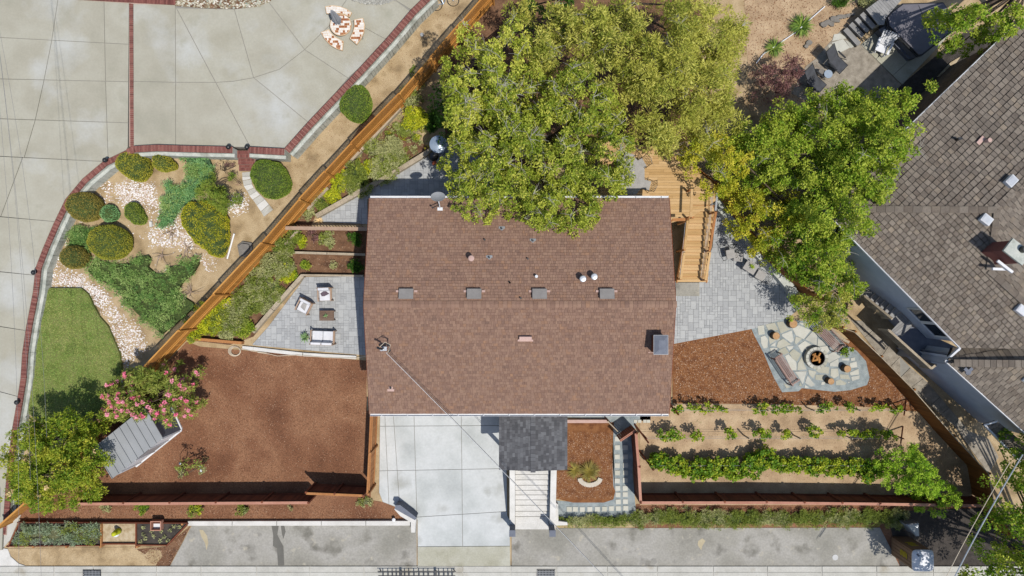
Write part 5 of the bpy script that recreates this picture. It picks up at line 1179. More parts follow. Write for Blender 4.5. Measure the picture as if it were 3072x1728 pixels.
def slat_bench(lb, p0, p1, wd, back_side):
    a, b = at(p0, .45), at(p1, .45); c = (a + b) / 2; d = b - a; L_ = d.length; r = thing('slatted_bench', lb, 'bench', (0, 0, 0)); W_ = wd / 2
    for i in range(6): MB().box((0, -W_ + wd * (i + .5) / 6, .44), (L_, wd / 6 * .62, .025)).obj('seat_slat', 'bench_wood', r)
    for x in (-L_ / 2, L_ / 2):
        for y_ in (-W_, W_): MB().box((x, y_, .22 if y_ < 0 else .42), (.06, .06, .44 if y_ < 0 else .84)).obj('leg', 'bench_wood', r)
        MB().box((x, 0, .62), (.07, wd, .03)).obj('armrest', 'bench_wood', r)
        for i in range(5): MB().box((x, -W_ + wd * (i + .5) / 5, .53), (.025, .03, .18)).obj('arm_slat', 'bench_wood', r)
    MB().box((0, W_ + .03, .86), (L_, .04, .07)).obj('back_rail', 'bench_wood', r)
    for i in range(14): MB().box((-L_ / 2 + L_ * (i + .5) / 14, W_ + .02, .65), (.04, .02, .4)).obj('back_slat', 'bench_wood', r)
    r.location = (c.x, c.y, .05); r.rotation_euler = (0, 0, math.atan2(d.y, d.x) + (math.pi if back_side else 0)); return r
slat_bench('slatted wooden bench on the lower left of the fire pit', D2(190, 670), D2(355, 920), .55, True)
slat_bench('slatted wooden bench on the upper right of the fire pit, by the small tree', D2(590, 395), D2(780, 595), .55, False)
for (x, y_, r_, lb) in ((350, 360, 40, 'cut log stool at the top of the flagstone patio'), (184, 476, 36, 'cut log stool left of the fire pit, above the lower bench'), (873, 795, 35, 'cut log stool at the right of the fire pit'), (715, 916, 32, 'cut log stool at the bottom edge of the flagstone patio')):
    c = at(D2(x, y_), .5); o = thing('log_stool', lb, 'log stool', (c.x, c.y, .05), 'log stools round the fire pit'); rr = r_ / 3.22 / FPX * (CAMH - .5)
    MB().cyl((c.x, c.y, .05), rr * 1.04, rr, .43, 16).obj('log', 'bark', o); MB().cyl((c.x, c.y, .481), rr * .95, rr * .93, .012, 16).obj('cut_face', 'stump_top', o)
c = at(D2(573, 690), .3); fp = thing('fire_pit', 'round stone fire pit with split logs in the middle of the flagstones', 'fire pit', (c.x, c.y, .05))
ro, ri = .64, .46
for k_ in range(16):
    a0, a1 = 2 * math.pi * k_ / 16 + .015, 2 * math.pi * (k_ + 1) / 16 - .015
    MB().prism([(c.x + r_ * math.cos(a), c.y + r_ * math.sin(a)) for r_, a in ((ri, a0), (ro, a0), (ro, (a0 + a1) / 2), (ro, a1), (ri, a1), (ri, (a0 + a1) / 2))], .03, .36).obj('stone_block', 'flagstone', fp)
MB().cyl((c.x, c.y, .06), ri, ri, .02, 24).obj('ash_bed', 'dark_soil', fp)
MB().lathe((c.x, c.y, .1), [(ri + .0, 0), (ri + .005, .3), (ri - .03, .3), (ri - .03, 0)], 32).obj('steel_liner', 'metal_black', fp)
for (dx, dy, a, l) in ((-.15, .05, 1.3, .5), (.12, .1, 1.1, .45), (0, -.12, .2, .5), (.05, .0, 2.3, .55), (-.05, .12, -.5, .4), (.15, -.1, 1.7, .35)):
    u = Vector((math.cos(a), math.sin(a), .12)) * l / 2; q_ = Vector((c.x + dx, c.y + dy, .22 + random.uniform(0, .08))); MB().tube([q_ - u, q_ + u], .06, 6).obj('log', 'log_wood', fp)
# bistro set on the right patio, and dining set on the deck
def metal_chair(lb, m_seat='cushion_grey', w=.55):
    r = thing('metal_chair', lb, 'chair'); W_ = w / 2
    for x in (-W_, W_):
        for y_ in (-W_, W_): MB().tube([(x, y_, .45), (x * 1.1, y_ * 1.1, 0)], .014, 6).obj('leg', 'metal_black', r)
        MB().tube([(x, -W_, .45), (x * 1.08, -W_ * .9, .66), (x * 1.08, W_ * .5, .68), (x, W_ + .02, .6)], .016, 6).obj('armrest', 'metal_black', r)
    fr = MB(); fr.tube([(-W_, W_, .45), (-W_ * 1.05, W_ + .2, .95), (0, W_ + .26, 1.02), (W_ * 1.05, W_ + .2, .95), (W_, W_, .45)], .016, 6)
    fr.obj('back_frame', 'metal_black', r); la = MB()
    for i in range(6):
        t0 = -W_ + w * i / 6; la.tube([(t0, W_ + .02, .5), (t0 + .16, W_ + .22, .95)], .008, 4); la.tube([(t0 + .1, W_ + .02, .5), (t0 - .06, W_ + .22, .95)], .008, 4)
    la.obj('back_lattice', 'metal_black', r); o = MB().box((0, 0, .48), (w * .95, w * .95, .08)).obj('seat_cushion', m_seat, r); bm_(o, .025); return r
def placed(o, p, z, base, rz, lb=None):
    o.location = seatp(p, z, base); o.rotation_euler = (0, 0, R(rz)); 
    if lb: o['label'] = lb
    return o
mc = metal_chair('black lattice-back chair with grey cushion on the right patio'); placed(mc, C1(2160, 1070), .5, .05, 12)
ot = thing('footstool', 'square grey cushioned footstool in front of the lattice-back chair', 'footstool', seatp(C1(2235, 1100), .4, .05)); oo = wloc(ot)
o = MB().box((oo.x, oo.y, .42), (.52, .48, .12), R(-8)).obj('cushion', 'cushion_grey', ot); bm_(o)
for dx in (-.2, .2):
    for dy in (-.18, .18): bpiece('leg', 'metal_black', ot, (oo.x + dx, oo.y + dy, .2), (.03, .03, .32))
bt = thing('bistro_table', 'square grey bistro table with a small plant on the right patio', 'table', seatp(C1(2358, 1195), .7, .05)); oo = wloc(bt)
MB().box((oo.x, oo.y, .7), (.72, .62, .04), R(-33)).obj('tabletop', 'cushion_grey', bt); 
for a in range(4): q_ = Vector((math.cos(a * 1.57 + .3), math.sin(a * 1.57 + .3), 0)) * .32; MB().tube([(oo.x + q_.x, oo.y + q_.y, .68), (oo.x + q_.x * 1.1, oo.y + q_.y * 1.1, .05)], .016, 6).obj('leg', 'metal_black', bt)
strappy('potted_plant', 'small bright green plant on the bistro table', 'potted plant', (oo.x + .05, oo.y + .03, .72), 18, .2, .04, 'leaf_bright', .06)
c_ = copy_tree(mc); placed(c_, C1(2450, 1275), .5, .05, -120, 'black lattice-back chair in the dappled shade beyond the bistro table')
dt = thing('dining_table', 'large grey stone-topped dining table on the deck, half hidden by the big tree', 'dining table', seatp(C1(1190, 320), ZD + .75, ZD)); oo = wloc(dt)
MB().prism([(oo.x + .85 * math.cos(a), oo.y + 1.05 * math.sin(a)) for a in [math.pi / 8 + k * math.pi / 4 for k in range(8)]], ZD + .68, ZD + .74).obj('tabletop', 'cushion_grey', dt)
MB().cyl((oo.x, oo.y, ZD), .35, .2, .68, 12).obj('pedestal', 'metal_black', dt)
for (p, rz, lb) in ((C1(1290, 205), -60, 'lattice-back dining chair at the upper side of the deck table'), (C1(1340, 400), -105, 'lattice-back dining chair at the lower right side of the deck table'), (C1(1180, 140), -20, 'lattice-back dining chair partly under the tree at the top of the deck table')):
    c_ = copy_tree(mc); placed(c_, p, ZD + .5, ZD, rz, lb)
# mosaic table, benches, closed umbrella
ZT = .75
def mosaic(par, poly, z, pieces=34):
    a = XY(poly, z) if isinstance(poly[0], tuple) and max(abs(q[0]) for q in poly) > 60 else poly
    MB().prism(a, z - .09, z).obj('stone_slab', 'tile_edge', par); b = inset(a, .035)
    x0 = min(p[0] for p in b); x1 = max(p[0] for p in b); y0 = min(p[1] for p in b); y1 = max(p[1] for p in b); st_ = .125; y = y0
    while y < y1:
        x = x0 - random.uniform(0, .1)
        while x < x1:
            w = random.uniform(.08, .2); j_ = lambda: random.uniform(-.012, .012)
            q = clip(b, [(x + .008 + j_(), y + .006 + j_()), (x + w - .004, y + .006), (x + w - .004 + j_(), y + st_ + j_()), (x + .004, y + st_)])
            if q: MB().prism(q, z, z + .006).obj('mosaic_tile', 'tile_brown' if random.random() < .33 else 'tile_white', par)
            x += w
        y += st_ + .008
c = at(B0(843, 240), ZT + .74); mt = thing('mosaic_table', 'round white and brown mosaic table on the concrete court', 'table', (c.x, c.y, ZT))
mosaic(mt, [(c.x + .6 * math.cos(a), c.y + .6 * math.sin(a)) for a in [2 * math.pi * k / 28 for k in range(28)]], ZT + .74)
MB().lathe((c.x, c.y, ZT), [(.3, 0), (.25, .1), (.18, .3), (.28, .65)], 16).obj('pedestal', 'wall_concrete', mt)
um = thing('closed_umbrella', 'closed grey garden umbrella standing through the mosaic table', 'umbrella', (c.x, c.y, ZT + .7))
MB().cyl((c.x, c.y, ZT + .1), .025, .025, 2.6, 8).obj('pole', 'metal_grey', um); uf = MB(); pr_ = [(.05, 1.15), (.2, 1.25), (.23, 1.6), (.16, 2.2), (.07, 2.65), (.02, 2.75)]; nn_ = 16; V = []
for (r_, z_) in pr_: V += [(c.x + r_ * (1 if i % 2 else .62) * math.cos(2 * math.pi * i / nn_), c.y + r_ * (1 if i % 2 else .62) * math.sin(2 * math.pi * i / nn_), ZT + z_) for i in range(nn_)]
uf.add(V, [(k * nn_ + i, k * nn_ + (i + 1) % nn_, (k + 1) * nn_ + (i + 1) % nn_, (k + 1) * nn_ + i) for k in range(len(pr_) - 1) for i in range(nn_)] + [tuple(range((len(pr_) - 1) * nn_, len(pr_) * nn_))]); uf.obj('folded_canopy', 'umbrella_grey', um)
for lb, pl_ in (('above', [(693, 62), (760, 50), (830, 58), (900, 85), (952, 122), (930, 165), (880, 140), (830, 130), (760, 140), (705, 130)]), ('to the right of', [(972, 190), (1060, 172), (1078, 240), (1070, 310), (1045, 370), (1000, 432), (930, 372), (960, 310), (975, 250)]), ('to the lower left of', [(650, 312), (730, 282), (760, 325), (800, 360), (872, 400), (862, 490), (800, 470), (740, 435), (690, 380)])):
    po = tr(B0, *pl_); cx = sum(p[0] for p in po) / len(po); cy = sum(p[1] for p in po) / len(po); w = at((cx, cy), ZT + .42)
    o = thing('mosaic_bench', f'curved white and brown mosaic bench {lb} the round mosaic table', 'bench', (w.x, w.y, ZT), 'curved mosaic benches round the table'); mosaic(o, XY(po, ZT + .42), ZT + .42)
    wp = XY(po, ZT + .42)
    for q_ in (wp[0], wp[len(wp) // 2]): MB().box(((q_[0] * .6 + w.x * .4), (q_[1] * .6 + w.y * .4), ZT + .165), (.2, .2, .33)).obj('support', 'wall_concrete', o)
# patio heater and kettle grill
c = at(B0(1785, 1390), 2.2); hp = thing('patio_heater', 'patio heater with round steel reflector behind the house', 'patio heater', (c.x, c.y, .05))
MB().lathe((c.x, c.y, 2.1), [(.48, 0), (.48, .02), (.3, .1), (.12, .15), (.02, .16)], 28).obj('reflector', 'heater_steel', hp); MB().cyl((c.x, c.y, 1.75), .1, .13, .34, 14).obj('burner', 'metal_shiny', hp)
MB().cyl((c.x, c.y, .6), .035, .035, 1.2, 10).obj('pole', 'metal_shiny', hp); MB().cyl((c.x, c.y, .05), .24, .22, .6, 16).obj('tank_housing', 'heater_steel', hp)
c = at(B1(1738, 118), .9); kg = thing('kettle_grill', 'black kettle grill next to the patio heater', 'grill', (c.x, c.y, .05))
MB().lathe((c.x, c.y, .5), [(.05, 0), (.22, .08), (.31, .25), (.31, .3), (.27, .42), (.15, .5), (.03, .53)], 20).obj('bowl', 'metal_black', kg, True)
for a in (0, 2.1, 4.2): MB().tube([(c.x + .15 * math.cos(a), c.y + .15 * math.sin(a), .6), (c.x + .28 * math.cos(a), c.y + .28 * math.sin(a), .05)], .014, 6).obj('leg', 'metal_grey', kg)
MB().box((c.x + .05, c.y - .4, .75), (.26, .2, .03), .4).obj('side_shelf', 'terracotta', kg)
# hose
hz = MB(); c = at(A2(2262, 622), .08)
for k_ in range(4): hz.tube([(c.x + (.36 - k_ * .03) * math.cos(a) + .03 * k_, c.y + (.3 - .02 * k_) * math.sin(a), .04 + k_ * .025) for a in [2 * math.pi * t / 22 for t in range(23)]], .017, 5)
pts_ = tr(A2, (2330, 600), (2450, 625), (2576, 640)) + tr(B2, (40, 635), (150, 650), (230, 670), (430, 660), (520, 668), (700, 685), (850, 690), (1000, 690), (1085, 672))
hz.tube([tuple(at(p, .17)[:2]) + (.165,) for p in pts_], .017, 5); tag(hz.obj('garden_hose', 'hose_cream'), 'cream garden hose, coiled at one end, lying along the kerb of the left patio', 'hose')
# portable toilet
c = at((2766, 1680), 2.15); pt = thing('portable_toilet', 'tan brown portable toilet with white roof at the lower right kerb', 'portable toilet', (c.x, c.y, .05)); S_ = .54
o = MB().box((c.x, c.y, 1.12), (2 * S_, 2 * S_, 2.1)).obj('body', 'toilet_brown', pt); bm_(o, .05)
for i in range(5):
    MB().box((c.x - S_ - .012, c.y - .4 + .2 * i, 1.1), (.02, .04, 1.9)).obj('wall_rib', 'toilet_brown', pt); 
MB().box((c.x - .02, c.y + S_ + .012, 1.1), (.86, .025, 1.9)).obj('door', 'toilet_brown', pt)
rf_ = MB(); n_ = 24; V = []
for k_, (s_, z_) in enumerate(((1.0, 2.17), (1.02, 2.24), (.9, 2.33), (.5, 2.4))):
    for i in range(n_):
        a = 2 * math.pi * i / n_; cc_, ss_ = math.cos(a), math.sin(a); e_ = .35
        V.append((c.x + S_ * 1.08 * s_ * math.copysign(abs(cc_) ** e_, cc_), c.y + S_ * 1.08 * s_ * math.copysign(abs(ss_) ** e_, ss_), z_))
rf_.add(V, [(k_ * n_ + i, k_ * n_ + (i + 1) % n_, (k_ + 1) * n_ + (i + 1) % n_, (k_ + 1) * n_ + i) for k_ in range(3) for i in range(n_)] + [tuple(range(3 * n_, 4 * n_))]); rf_.obj('roof', 'roof_translucent', pt)
MB().box((c.x - .32, c.y + .33, 2.36), (.2, .09, .06), R(-40)).obj('vent', 'cap_grey_stone', pt)
zg = MB()
for i in range(5): zg.box((c.x - S_ - .03, c.y + .02 + (i % 2) * .05, 1.1 + i * .14), (.012, .3, .1))
zg.obj('yellow_lettering', 'sticker_yellow', pt); zg = MB()
for i in range(4): zg.box((c.x - .1 + (i % 2) * .06, c.y + S_ + .03, 1.1 + i * .14), (.42, .012, .09))
zg.obj('yellow_lettering', 'sticker_yellow', pt)
ob = thing('utility_box', 'pale metal utility box behind the portable toilet', 'utility box', at(D3(1500, 1000), 0)); P_ = XY(tr(D3, (1430, 950), (1560, 935), (1565, 1065), (1530, 1065)), .9); MB().prism(P_, 0, .9).obj('cabinet', 'metal_grey', ob); MB().prism(inset(P_, .05), .9, .93).obj('lid', 'metal_shiny', ob)
# hot tub, steps, chairs in the upper right yard
tubp = tr(D0, (1245, 190), (1370, 60), (1850, 110), (1945, 265), (1840, 330), (1570, 545), (1515, 520))
tz = .95; tb_ = thing('hot_tub', 'large hot tub with dark grey cover in the upper right yard', 'hot tub', at(D0(1560, 300), 0))
tw = XY(tr(D0, (1240, 170), (1290, 110), (1400, 30), (1800, 20), (1960, 250), (1590, 540), (1550, 550), (1520, 520), (1260, 260)), tz)
MB().prism(inset(tw, .08), 0, tz - .1).obj('cabinet', 'cap_grey_stone', tb_); MB().prism(tw, tz - .1, tz - .03).obj('rim', 'metal_black', tb_); MB().prism(inset(tw, .1), tz - .03, tz + .06).obj('cover', 'tub_cover', tb_)
a, b = at(D0(1500, 40), tz), at(D0(1760, 460), tz); MB().bar(a + Vector((.3, -.1, .063)), b + Vector((-.4, .5, .063)), .03, .01).obj('cover_seam', 'metal_black', tb_)
ds_ = thing('deck_steps', 'grey timber steps with dark gaps leading up to the grey deck by the hot tub', 'steps', at(D0(980, 260), 0))
sq = [((1040, 100), (1160, 235)), ((985, 150), (1105, 285)), ((935, 200), (1050, 320)), ((880, 250), (1000, 370)), ((825, 300), (960, 450))]
for i, (p, q_) in enumerate(sq):
    z = .95 - i * .18; a, b = at(D0(*p), z), at(D0(*q_), z); d = (b - a).normalized(); n_ = Vector((d.y, -d.x, 0)); barpiece('tread', 'grey_wood', ds_, a + n_ * .12 - n_ * .3, b + n_ * .12 - n_ * .3, .3, .05); barpiece('riser', 'metal_black', ds_, a + Vector((0, 0, -.08)), b + Vector((0, 0, -.08)), .03, .12)
gd_ = thing('grey_deck', 'small grey board deck between the steps and the hot tub at the top', 'deck', at(D0(1200, 80), 0)); gp = XY(tr(D0, (1050, 90), (1200, -20), (1420, -30), (1240, 170), (1225, 240), (1170, 240)), 1.05)
cr_, sr_ = math.cos(R(-48)), math.sin(R(-48)); lo_ = [(x * cr_ + y * sr_, -x * sr_ + y * cr_) for x, y in gp]; y = min(p[1] for p in lo_)
while y < max(p[1] for p in lo_):
    q_ = clip(lo_, [(-99, y), (99, y), (99, y + .14), (-99, y + .14)]); 
    if q_: MB().prism([(a * cr_ - b * sr_, a * sr_ + b * cr_) for a, b in q_], 1.0, 1.05).obj('deck_board', 'grey_wood', gd_)
    y += .15
MB().prism(inset(gp, .1), 0, 1.0).obj('deck_base', 'wall_concrete', gd_)
sb = thing('sunken_box', 'pale storage box between the deck steps and the hot tub', 'box', at(D0(1230, 290), 0)); MB().prism(XY(tr(D0, (1175, 285), (1240, 245), (1340, 340), (1290, 400)), .6), 0, .6).obj('box_body', 'cap_grey_stone', sb); MB().prism(XY(tr(D0, (1320, 420), (1350, 350), (1510, 540), (1470, 575)), .35), 0, .35).obj('box_step', 'cap_grey_stone', sb)
ad = thing('adirondack_chair', 'white slatted adirondack chair beside the hot tub', 'chair')
for i in range(7): a = (i - 3) * .11; MB().bar((a * .75, .22, .38), (a * 1.35, .75, 1.0 - abs(i - 3) * .03), .1, .02).obj('back_slat', 'plastic_white', ad)
for i in range(5): MB().box((0, -.22 + i * .115, .4 - i * .02), (.56, .106, .02)).obj('seat_slat', 'plastic_white', ad)
for s in (-1, 1):
    MB().bar((s * .34, -.35, .58), (s * .4, .4, .6), .12, .025).obj('armrest', 'plastic_white', ad); MB().bar((s * .3, -.3, 0), (s * .32, -.32, .58), .05, .09).obj('front_leg', 'plastic_white', ad); MB().bar((s * .28, -.42, .38), (s * .28, .6, .02), .03, .1).obj('rear_leg', 'plastic_white', ad)
placed(ad, D0(1210, 460), .5, .07, -22)
def recliner(lb):
    r = thing('folding_recliner', lb, 'recliner')
    for s in (-1, 1):
        MB().tube([(s * .3, -.55, .42), (s * .3, .1, .42), (s * .3, .75, 1.0)], .016, 6).obj('side_rail', 'metal_black', r); MB().tube([(s * .33, -.3, 0), (s * .33, .35, .62)], .016, 6).obj('leg', 'metal_black', r); MB().tube([(s * .33, .4, 0), (s * .33, -.3, .62)], .016, 6).obj('leg', 'metal_black', r)
        MB().box((s * .36, .05, .64), (.07, .5, .03)).obj('armrest', 'metal_black', r)
    MB().tube([(-.3, -.55, .42), (.3, -.55, .42)], .016, 6).tube([(-.3, .75, 1.0), (.3, .75, 1.0)], .016, 6).obj('end_rail', 'metal_black', r)
    MB().box((0, -.2, .43), (.56, .66, .02)).obj('seat_sling', 'sling_black', r); MB().bar((0, .14, .46), (0, .72, .98), .56, .02).obj('back_sling', 'sling_black', r); return r
r1 = recliner('black folding recliner on the upper terrace, nearer the grey steps'); placed(r1, D0(755, 600), .5, .03, 47)
r2 = copy_tree(r1); placed(r2, D0(550, 790), .5, .03, 47, 'black folding recliner on the upper terrace, nearer the purple shrub')
r1.scale = (1.15,) * 3; r2.scale = (1.15,) * 3
st_ = thing('side_table', 'round glass side table between the two black recliners', 'side table', seatp(D0(685, 715), .45, .03)); oo = wloc(st_)
MB().cyl((oo.x, oo.y, .45), .24, .24, .02, 20).obj('tabletop', 'heater_steel', st_)
for a in range(3): MB().tube([(oo.x + .2 * math.cos(a * 2.1), oo.y + .2 * math.sin(a * 2.1), .45), (oo.x + .22 * math.cos(a * 2.1), oo.y + .22 * math.sin(a * 2.1), .03)], .012, 6).obj('leg', 'metal_black', st_)
o = thing('side_table', 'low round stone stool left of the glass side table', 'stool', seatp(D0(620, 690), .4, .03)); oo = wloc(o); MB().lathe((oo.x, oo.y, .03), [(.15, 0), (.2, .2), (.16, .38)], 16).obj('drum', 'boulder', o)
pk = thing('leaning_plank', 'pale yellow plank lying in the dark gap beside the neighbour roof', 'plank', at(D0(1850, 650), .1)); P_ = XY(tr(D0, (1735, 745), (1870, 600), (1965, 545), (1900, 640), (1790, 725)), .1); MB().prism(P_, .05, .1).obj('plank', 'gravel_tan', pk)
pvc = thing('white_pipe', 'white plastic pipe lying on the tan earth near the lattice fence', 'pipe', at(A1(2225, 1000), 0)); MB().tube([at(A1(2262, 872), .08), at(A1(2195, 1115), .06)], .05, 8).obj('tube', 'plastic_white', pvc)
bo = thing('boulder', 'flat grey boulder beside the lattice fence', 'boulder', at(A1(2345, 1030), 0)); P_ = XY(tr(A1, (2280, 985), (2330, 945), (2420, 960), (2425, 1030), (2360, 1100), (2300, 1085)), .35); MB().prism(P_, 0, .18).obj('stone_base', 'boulder', bo); MB().prism(inset(P_, .12), .18, .34).obj('stone_top', 'boulder', bo)
bb = tag(MB().prism(inset(XY(tr(A1, (1440, 755), (1465, 755), (1468, 805), (1445, 808)), .12), 0), 0, .14).obj('white_rock', 'white_concrete'), 'single white rock at the tip of the blue-green juniper', 'rock')
ra_ = thing('stone_ring', 'crescent of pale stones round a grass clump in the entry bed', 'stone edging', at(C3(805, 540), 0))
for i in range(11):
    a = R(195 + i * 15); c = at(C3(805 + 98 * math.cos(a), 500 - 68 * math.sin(a)), .1); bpiece('stone', 'wall_beige', ra_, (c.x, c.y, .06), (.17, .26, .16), a + R(90) + R(random.uniform(-8, 8)), R(4))
pg = thing('white_planter', 'pinkish edging board in the narrow strip between the house and the entry bed', 'edging', at(C2(780, 1300), 0)); a, b = at(C2(585, 1302), .3), at(C2(985, 1302), .3); barpiece('board', 'flash_pink', pg, a - Vector((0, 0, .15)), b - Vector((0, 0, .15)), .18, .3)
# ================================================================== PLANTS
def vcat(parts): 
    V = []; F = []; T_ = []; n = 0
    for v, f_, t in parts: V.append(v); F.append(f_ + n); T_.append(t); n += len(v)
    return np.vstack(V), np.vstack(F), np.concatenate(T_)
def crown_pts(p, z, rpx, thick, dens, jit=.25):
    """clump centres through the upper shell of one lobe of a crown; p, rpx in photo scale at height z"""
    c = at(p, z); k = (CAMH - z) / FPX; rx, ry = (rpx if isinstance(rpx, tuple) else (rpx, rpx)); rx *= k; ry *= k
    n = max(3, int(math.pi * rx * ry * dens)); a = rng.uniform(0, 2 * math.pi, n); rho = np.sqrt(rng.uniform(0, 1, n)) 
    rho *= 1 + .07 * np.sin(a * 5 + c.x) + .05 * np.sin(a * 9 + c.y)
    zz = np.sqrt(np.clip(1 - rho ** 2, 0, 1)) * thick * rng.uniform(.15, 1.0, n) ** .5 - thick + rng.normal(0, jit * 1.3, n)
    return np.column_stack([c.x + rho * rx * np.cos(a), c.y + rho * ry * np.sin(a), z + zz])
def carve(C, sc=1.1, thr=-.25):
    s = np.sin(C[:, 0] * sc * 1.7 + 1.3 * np.sin(C[:, 1] * sc)) * np.cos(C[:, 1] * sc * 1.5 + 1.1 * np.sin(C[:, 0] * sc * .8 + 1)) + .35 * np.sin(C[:, 0] * 5.1 + C[:, 1] * 3.3) * np.sin(C[:, 1] * 4.7 - C[:, 0] * 1.9)
    C[:, 2] += np.clip(s, -1, .6) * 1.0
    return C[s > thr], s
def tree(lb, lobes, m, trunk, cat='tree', name='tree', dens=7, rad=.42, per=70, L=.15, Wd=.07, up=.35, th=None, twigs=0, out=.5, extra=None, carve_t=-.45, group=None, flower=None, squash=.6, sc=1.1, tr_r=.22):
    t0 = at(trunk, 0); r = thing(name, lb, cat, t0, group); parts = []; allC = []
    for (p, z, rp, *mm) in lobes:
        thk = th or max(.8, z * .45); C = crown_pts(p, z, rp, thk, dens)
        C, s = carve(C, sc, carve_t); allC.append(C)
        parts.append((mm[0] if mm else m, clumpleaves(C, rng.uniform(rad * .6, rad * 1.15, len(C)), per, L, Wd, up, squash, out)))
    mats_ = {}
    for k_, v in parts: mats_.setdefault(k_, []).append(v)
    for k_, v in mats_.items(): soup('crown', vcat(v), k_, r)
    A_ = np.vstack(allC); tb = MB(); zt = max(.3, A_[:, 2].mean() * .6)
    tb.tube([t0, t0 + Vector((.1, .05, zt * .5)), t0 + Vector((.05, -.1, zt))], tr_r, 8, r1=tr_r * .6); tb.obj('trunk', 'bark', r)
    lm = MB()
    for i in range(min(16, 3 + len(lobes) * 3)):
        q = A_[rng.integers(len(A_))]; s0 = t0 + Vector((.05, -.1, zt)); e_ = Vector(q) - Vector((0, 0, .35)); m_ = s0.lerp(e_, .5) + Vector((random.uniform(-.2, .2), random.uniform(-.2, .2), .2)); lm.tube([s0, m_, e_], tr_r * .4, 5, r1=.02)
    lm.obj('limbs', 'bark', r)
    if twigs:
        tw = MB(); top = A_[A_[:, 2] > np.percentile(A_[:, 2], 40)]
        for i in range(twigs):
            q = Vector(top[rng.integers(len(top))]) + Vector((0, 0, .25)); 
            for j_ in range(5): a = random.uniform(0, 6.28); l = random.uniform(.25, .6); e_ = q + Vector((math.cos(a) * l, math.sin(a) * l, random.uniform(-.05, .2))); tw.tube([q, q.lerp(e_, .5) + Vector((.03, .02, .03)), e_], .012, 3, r1=.005)
        stuff(tw.obj('bare_twigs', 'twig', r))
    if flower:
        fm, nf, sz_, reg = flower; q = A_[rng.integers(len(A_), size=nf)] if reg is None else np.array([A_[i] for i in rng.permutation(len(A_)) if reg(A_[i])][:nf])
        q = q + np.array([0, 0, rad * .55]); soup('blossom', clumpleaves(q, sz_, 26, .09, .075, 1.2, .5, .2), fm, r)
    return r
# big central grove
tree('large olive-green oak with grey twigs overhanging the top of the brown roof', [((1500, 560), 8.0, (200, 105)), ((1680, 600), 8.0, (130, 90)), ((1480, 420), 8.6, (150, 150)), ((1650, 400), 9.0, (170, 160)), ((1800, 500), 8.4, (110, 100)), ((1760, 640), 7.4, (60, 62)), ((1730, 280), 8.8, (170, 130)), ((1560, 260), 8.6, (150, 120)), ((1505, 640), 7.6, (55, 40)), ((1735, 672), 7.2, (50, 32)), ((1345, 200), 7.5, (40, 60)), ((1860, 520), 7.8, (60, 50)), ((1640, 655), 7.4, (60, 26)), ((1350, 480), 6.8, (50, 60)), ((1380, 560), 6.6, (40, 20)), ((1850, 400), 8, (80, 100)), ((1440, 320), 8, (90, 90)), ((1600, 340), 8.6, (120, 90))],
     'leaf_oak', (1600, 480), dens=13, rad=.29, per=62, L=.12, Wd=.065, twigs=170, carve_t=-.66, tr_r=.4)
tree('smaller olive-green tree at the upper left of the grove beside the lattice fence', [((1500, 110), 11.0, (75, 90)), ((1440, 200), 11, (85, 100)), ((1395, 230), 10.2, (85, 85)), ((1400, 330), 9.5, (88, 85)), ((1390, 440), 8, (65, 75)), ((1540, 60), 10, (60, 60)), ((1420, 90), 10, (70, 60)), ((1440, 520), 7.6, (60, 60))],
     'leaf_oak', (1450, 240), dens=13, rad=.3, per=62, L=.12, Wd=.065, twigs=50, carve_t=-.5, tr_r=.25)
tree('yellow-green feathery tree along the top edge of the grove', [((1760, 60), 8.6, (120, 90)), ((1900, 90), 8.6, (120, 110)), ((1680, 130), 8.0, (80, 70)), ((1820, 190), 8.4, (110, 70)), ((2010, 40), 8.0, (110, 90)), ((1700, 40), 7.6, (90, 60)), ((1830, 10), 8, (120, 60)), ((2120, 10), 7, (90, 60)), ((1620, 150), 7.6, (70, 60)), ((1560, 10), 6.5, (60, 30))],
     'leaf_pine', (1800, 100), dens=8, rad=.42, per=80, L=.2, Wd=.045, twigs=15, carve_t=-.5, out=.85, tr_r=.3)
tree('pale soft-leaved tree at the right side of the grove above the deck', [((2060, 150), 7.4, (150, 130)), ((2000, 290), 7.6, (150, 120)), ((2130, 250), 6.8, (110, 110)), ((2170, 90), 6.0, (110, 100)), ((2090, 370), 6.6, (110, 90)), ((2000, 410), 6.6, (60, 60)), ((2180, 330), 5.6, (70, 70)), ((1960, 180), 8.0, (90, 90)), ((2180, 200), 5.4, (70, 110)), ((2200, 30), 5.2, (60, 60))],
     'leaf_pine', (2080, 240), dens=8, rad=.45, per=80, L=.19, Wd=.045, twigs=15, carve_t=-.55, out=.8, tr_r=.3)
tree('dark shaded undergrowth tree deep at the top of the grove gap', [((1600, 40), 3.0, (60, 60)), ((1350, 360), 3.0, (70, 60)), ((1330, 290), 2.6, (50, 60)), ((1700, 20), 6.5, (60, 50))], 'leaf_dark', (1600, 50), dens=5, rad=.4, per=45, L=.16, Wd=.08, carve_t=-.4, tr_r=.12)
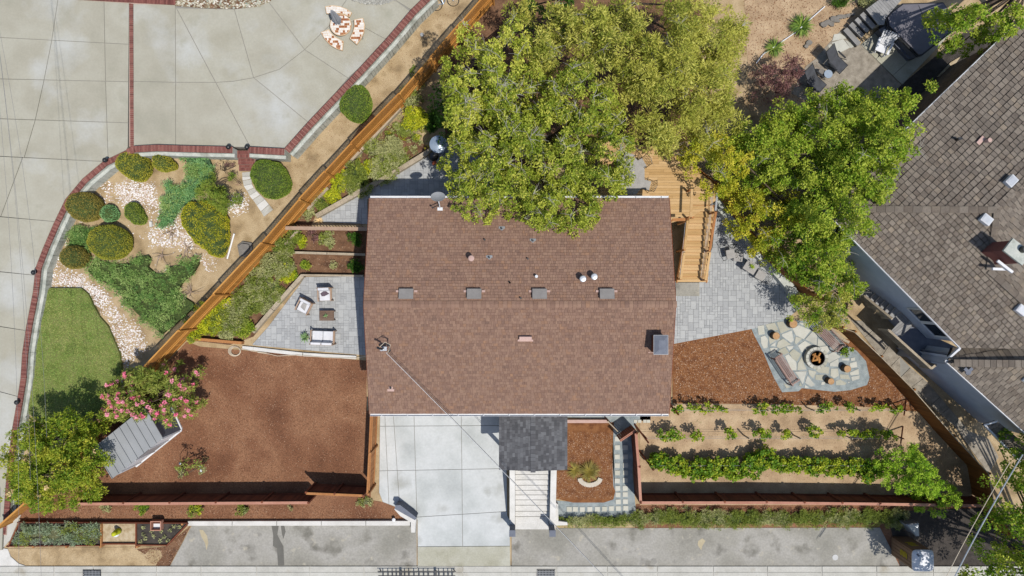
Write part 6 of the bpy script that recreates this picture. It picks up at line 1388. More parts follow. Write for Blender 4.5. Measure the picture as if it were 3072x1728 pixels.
# right hand trees
tree('bright green leafy tree spreading between the upper terrace and the neighbour roof', [((2540, 400), 6.4, (170, 130)), ((2680, 340), 7.8, (105, 80)), ((2420, 430), 6.0, (120, 110)), ((2620, 520), 7.8, (120, 100)), ((2480, 560), 6.2, (140, 120)), ((2350, 400), 5.4, (120, 70)), ((2590, 660), 5.8, (70, 80)), ((2730, 290), 7.8, (60, 50)), ((2520, 290), 5.6, (90, 60)), ((2695, 430), 8.6, (85, 100)), ((2690, 510), 8.6, (80, 75)), ((2620, 600), 8.4, (62, 60)), ((2590, 665), 8.2, (60, 66)), ((2560, 760), 7.6, (50, 60)), ((2500, 640), 7.6, (70, 80)), ((2620, 300), 5.8, (70, 60)), ((2250, 470), 5.0, (85, 80)), ((2510, 700), 5.4, (80, 70)), ((2750, 400), 8.2, (40, 80)), ((2300, 530), 4.8, (80, 60)), ((2640, 600), 5.8, (70, 50)), ((2400, 330), 5.2, (80, 50)), ((2785, 262), 8.0, (30, 24)), ((2450, 640), 5.2, (90, 60))],
     'leaf_bright', (2500, 480), dens=11, rad=.34, per=80, L=.12, Wd=.065, twigs=25, carve_t=-.8, out=.4, sc=1.4, tr_r=.3)
tree('yellow-leaved tree leaning over the retaining wall of the right patio', [((2330, 640), 4.8, (120, 90), 'leaf_yellow'), ((2260, 590), 4.4, (70, 60), 'leaf_yellow'), ((2420, 720), 4.6, (110, 80)), ((2330, 730), 4.0, (60, 50), 'leaf_yellow'), ((2440, 790), 4.2, (110, 60)), ((2500, 820), 4.2, (70, 50)), ((2190, 480), 6.2, (95, 85), 'leaf_yellow'), ((2130, 430), 6.4, (55, 50), 'leaf_yellow')],
     'leaf_bright', (2400, 700), dens=11, rad=.32, per=75, L=.12, Wd=.065, twigs=20, carve_t=-.55, sc=1.4, tr_r=.2)
tree('soft green small tree above the slatted bench by the fire pit', [((2500, 900), 3.6, (75, 75), 'leaf_pine'), ((2560, 870), 3.6, (55, 60)), ((2430, 930), 3.2, (45, 50)), ((2490, 960), 3.0, (60, 35), 'leaf_pine'), ((2590, 840), 3.6, (40, 60)), ((2540, 930), 3.2, (60, 50)), ((2470, 860), 3.6, (50, 50))],
     'leaf_bright', (2500, 900), dens=10, rad=.28, per=70, L=.11, Wd=.05, twigs=15, carve_t=-.6, tr_r=.12)
tree('bright green tree in the top right corner above the neighbour roof', [((2960, 30), 6.5, (120, 60)), ((2900, 60), 6.0, (40, 40)), ((3060, 40), 6.5, (90, 60)), ((2935, 105), 5.0, (28, 26)), ((3020, 70), 6, (60, 40))],
     'leaf_bright', (2960, 20), dens=10, rad=.32, per=75, L=.13, Wd=.07, carve_t=-.6)
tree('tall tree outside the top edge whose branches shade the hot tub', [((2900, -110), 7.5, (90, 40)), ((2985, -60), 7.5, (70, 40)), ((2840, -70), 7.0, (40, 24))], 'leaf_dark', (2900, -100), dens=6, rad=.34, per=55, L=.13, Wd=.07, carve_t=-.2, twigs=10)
tree('round bright green tree in the lower left corner', [((130, 1400), 5.2, (130, 115)), ((50, 1380), 4.6, (75, 95)), ((200, 1380), 4.8, (70, 80)), ((30, 1480), 4, (60, 50)), ((222, 1462), 4, (42, 50)), ((140, 1300), 4.6, (100, 50)), ((150, 1500), 4.0, (105, 40)), ((215, 1285), 4.4, (45, 32)), ((40, 1450), 4.2, (60, 60))],
     'leaf_maple', (170, 1390), dens=12, rad=.36, per=80, L=.13, Wd=.06, carve_t=-.7, flower=('flower_cream', 12, .14, None), sc=1.5, tr_r=.2)
tree('pink flowering oleander beside the grey shed', [((430, 1190), 3.2, (130, 70)), ((380, 1230), 3.0, (90, 55)), ((500, 1230), 2.9, (75, 50)), ((480, 1140), 3.0, (85, 40)), ((340, 1200), 2.7, (60, 60)), ((540, 1190), 2.6, (40, 60)), ((400, 1135), 2.8, (60, 28)), ((310, 1240), 2.4, (35, 34))],
     'leaf_oleander', (430, 1200), cat='shrub', name='oleander', dens=10, rad=.3, per=60, L=.2, Wd=.045, out=.9, carve_t=-.6, flower=('flower_pink', 165, .12, lambda q: q[2] > 1.3 and (math.hypot(q[0] + 19.4, q[1] + 5.2) > .9)), tr_r=.08)
tree('leafy green tree on the vineyard corner at the front fence', [((2735, 1400), 3.4, (66, 52)), ((2785, 1450), 3.2, (70, 52)), ((2840, 1500), 2.8, (50, 42)), ((2705, 1440), 2.8, (42, 42)), ((2760, 1370), 3.2, (40, 26)), ((2815, 1535), 2.2, (42, 28))],
     'leaf_fresh', (2760, 1440), dens=26, rad=.2, per=60, L=.09, Wd=.045, carve_t=-1.2, th=1.2, up=.6, tr_r=.09)
tree('dark leafy tree in the shady lower right corner', [((3040, 1600), 5.0, (60, 90)), ((3000, 1690), 5.0, (70, 50)), ((3090, 1480), 5.5, (50, 110))], 'leaf_bright', (3040, 1640), dens=8, rad=.34, per=60, L=.13, Wd=.07, carve_t=-.4)
tree('large street tree just outside the lower right edge, shading the portable toilet', [((3180, 1640), 7, (110, 150)), ((3200, 1800), 8, (160, 110)), ((3090, 1880), 7.5, (170, 80)), ((3290, 1500), 8, (120, 160)), ((3220, 1400), 7, (80, 90))], 'leaf_bright', (3150, 1720), dens=9, rad=.42, per=60, L=.16, Wd=.09, carve_t=-.5, tr_r=.3)
tree('purple-leaved shrub beside the upper terrace', [(D0(330, 640), 2.4, (42, 40)), (D0(230, 720), 2.4, (55, 50)), (D0(150, 860), 2.0, (50, 45)), (D0(400, 730), 1.9, (26, 24)), (D0(90, 640), 2, (30, 30))], 'leaf_purple', D0(240, 720), cat='shrub', name='shrub', dens=11, rad=.26, per=55, L=.1, Wd=.05, carve_t=-.45, tr_r=.06)
# clipped domes and bushes
def dome(lb, poly, h, m, cat='shrub', name='clipped_shrub', dens=900, L=.07, Wd=.035, z0=0.0, up=1.0, base='mat_green', lump=.03):
    """clipped shrub: outline (at its widest height) rising to a rounded top"""
    zw = z0 + h * .45; a = XY(poly, zw); a = a if area(a) > 0 else a[::-1]; cx = sum(p[0] for p in a) / len(a); cy = sum(p[1] for p in a) / len(a)
    r = thing(name, lb, cat, (cx, cy, z0)); n = len(a); V = []; F = []
    # resample outline smoothly
    pts_ = []
    for i in range(n):
        p0, p1_, p2_, p3 = [Vector(a[(i + k) % n]) for k in (-1, 0, 1, 2)]
        for t in (0, .33, .66): pts_.append(.5 * ((2 * p1_) + (-p0 + p2_) * t + (2 * p0 - 5 * p1_ + 4 * p2_ - p3) * t * t + (-p0 + 3 * p1_ - 3 * p2_ + p3) * t ** 3))
    n = len(pts_); prof = [(.86, 0), (.97, .25), (1.0, .45), (.93, .68), (.78, .85), (.55, .95), (.28, .99), (.02, 1.0)]
    for (s, zz) in prof: V += [(cx + (p.x - cx) * s * .97, cy + (p.y - cy) * s * .97, z0 + h * zz) for p in pts_]
    F = [(k * n + i, k * n + (i + 1) % n, (k + 1) * n + (i + 1) % n, (k + 1) * n + i) for k in range(len(prof) - 1) for i in range(n)]
    b = MB(); b.add(V, F); b.obj('branches', base, r)
    Va = np.array(V); tri = np.array([(f_[0], f_[1], f_[2]) for f_ in F] + [(f_[0], f_[2], f_[3]) for f_ in F])
    A_, B_, C_ = Va[tri[:, 0]], Va[tri[:, 1]], Va[tri[:, 2]]; cr = np.cross(B_ - A_, C_ - A_); ar = np.linalg.norm(cr, axis=1) / 2; N_ = int(ar.sum() * dens)
    idx = rng.choice(len(tri), N_, p=ar / ar.sum()); u, v = rng.uniform(0, 1, N_), rng.uniform(0, 1, N_); sw = u + v > 1; u[sw] = 1 - u[sw]; v[sw] = 1 - v[sw]
    P = A_[idx] + (B_ - A_)[idx] * u[:, None] + (C_ - A_)[idx] * v[:, None]; nr = cr[idx] / (np.linalg.norm(cr[idx], axis=1)[:, None] + 1e-9)
    w = np.sin(P[:, 0] * 6.3 + 2 * np.sin(P[:, 1] * 4)) * np.sin(P[:, 1] * 5.7 + P[:, 2] * 3)
    P = P + nr * (rng.uniform(-.02, .05, (N_, 1)) + lump * w[:, None]); tn = np.clip(.45 + .22 * w + rng.normal(0, .2, N_), 0, .99)
    soup('foliage', leafquads(P, L, Wd, up, tn, nr + rng.normal(0, .8, (N_, 3))), m, r)
    return r
def ell(t, cx, cy, rx, ry, rot=0, n=9): return [t(cx + rx * math.cos(a) * math.cos(rot) - ry * math.sin(a) * math.sin(rot), cy + rx * math.cos(a) * math.sin(rot) + ry * math.sin(a) * math.cos(rot)) for a in [2 * math.pi * k / n for k in range(n)]]
dome('large round yellow-green clipped shrub next to the brick wall at the top of the garden', tr(A1, (1140, 180), (1190, 95), (1290, 75), (1380, 105), (1445, 200), (1440, 280), (1390, 350), (1310, 370), (1210, 300), (1150, 250)), 1.3, 'leaf_dome')
dome('small yellow-green clipped shrub between the round shrub and the blue-green juniper', tr(A1, (1490, 150), (1530, 95), (1600, 100), (1660, 160), (1705, 230), (1650, 262), (1550, 265), (1495, 220)), 1.0, 'leaf_dome')
dome('round olive-brown clipped shrub against the curved brick wall', ell(A1, 820, 612, 158, 142, .2), 1.4, 'leaf_dome_brown')
dome('small blue-green rounded shrub among the white pebbles', tr(A1, (990, 660), (1040, 600), (1100, 610), (1140, 680), (1110, 740), (1040, 755), (1000, 720)), .8, 'leaf_juniper')
dome('small dark green pointed shrub in the middle of the white pebbles', tr(A1, (1220, 680), (1235, 600), (1290, 570), (1340, 600), (1400, 730), (1370, 785), (1290, 770), (1230, 710)), .9, 'leaf_dome_green')
dome('big rounded shrub with yellow patches on its right in the middle of the left garden', ell(A1, 1060, 955, 195, 172, .1), 1.5, 'leaf_dome')
dome('small brown-green clipped shrub at the left wall, below the green juniper', ell(A1, 722, 1102, 116, 112, .3), 1.3, 'leaf_dome_brown')
dome('round bright green clipped shrub right of the curved stepping path', tr(B1, (0, 230), (60, 165), (160, 165), (260, 200), (310, 260), (350, 330), (365, 400), (330, 480), (240, 530), (140, 530), (60, 480), (10, 400), (-20, 310)), 1.4, 'leaf_dome_green')
dome('round bright green clipped shrub between the brick wall and the lattice fence', tr(B0, (835, 1010), (900, 900), (960, 840), (1030, 825), (1110, 880), (1140, 980), (1130, 1080), (1070, 1160), (1010, 1190), (920, 1150), (850, 1080)), 1.4, 'leaf_dome_green')
dome('long yellow-green clipped mound in the centre of the shrub garden', tr(A1, (1750, 700), (1790, 600), (1880, 560), (2010, 560), (2130, 620), (2190, 700), (2210, 850), (2205, 1000), (2160, 1090), (2100, 1110), (1990, 1040), (1860, 920), (1770, 800)), 1.2, 'leaf_top_yellow', lump=.06)
MIX = {'leaf_juniper_green': 'leaf_juniper_light', 'leaf_juniper': 'leaf_juniper_light', 'leaf_rosemary': 'leaf_sage', 'leaf_sage': 'leaf_olive', 'leaf_olive': 'leaf_sage', 'leaf_lime': 'leaf_olive', 'leaf_lavender': 'leaf_rosemary'}
BASE = {'leaf_juniper': 'mat_blue', 'leaf_sage': 'mat_sage', 'leaf_lavender': 'mat_sage', 'leaf_lime': 'mat_lime'}
def ground_shrub(lb, poly, h, m, cat='shrub', name='juniper', dens=34, per=44, L=.13, Wd=.03, rad=.22, cv=-.7, z0=0):
    a = XY(poly, z0 + h * .7); cx = sum(p[0] for p in a) / len(a); cy = sum(p[1] for p in a) / len(a); r = thing(name, lb, cat, (cx, cy, z0)); n = int(abs(area(a)) * dens)
    ai = inset(a, .04); q = scatter(ai if len(ai) > 2 else a, n); w = .5 + .5 * np.sin(q[:, 0] * 2.9 + np.sin(q[:, 1] * 2.3)) * np.cos(q[:, 1] * 3.1)
    C = np.column_stack([q, z0 + h * (.35 + .5 * w * rng.uniform(.5, 1, len(q)))]); cut = (rng.uniform(0, 1, len(C)) + .5 * np.sin(C[:, 0] * 1.7 + 1) * np.cos(C[:, 1] * 1.9)) > (.75 if m in MIX else 9)
    for mm_, sel in ((m, ~cut), (MIX.get(m, m), cut)):
        if sel.any(): soup('foliage', clumpleaves(C[sel], rad, per, L, Wd, .45, .55, .85), mm_, r)
    ms_ = inset(a, .2)
    if len(ms_) > 2: MB().prism(ms_, z0 - .02, z0 + h * .34).obj('leaf_mat', BASE.get(m, 'mat_green'), r)
    b = MB(); 
    for i in range(6): e_ = C[rng.integers(len(C))]; b.tube([(cx, cy, z0), (cx * .5 + e_[0] * .5, cy * .5 + e_[1] * .5, z0 + h * .3), tuple(e_)], .03, 5, r1=.01)
    b.obj('stems', 'bark', r); return r
ground_shrub('blue-green spreading juniper with a square top beside the brick steps', tr(A1, (1725, 112), (2020, 112), (2060, 220), (2080, 330), (1960, 430), (1850, 560), (1760, 520), (1750, 390), (1760, 230)), .8, 'leaf_juniper')
ground_shrub('blue-green juniper arm reaching down over the white pebbles', tr(A1, (1550, 370), (1640, 360), (1700, 420), (1760, 390), (1830, 560), (1720, 660), (1660, 780), (1580, 805), (1500, 800), (1495, 740), (1540, 680)), .7, 'leaf_juniper')
ground_shrub('mid-green juniper left of the big rounded shrub', tr(A1, (600, 930), (640, 850), (700, 800), (850, 790), (920, 780), (930, 840), (880, 930), (870, 1050), (830, 1060), (720, 990), (640, 1005)), .7, 'leaf_juniper_green')
ground_shrub('wide green juniper carpet filling the lower part of the shrub garden', tr(A1, (860, 1080), (960, 1110), (1080, 1140), (1200, 1130), (1330, 1060), (1420, 1040), (1465, 1100), (1440, 1180), (1500, 1230), (1560, 1230), (1600, 1160), (1680, 1150), (1700, 1070), (1760, 1130), (1920, 1080), (1930, 1170), (1860, 1290), (1780, 1340), (1730, 1420)) + tr(A2, (1750, 60), (1880, 140), (1880, 220), (1790, 300), (1700, 380), (1540, 505), (1400, 380), (1280, 290), (1170, 170), (1080, 50), (960, -20)) + tr(A1, (880, 1340), (780, 1240)), .7, 'leaf_juniper_green', dens=15)
tree('small dark conifer rising behind the yellow-green mound', [(A1(2060, 430), 2.4, (58, 58)), (A1(1990, 520), 2.0, (55, 45)), (A1(2150, 520), 1.8, (40, 45)), (A1(2080, 330), 2.0, (40, 38))], 'leaf_dome_green', A1(2060, 470), dens=15, rad=.24, per=65, L=.12, Wd=.03, out=.9, carve_t=-.6, tr_r=.07)
tree('thin purplish bush behind the conifer, next to the brick steps', [(A1(2170, 240), 1.3, (25, 22)), (A1(2240, 370), 1.1, (15, 26)), (A1(2140, 180), 1.0, (7, 9))], 'leaf_purple', A1(2180, 260), cat='shrub', name='shrub', dens=12, rad=.18, per=30, L=.08, Wd=.03, carve_t=-.5, tr_r=.03)
ground_shrub('stacked bush bed of grey-green lavender in the planter box', tr(A3, (190, 945), (950, 950), (945, 1150), (100, 1150)), .45, 'leaf_lavender', name='lavender', z0=.26, dens=18, L=.14)
SEED = ['top left', 'second from top at the left', 'third from top at the left', 'upper middle-left', 'lower middle-left', 'upper middle', 'lower middle-right', 'upper right-of-centre', 'near the slanted board, upper', 'rightmost', 'bottom middle', 'bottom right', 'bottom left']
for i, (x, y_) in enumerate([(1380, 980), (1380, 1050), (1400, 1090), (1460, 1020), (1480, 1070), (1550, 1020), (1580, 1070), (1640, 1010), (1680, 970), (1730, 980), (1540, 1110), (1620, 1110), (1350, 1120)]):
    c = at(A3(x, y_), .4); o = soup('seedling', clumpleaves(np.array([[c.x, c.y, .36]]), .13, 30, .08, .04, .8, .6, .5), 'leaf_sage'); tag(o, f'{SEED[i]} tiny green seedling in the dark planter soil', 'seedling', 'seedlings in the planter box')
# border bushes between the lattice fence and the patios
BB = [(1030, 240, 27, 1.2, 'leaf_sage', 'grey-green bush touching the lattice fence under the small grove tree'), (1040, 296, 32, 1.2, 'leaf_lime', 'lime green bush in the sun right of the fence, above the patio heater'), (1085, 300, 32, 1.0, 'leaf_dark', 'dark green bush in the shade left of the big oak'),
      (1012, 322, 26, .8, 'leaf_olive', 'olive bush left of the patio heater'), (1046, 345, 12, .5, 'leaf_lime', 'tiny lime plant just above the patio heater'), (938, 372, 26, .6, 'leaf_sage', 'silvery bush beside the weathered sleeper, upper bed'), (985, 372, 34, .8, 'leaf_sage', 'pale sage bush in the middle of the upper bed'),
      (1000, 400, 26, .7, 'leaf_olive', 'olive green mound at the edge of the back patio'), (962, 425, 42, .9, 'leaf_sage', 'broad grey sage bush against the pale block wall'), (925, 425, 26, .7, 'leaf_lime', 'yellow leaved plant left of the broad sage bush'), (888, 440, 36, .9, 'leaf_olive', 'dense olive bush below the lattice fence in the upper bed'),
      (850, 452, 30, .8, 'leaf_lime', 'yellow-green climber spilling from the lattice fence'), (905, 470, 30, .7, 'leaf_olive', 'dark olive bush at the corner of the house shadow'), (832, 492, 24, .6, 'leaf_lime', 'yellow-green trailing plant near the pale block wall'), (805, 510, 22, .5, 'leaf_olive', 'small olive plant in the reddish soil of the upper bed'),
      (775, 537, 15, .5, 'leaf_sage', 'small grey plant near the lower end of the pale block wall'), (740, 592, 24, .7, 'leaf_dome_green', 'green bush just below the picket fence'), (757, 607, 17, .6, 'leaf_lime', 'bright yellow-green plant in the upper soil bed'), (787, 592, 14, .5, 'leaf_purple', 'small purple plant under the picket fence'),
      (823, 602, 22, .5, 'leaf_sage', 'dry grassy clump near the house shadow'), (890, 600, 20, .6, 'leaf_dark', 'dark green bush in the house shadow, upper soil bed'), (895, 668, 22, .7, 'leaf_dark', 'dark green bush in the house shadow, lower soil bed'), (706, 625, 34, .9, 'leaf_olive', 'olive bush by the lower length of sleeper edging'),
      (695, 665, 42, 1.0, 'leaf_sage', 'broad sage bush left of the lower soil bed'), (720, 690, 26, .7, 'leaf_lime', 'yellow-green plant at the left end of the lower soil bed'), (770, 665, 16, .6, 'leaf_bright', 'bright green plant in the middle of the lower soil bed'), (738, 692, 14, .5, 'leaf_bright', 'small bright green plant above the patio timber'),
      (838, 665, 10, .5, 'leaf_sage', 'small sage plant near the house shadow in the lower soil bed'), (648, 712, 44, .9, 'leaf_sage', 'grey-brown bush right of the planks'), (625, 755, 44, .8, 'leaf_olive', 'olive bush left of the patio wall'), (690, 730, 26, .7, 'leaf_olive', 'dark olive bush by the top corner of the left patio'),
      (660, 760, 30, .6, 'leaf_sage', 'sage bush along the diagonal timber wall'), (555, 775, 34, .8, 'leaf_lime', 'yellow-green shrub along the orange fence, upper part'), (525, 800, 42, .9, 'leaf_lime', 'yellow-green shrub along the orange fence, middle part'), (485, 828, 34, .8, 'leaf_lime', 'yellow-green shrub along the orange fence, lower part'),
      (590, 800, 40, .8, 'leaf_olive', 'olive bush between the yellow shrubs and the left patio'), (612, 825, 28, .6, 'leaf_bright', 'spiky bright green plant at the left corner of the left patio'), (570, 832, 26, .6, 'leaf_sage', 'variegated pale bush above the terracotta timber'), (480, 765, 16, .7, 'leaf_brown', 'dry brown shrub at the lower tip of the juniper carpet'),
      (690, 745, 20, .5, 'leaf_olive', 'low olive tuft near the top of the diagonal wall'), (600, 772, 26, .7, 'leaf_sage', 'silvery tuft by the weathered planks')]
for (x, y_, r_, h, m_, lb) in BB:
    if m_ == 'leaf_brown': continue
    ground_shrub(lb, ell(lambda a, b: f(a, b), x, y_, r_ * random.uniform(.95, 1.15), r_ * random.uniform(.8, 1.0), random.uniform(0, 3), 8), h, m_, name='garden_shrub', dens=38, per=40, L=.11, Wd=.04, rad=.17)
strappy('orange_plant', 'small orange leaved plant at the foot of the pale block wall by the picket fence', 'plant', seatp(B1(622, 745), .3, 0), 40, .35, .06, 'flower_cream')
# plants in the mulch strip and yard
for (p, r_, h, m_, lb) in ((A3(1010, 795), 18, .4, 'leaf_sage', 'tiny grey plant at the left end of the front mulch strip'), (A3(1360, 810), 27, .6, 'leaf_bright', 'bushy green plant in the front mulch strip, second from the left'), (A3(1870, 820), 26, .6, 'leaf_lime', 'yellow-green plant in the front mulch strip, third from the left'), (A3(2340, 820), 24, .6, 'leaf_olive', 'olive green plant in the front mulch strip, fourth from the left'),
                           (B3(350, 790), 10, .4, 'leaf_sage', 'sparse small plant in the front mulch strip, below the raised fence'), (B3(1090, 740), 22, .25, 'leaf_sage', 'pale green low weed patch below the driveway fence'), (B3(1010, 730), 12, .2, 'leaf_sage', 'small pale weed patch left of the larger one'), (D2(870, 625), 22, .7, 'leaf_bright', 'round bright green plant beside the upper slatted bench')):
    ground_shrub(lb, ell(lambda a, b: (a, b), p[0], p[1], r_, r_ * .85, 0, 8), h, m_, name='garden_plant', dens=30, per=28, L=.1, Wd=.045, rad=.13)
tree('young dark green bush with white flowers in the middle of the left mulch yard', [(A3(1800, 420), 1.7, (36, 26)), (A3(1760, 500), 1.4, (34, 22), 'leaf_sage'), (A3(1900, 430), 1.3, (18, 20), 'leaf_sage')], 'leaf_olive', A3(1790, 430), cat='shrub', name='shrub', dens=18, rad=.18, per=26, L=.1, Wd=.06, carve_t=-.4, flower=('plastic_white', 3, .05, None), tr_r=.03)
strappy('grass_clump', 'golden brown grass clump inside the crescent of pale stones', 'grass clump', seatp(C3(800, 445), .3, .02), 240, .75, .03, 'leaf_dome_brown', None, 1, .8)
strappy('grass_clump', 'smaller dry grass clump left of the stone crescent', 'grass clump', seatp(C3(660, 430), .2, .02), 110, .6, .03, 'leaf_dome_brown', None, 1, .6)
strappy('strappy_plant', 'large dark green strappy plant on the earth near the grey deck steps', 'plant', seatp(D0(440, 240), .4, .02), 170, .85, .05, 'leaf_strap', None, 1, .9)
strappy('strappy_plant', 'smaller strappy plant left of the large one, above the purple shrub', 'plant', seatp(D0(180, 450), .4, .02), 130, .7, .045, 'leaf_strap', None, 1, .9)
ground_shrub('dark green bush at the very top beside the grey deck', tr(D0, (720, -40), (930, -30), (920, 50), (800, 60), (730, 30)), .8, 'leaf_dark', name='garden_shrub')
ground_shrub('pale sage bush at the very top, left of the grey deck', tr(D0, (960, -30), (1180, -30), (1120, 50), (1000, 60)), .8, 'leaf_sage', name='garden_shrub')
# hedge of rosemary mounds along the street
ORD = 'first second third fourth fifth sixth seventh eighth ninth tenth eleventh twelfth thirteenth fourteenth fifteenth sixteenth seventeenth eighteenth nineteenth twentieth twenty-first twenty-second twenty-third'.split()
hx = [1700, 1745, 1790, 1835, 1880, 1925, 1975, 2020, 2065, 2110, 2160, 2210, 2260, 2310, 2360, 2410, 2460, 2510, 2560, 2610, 2660, 2700]
for i, x in enumerate(hx):
    hh = 16 if x < 1900 else 27
    yy = 1566 if x < 1900 else 1560
    ground_shrub(f'{ORD[i]} rosemary mound from the left in the low hedge along the street', ell(lambda a, b: (a, b), x, yy + random.uniform(-3, 3), 36, hh * random.uniform(1.0, 1.2), 0, 8), .6, 'leaf_rosemary', name='rosemary', dens=30, per=50, L=.14, Wd=.022, rad=.19).__setitem__('group', 'rosemary mounds of the street hedge')
for i, (x, r_) in enumerate([(2010, 12), (2060, 14), (2130, 9), (2500, 16), (2540, 16)]): ground_shrub(['grey weed tuft below the left end of the vineyard fence', 'second grey weed tuft below the vineyard fence', 'small third weed tuft below the vineyard fence', 'weed tuft under the right half of the vineyard fence', 'weed tuft nearest the vineyard corner tree, below the fence'][i], ell(lambda a, b: (a, b), x, 1526, r_ * 1.4, r_ * .7, 0, 7), .3, 'leaf_sage', name='weed_tuft', dens=24, per=24, L=.1, Wd=.025, rad=.13)
# grapevines in three rows on wires
def vine(lb, x, y_, rx, ry, h, group, dn=30, z=.95):
    c = at((x, y_), z); r = thing('grapevine', lb, 'grapevine', (c.x, c.y, .02), group); k_ = (CAMH - z) / FPX; n = int(4 * rx * ry * k_ * k_ * dn) + 4
    a = rng.uniform(0, 6.28, n); rho = np.sqrt(rng.uniform(0, 1, n)); C = np.column_stack([c.x + np.cos(a) * rho * rx * k_, c.y + np.sin(a) * rho * ry * k_ - .05, z + rng.uniform(-h, .15, n)])
    soup('leaves', clumpleaves(C, .17, 20, .12, .11, .7, .7, .2), 'leaf_vine', r)
    b = MB().tube([(c.x, c.y, 0), (c.x + .04, c.y + .02, .6), (c.x - .02, c.y, z - .1)], .03, 6, r1=.018); b.tube([(c.x - rx * k_ * .9, c.y, z - .1), (c.x, c.y, z - .05), (c.x + rx * k_ * .9, c.y, z - .1)], .014, 5); b.obj('stem', 'bark', r)
names = ['first', 'second', 'third', 'fourth', 'fifth', 'sixth', 'seventh', 'eighth', 'ninth', 'tenth', 'eleventh', 'twelfth', 'thirteenth', 'fourteenth']
fr_ = [(1985, 1385, 40, 22), (2040, 1400, 38, 28), (2095, 1408, 38, 32), (2150, 1405, 36, 30), (2205, 1408, 36, 32), (2260, 1398, 34, 34), (2300, 1375, 30, 34), (2350, 1390, 36, 24), (2405, 1395, 36, 24), (2460, 1400, 38, 30), (2515, 1405, 36, 26), (2570, 1400, 36, 24), (2625, 1410, 36, 28), (2600, 1425, 24, 20)]
for i, (x, y_, a, b) in enumerate(fr_): vine(f'{names[i]} grapevine from the left in the dense front vine row', x, y_, a, b, .5, 'grapevines of the dense front row', 42)
mr_ = [(2012, 1302, 38, 18), (2095, 1304, 22, 12), (2190, 1300, 14, 14), (2285, 1302, 30, 14), (2360, 1303, 16, 12), (2450, 1292, 20, 16), (2550, 1300, 36, 10), (2620, 1302, 46, 12), (2670, 1306, 24, 10)]
for i, (x, y_, a, b) in enumerate(mr_): vine(f'{names[i]} grapevine from the left in the sparse middle vine row', x, y_, a, b, .3, 'grapevines of the middle row', 20)
ur_ = [(2045, 1225, 32, 14), (2110, 1224, 36, 14), (2170, 1226, 20, 8), (2285, 1224, 28, 14), (2340, 1226, 40, 13), (2385, 1226, 18, 9), (2480, 1222, 30, 14), (2550, 1220, 20, 9), (2640, 1222, 24, 12), (2690, 1226, 22, 8)]
for i, (x, y_, a, b) in enumerate(ur_): vine(f'{names[i]} grapevine from the left in the thin upper vine row', x, y_, a, b, .3, 'grapevines of the upper row', 12, .9)
for k_, (y_, x0, x1, nm) in enumerate(((1398, 1955, 2690, 'front'), (1316, 1940, 2710, 'middle'), (1232, 2030, 2720, 'upper'))):
    tz_ = 1.05; tl = thing('vine_trellis', f'wooden stakes and wires carrying the {nm} vine row', 'trellis', at(((x0 + x1) / 2, y_), 0))
    for i in range(6): c = at((x0 + (x1 - x0) * i / 5, y_), tz_); bpiece('stake', 'old_timber' if 0 < i < 5 else 'redwood_dark', tl, (c.x, c.y, tz_ / 2), (.06, .06, tz_ + .1))
    for zz in (.6, 1.0): a, b = at((x0, y_), tz_), at((x1, y_), tz_); MB().tube([(a.x, a.y, zz), ((a.x + b.x) / 2, a.y, zz - .02), (b.x, b.y, zz)], .007, 4).obj('wire', 'metal_shiny', tl)
    a = at((x0 - 5, y_ - 10), 1.1); bpiece('brace', 'redwood_dark', tl, (a.x - .1, a.y, .6), (.07, .07, 1.5), 0, .6, .5)
    a = at((x1, y_ - 6), 1.1); bpiece('brace', 'redwood_dark', tl, (a.x + .2, a.y, .6), (.07, .07, 1.5), 0, .5, -.6)
# exposed roots / bare shrub
rt = MB()
for (cx_, cy_) in ((1800, 1010), (1560, 1080), (1640, 860)):
    for i in range(9):
        a = random.uniform(0, 6.28); l = random.uniform(50, 140); P_ = []; x, y_ = cx_, cy_
        for s_ in range(4): c = at(A1(x, y_), .2); P_.append((c.x, c.y, .12 + .1 * math.sin(s_))); a += random.uniform(-.5, .5); x += math.cos(a) * l / 3; y_ += math.sin(a) * l / 3
        rt.tube(P_, .022, 5, r1=.007)
c = at(A1(1700, 1000), 0); tag(rt.obj('bare_shrub', 'root_wood'), 'sprawling bare pale branches on the pebbles above the juniper carpet', 'shrub')
rt = MB(); c = at(A2(1830, 50), .3)
for i in range(14):
    a = random.uniform(0, 6.28); l = random.uniform(.3, .9); rt.tube([(c.x, c.y, .05), (c.x + math.cos(a) * l * .5, c.y + math.sin(a) * l * .5, .35), (c.x + math.cos(a + .3) * l, c.y + math.sin(a + .3) * l, .25)], .02, 5, r1=.006)
tag(rt.obj('bare_shrub', 'root_wood'), 'dead bare shrub beside the lattice fence below the yellow-green mound', 'shrub')
# the far side: a few plain hedges so the ground does not end bare beside the plot
#print('objects', len(bpy.data.objects), 'tris', sum(len(m.polygons) for m in bpy.data.meshes) * 2)

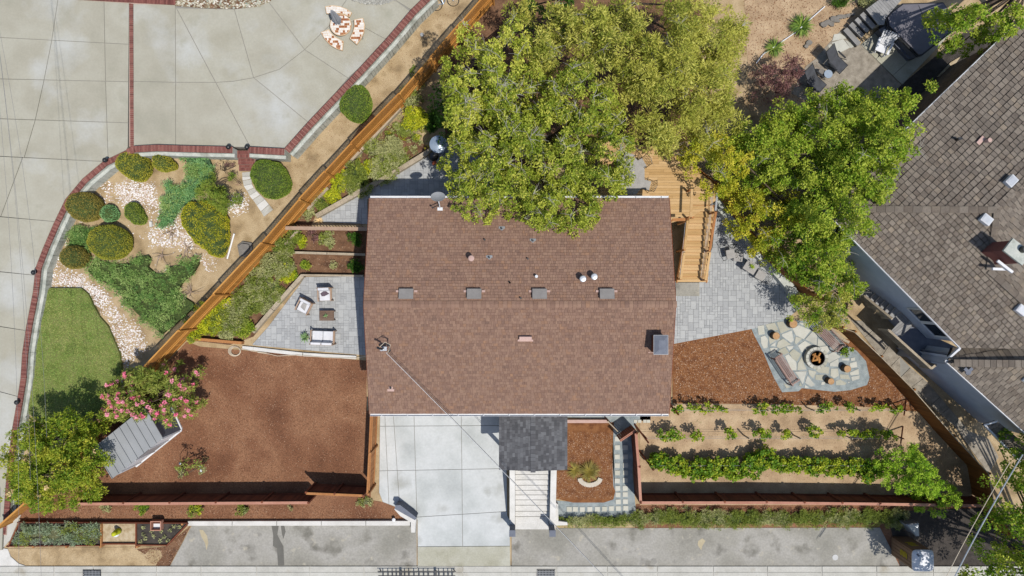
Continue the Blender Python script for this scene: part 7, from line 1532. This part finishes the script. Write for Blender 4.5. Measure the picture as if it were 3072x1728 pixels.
def bike(lb, p, rz):
    r = thing('bicycle', lb, 'bicycle')
    for x in (-.5, .5):
        w = MB(); w.tube([(x + .33 * math.cos(a), .33 * math.sin(a) * .9, .12 + .1 * math.sin(a)) for a in [2 * math.pi * k / 24 for k in range(25)]], .018, 5); o = w.obj('wheel', 'metal_black', r)
        sp_ = MB()
        for k in range(10): a = math.pi * k / 5; sp_.tube([(x, 0, .12), (x + .32 * math.cos(a), .3 * math.sin(a), .12 + .1 * math.sin(a))], .005, 3)
        stuff(sp_.obj('spokes', 'metal_grey', o))
    f_ = MB(); 
    for a, b in (((-.5, 0, .12), (-.1, -.05, .1)), ((-.1, -.05, .1), (-.2, .45, .3)), ((-.1, -.05, .1), (.35, .4, .28)), ((-.2, .4, .28), (.35, .4, .28)), ((.5, 0, .12), (.33, .5, .3))): f_.tube([a, b], .02, 6)
    f_.obj('frame', 'heater_steel', r); MB().box((-.22, .5, .32), (.24, .1, .05)).obj('saddle', 'metal_black', r); MB().tube([(.2, .56, .34), (.33, .52, .32), (.42, .4, .34)], .015, 5).obj('handlebar', 'metal_black', r)
    w = at(p, .2); r.location = (w.x, w.y, .02); r.rotation_euler = (0, 0, rz)
bike('bicycle lying on the dry earth at the top edge behind the brick-capped wall', B0(1850, 20), R(15))
def stain(pts, m, z): o = MB().prism(XY(pts, z), z - .004, z); return tag(o.obj('ground_stain', m), kind='structure')
dm('stain_dark', ['6a6862', '75736c'], 2, fine=.1); dm('stain_tan', ['b5a88a', 'c2b698'], 2, fine=.15)
stain(tr(B3, (175, 960), (245, 965), (232, 1050), (262, 1110), (290, 1165), (300, 1345), (238, 1345), (228, 1180), (188, 1160), (192, 1060)), 'stain_dark', .0345)
stain(tr(B3, (265, 962), (300, 965), (312, 1020), (290, 1090), (275, 1040)), 'stain_dark', .0345)
stain(tr(A3, (1925, 1000), (1960, 1005), (2000, 1060), (2012, 1130), (1995, 1200), (1980, 1130), (1945, 1070)), 'stain_tan', .0345)
stain(tr(C3, (1850, 1110), (1890, 1085), (1920, 1110), (1890, 1160), (1880, 1200), (1845, 1150)), 'stain_tan', .0385)
tag(MB().cyl((*at(B0(1628, 333), .06)[:2], 0), .12, .1, .08, 14).obj('valve_box', 'metal_grey'), 'small round irrigation valve cover on the dry earth in the tree shadow', 'valve cover')
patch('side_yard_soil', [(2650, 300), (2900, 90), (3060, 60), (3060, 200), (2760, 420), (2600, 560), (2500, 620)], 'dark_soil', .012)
patch('painted_shade_ground', [(2660, 1535), (2985, 1522), (3075, 1640), (3200, 1400), (3200, 1699), (2700, 1699)], 'dark_soil', .0245)  # dark soil colour paints in the tree shade on this ground

patch('grove_soil', [(1450, -60), (2080, -60), (2120, 60), (2090, 150), (2140, 240), (2120, 330), (2080, 420), (1960, 440), (1800, 420), (1500, 560), (1340, 560), (1330, 200), (1420, 60)], 'soil', .0135)
uc = scatter(XY([(1250, 170), (1290, 300), (1330, 420), (1250, 470), (1120, 560), (900, 680), (880, 690), (830, 820), (700, 960), (620, 1005), (560, 990), (640, 905), (800, 745), (920, 600), (1070, 440), (1180, 320)], .2), 420)
C_ = np.column_stack([uc, rng.uniform(.05, .28, len(uc))])
for m_, a_, b_ in (('leaf_sage', 0, 150), ('leaf_olive', 150, 290), ('leaf_dome_green', 290, 360), ('leaf_top_yellow', 360, 420)):
    stuff(soup('ground_cover', clumpleaves(C_[a_:b_], rng.uniform(.1, .24, b_ - a_), 34, .1, .035, .4, .6, .8), m_), 'loose low green and grey planting filling the beds along the lattice fence', 'ground cover')
uc = scatter(XY([(1930, 1230), (2640, 1235), (2800, 1380), (2850, 1480), (1930, 1470)], .05), 60)
stuff(soup('weeds', clumpleaves(np.column_stack([uc, np.full(len(uc), .03)]), .16, 22, .06, .02, .6, .3, .5), 'leaf_sage'), 'thin pale weeds on the tan vineyard soil', 'weeds')
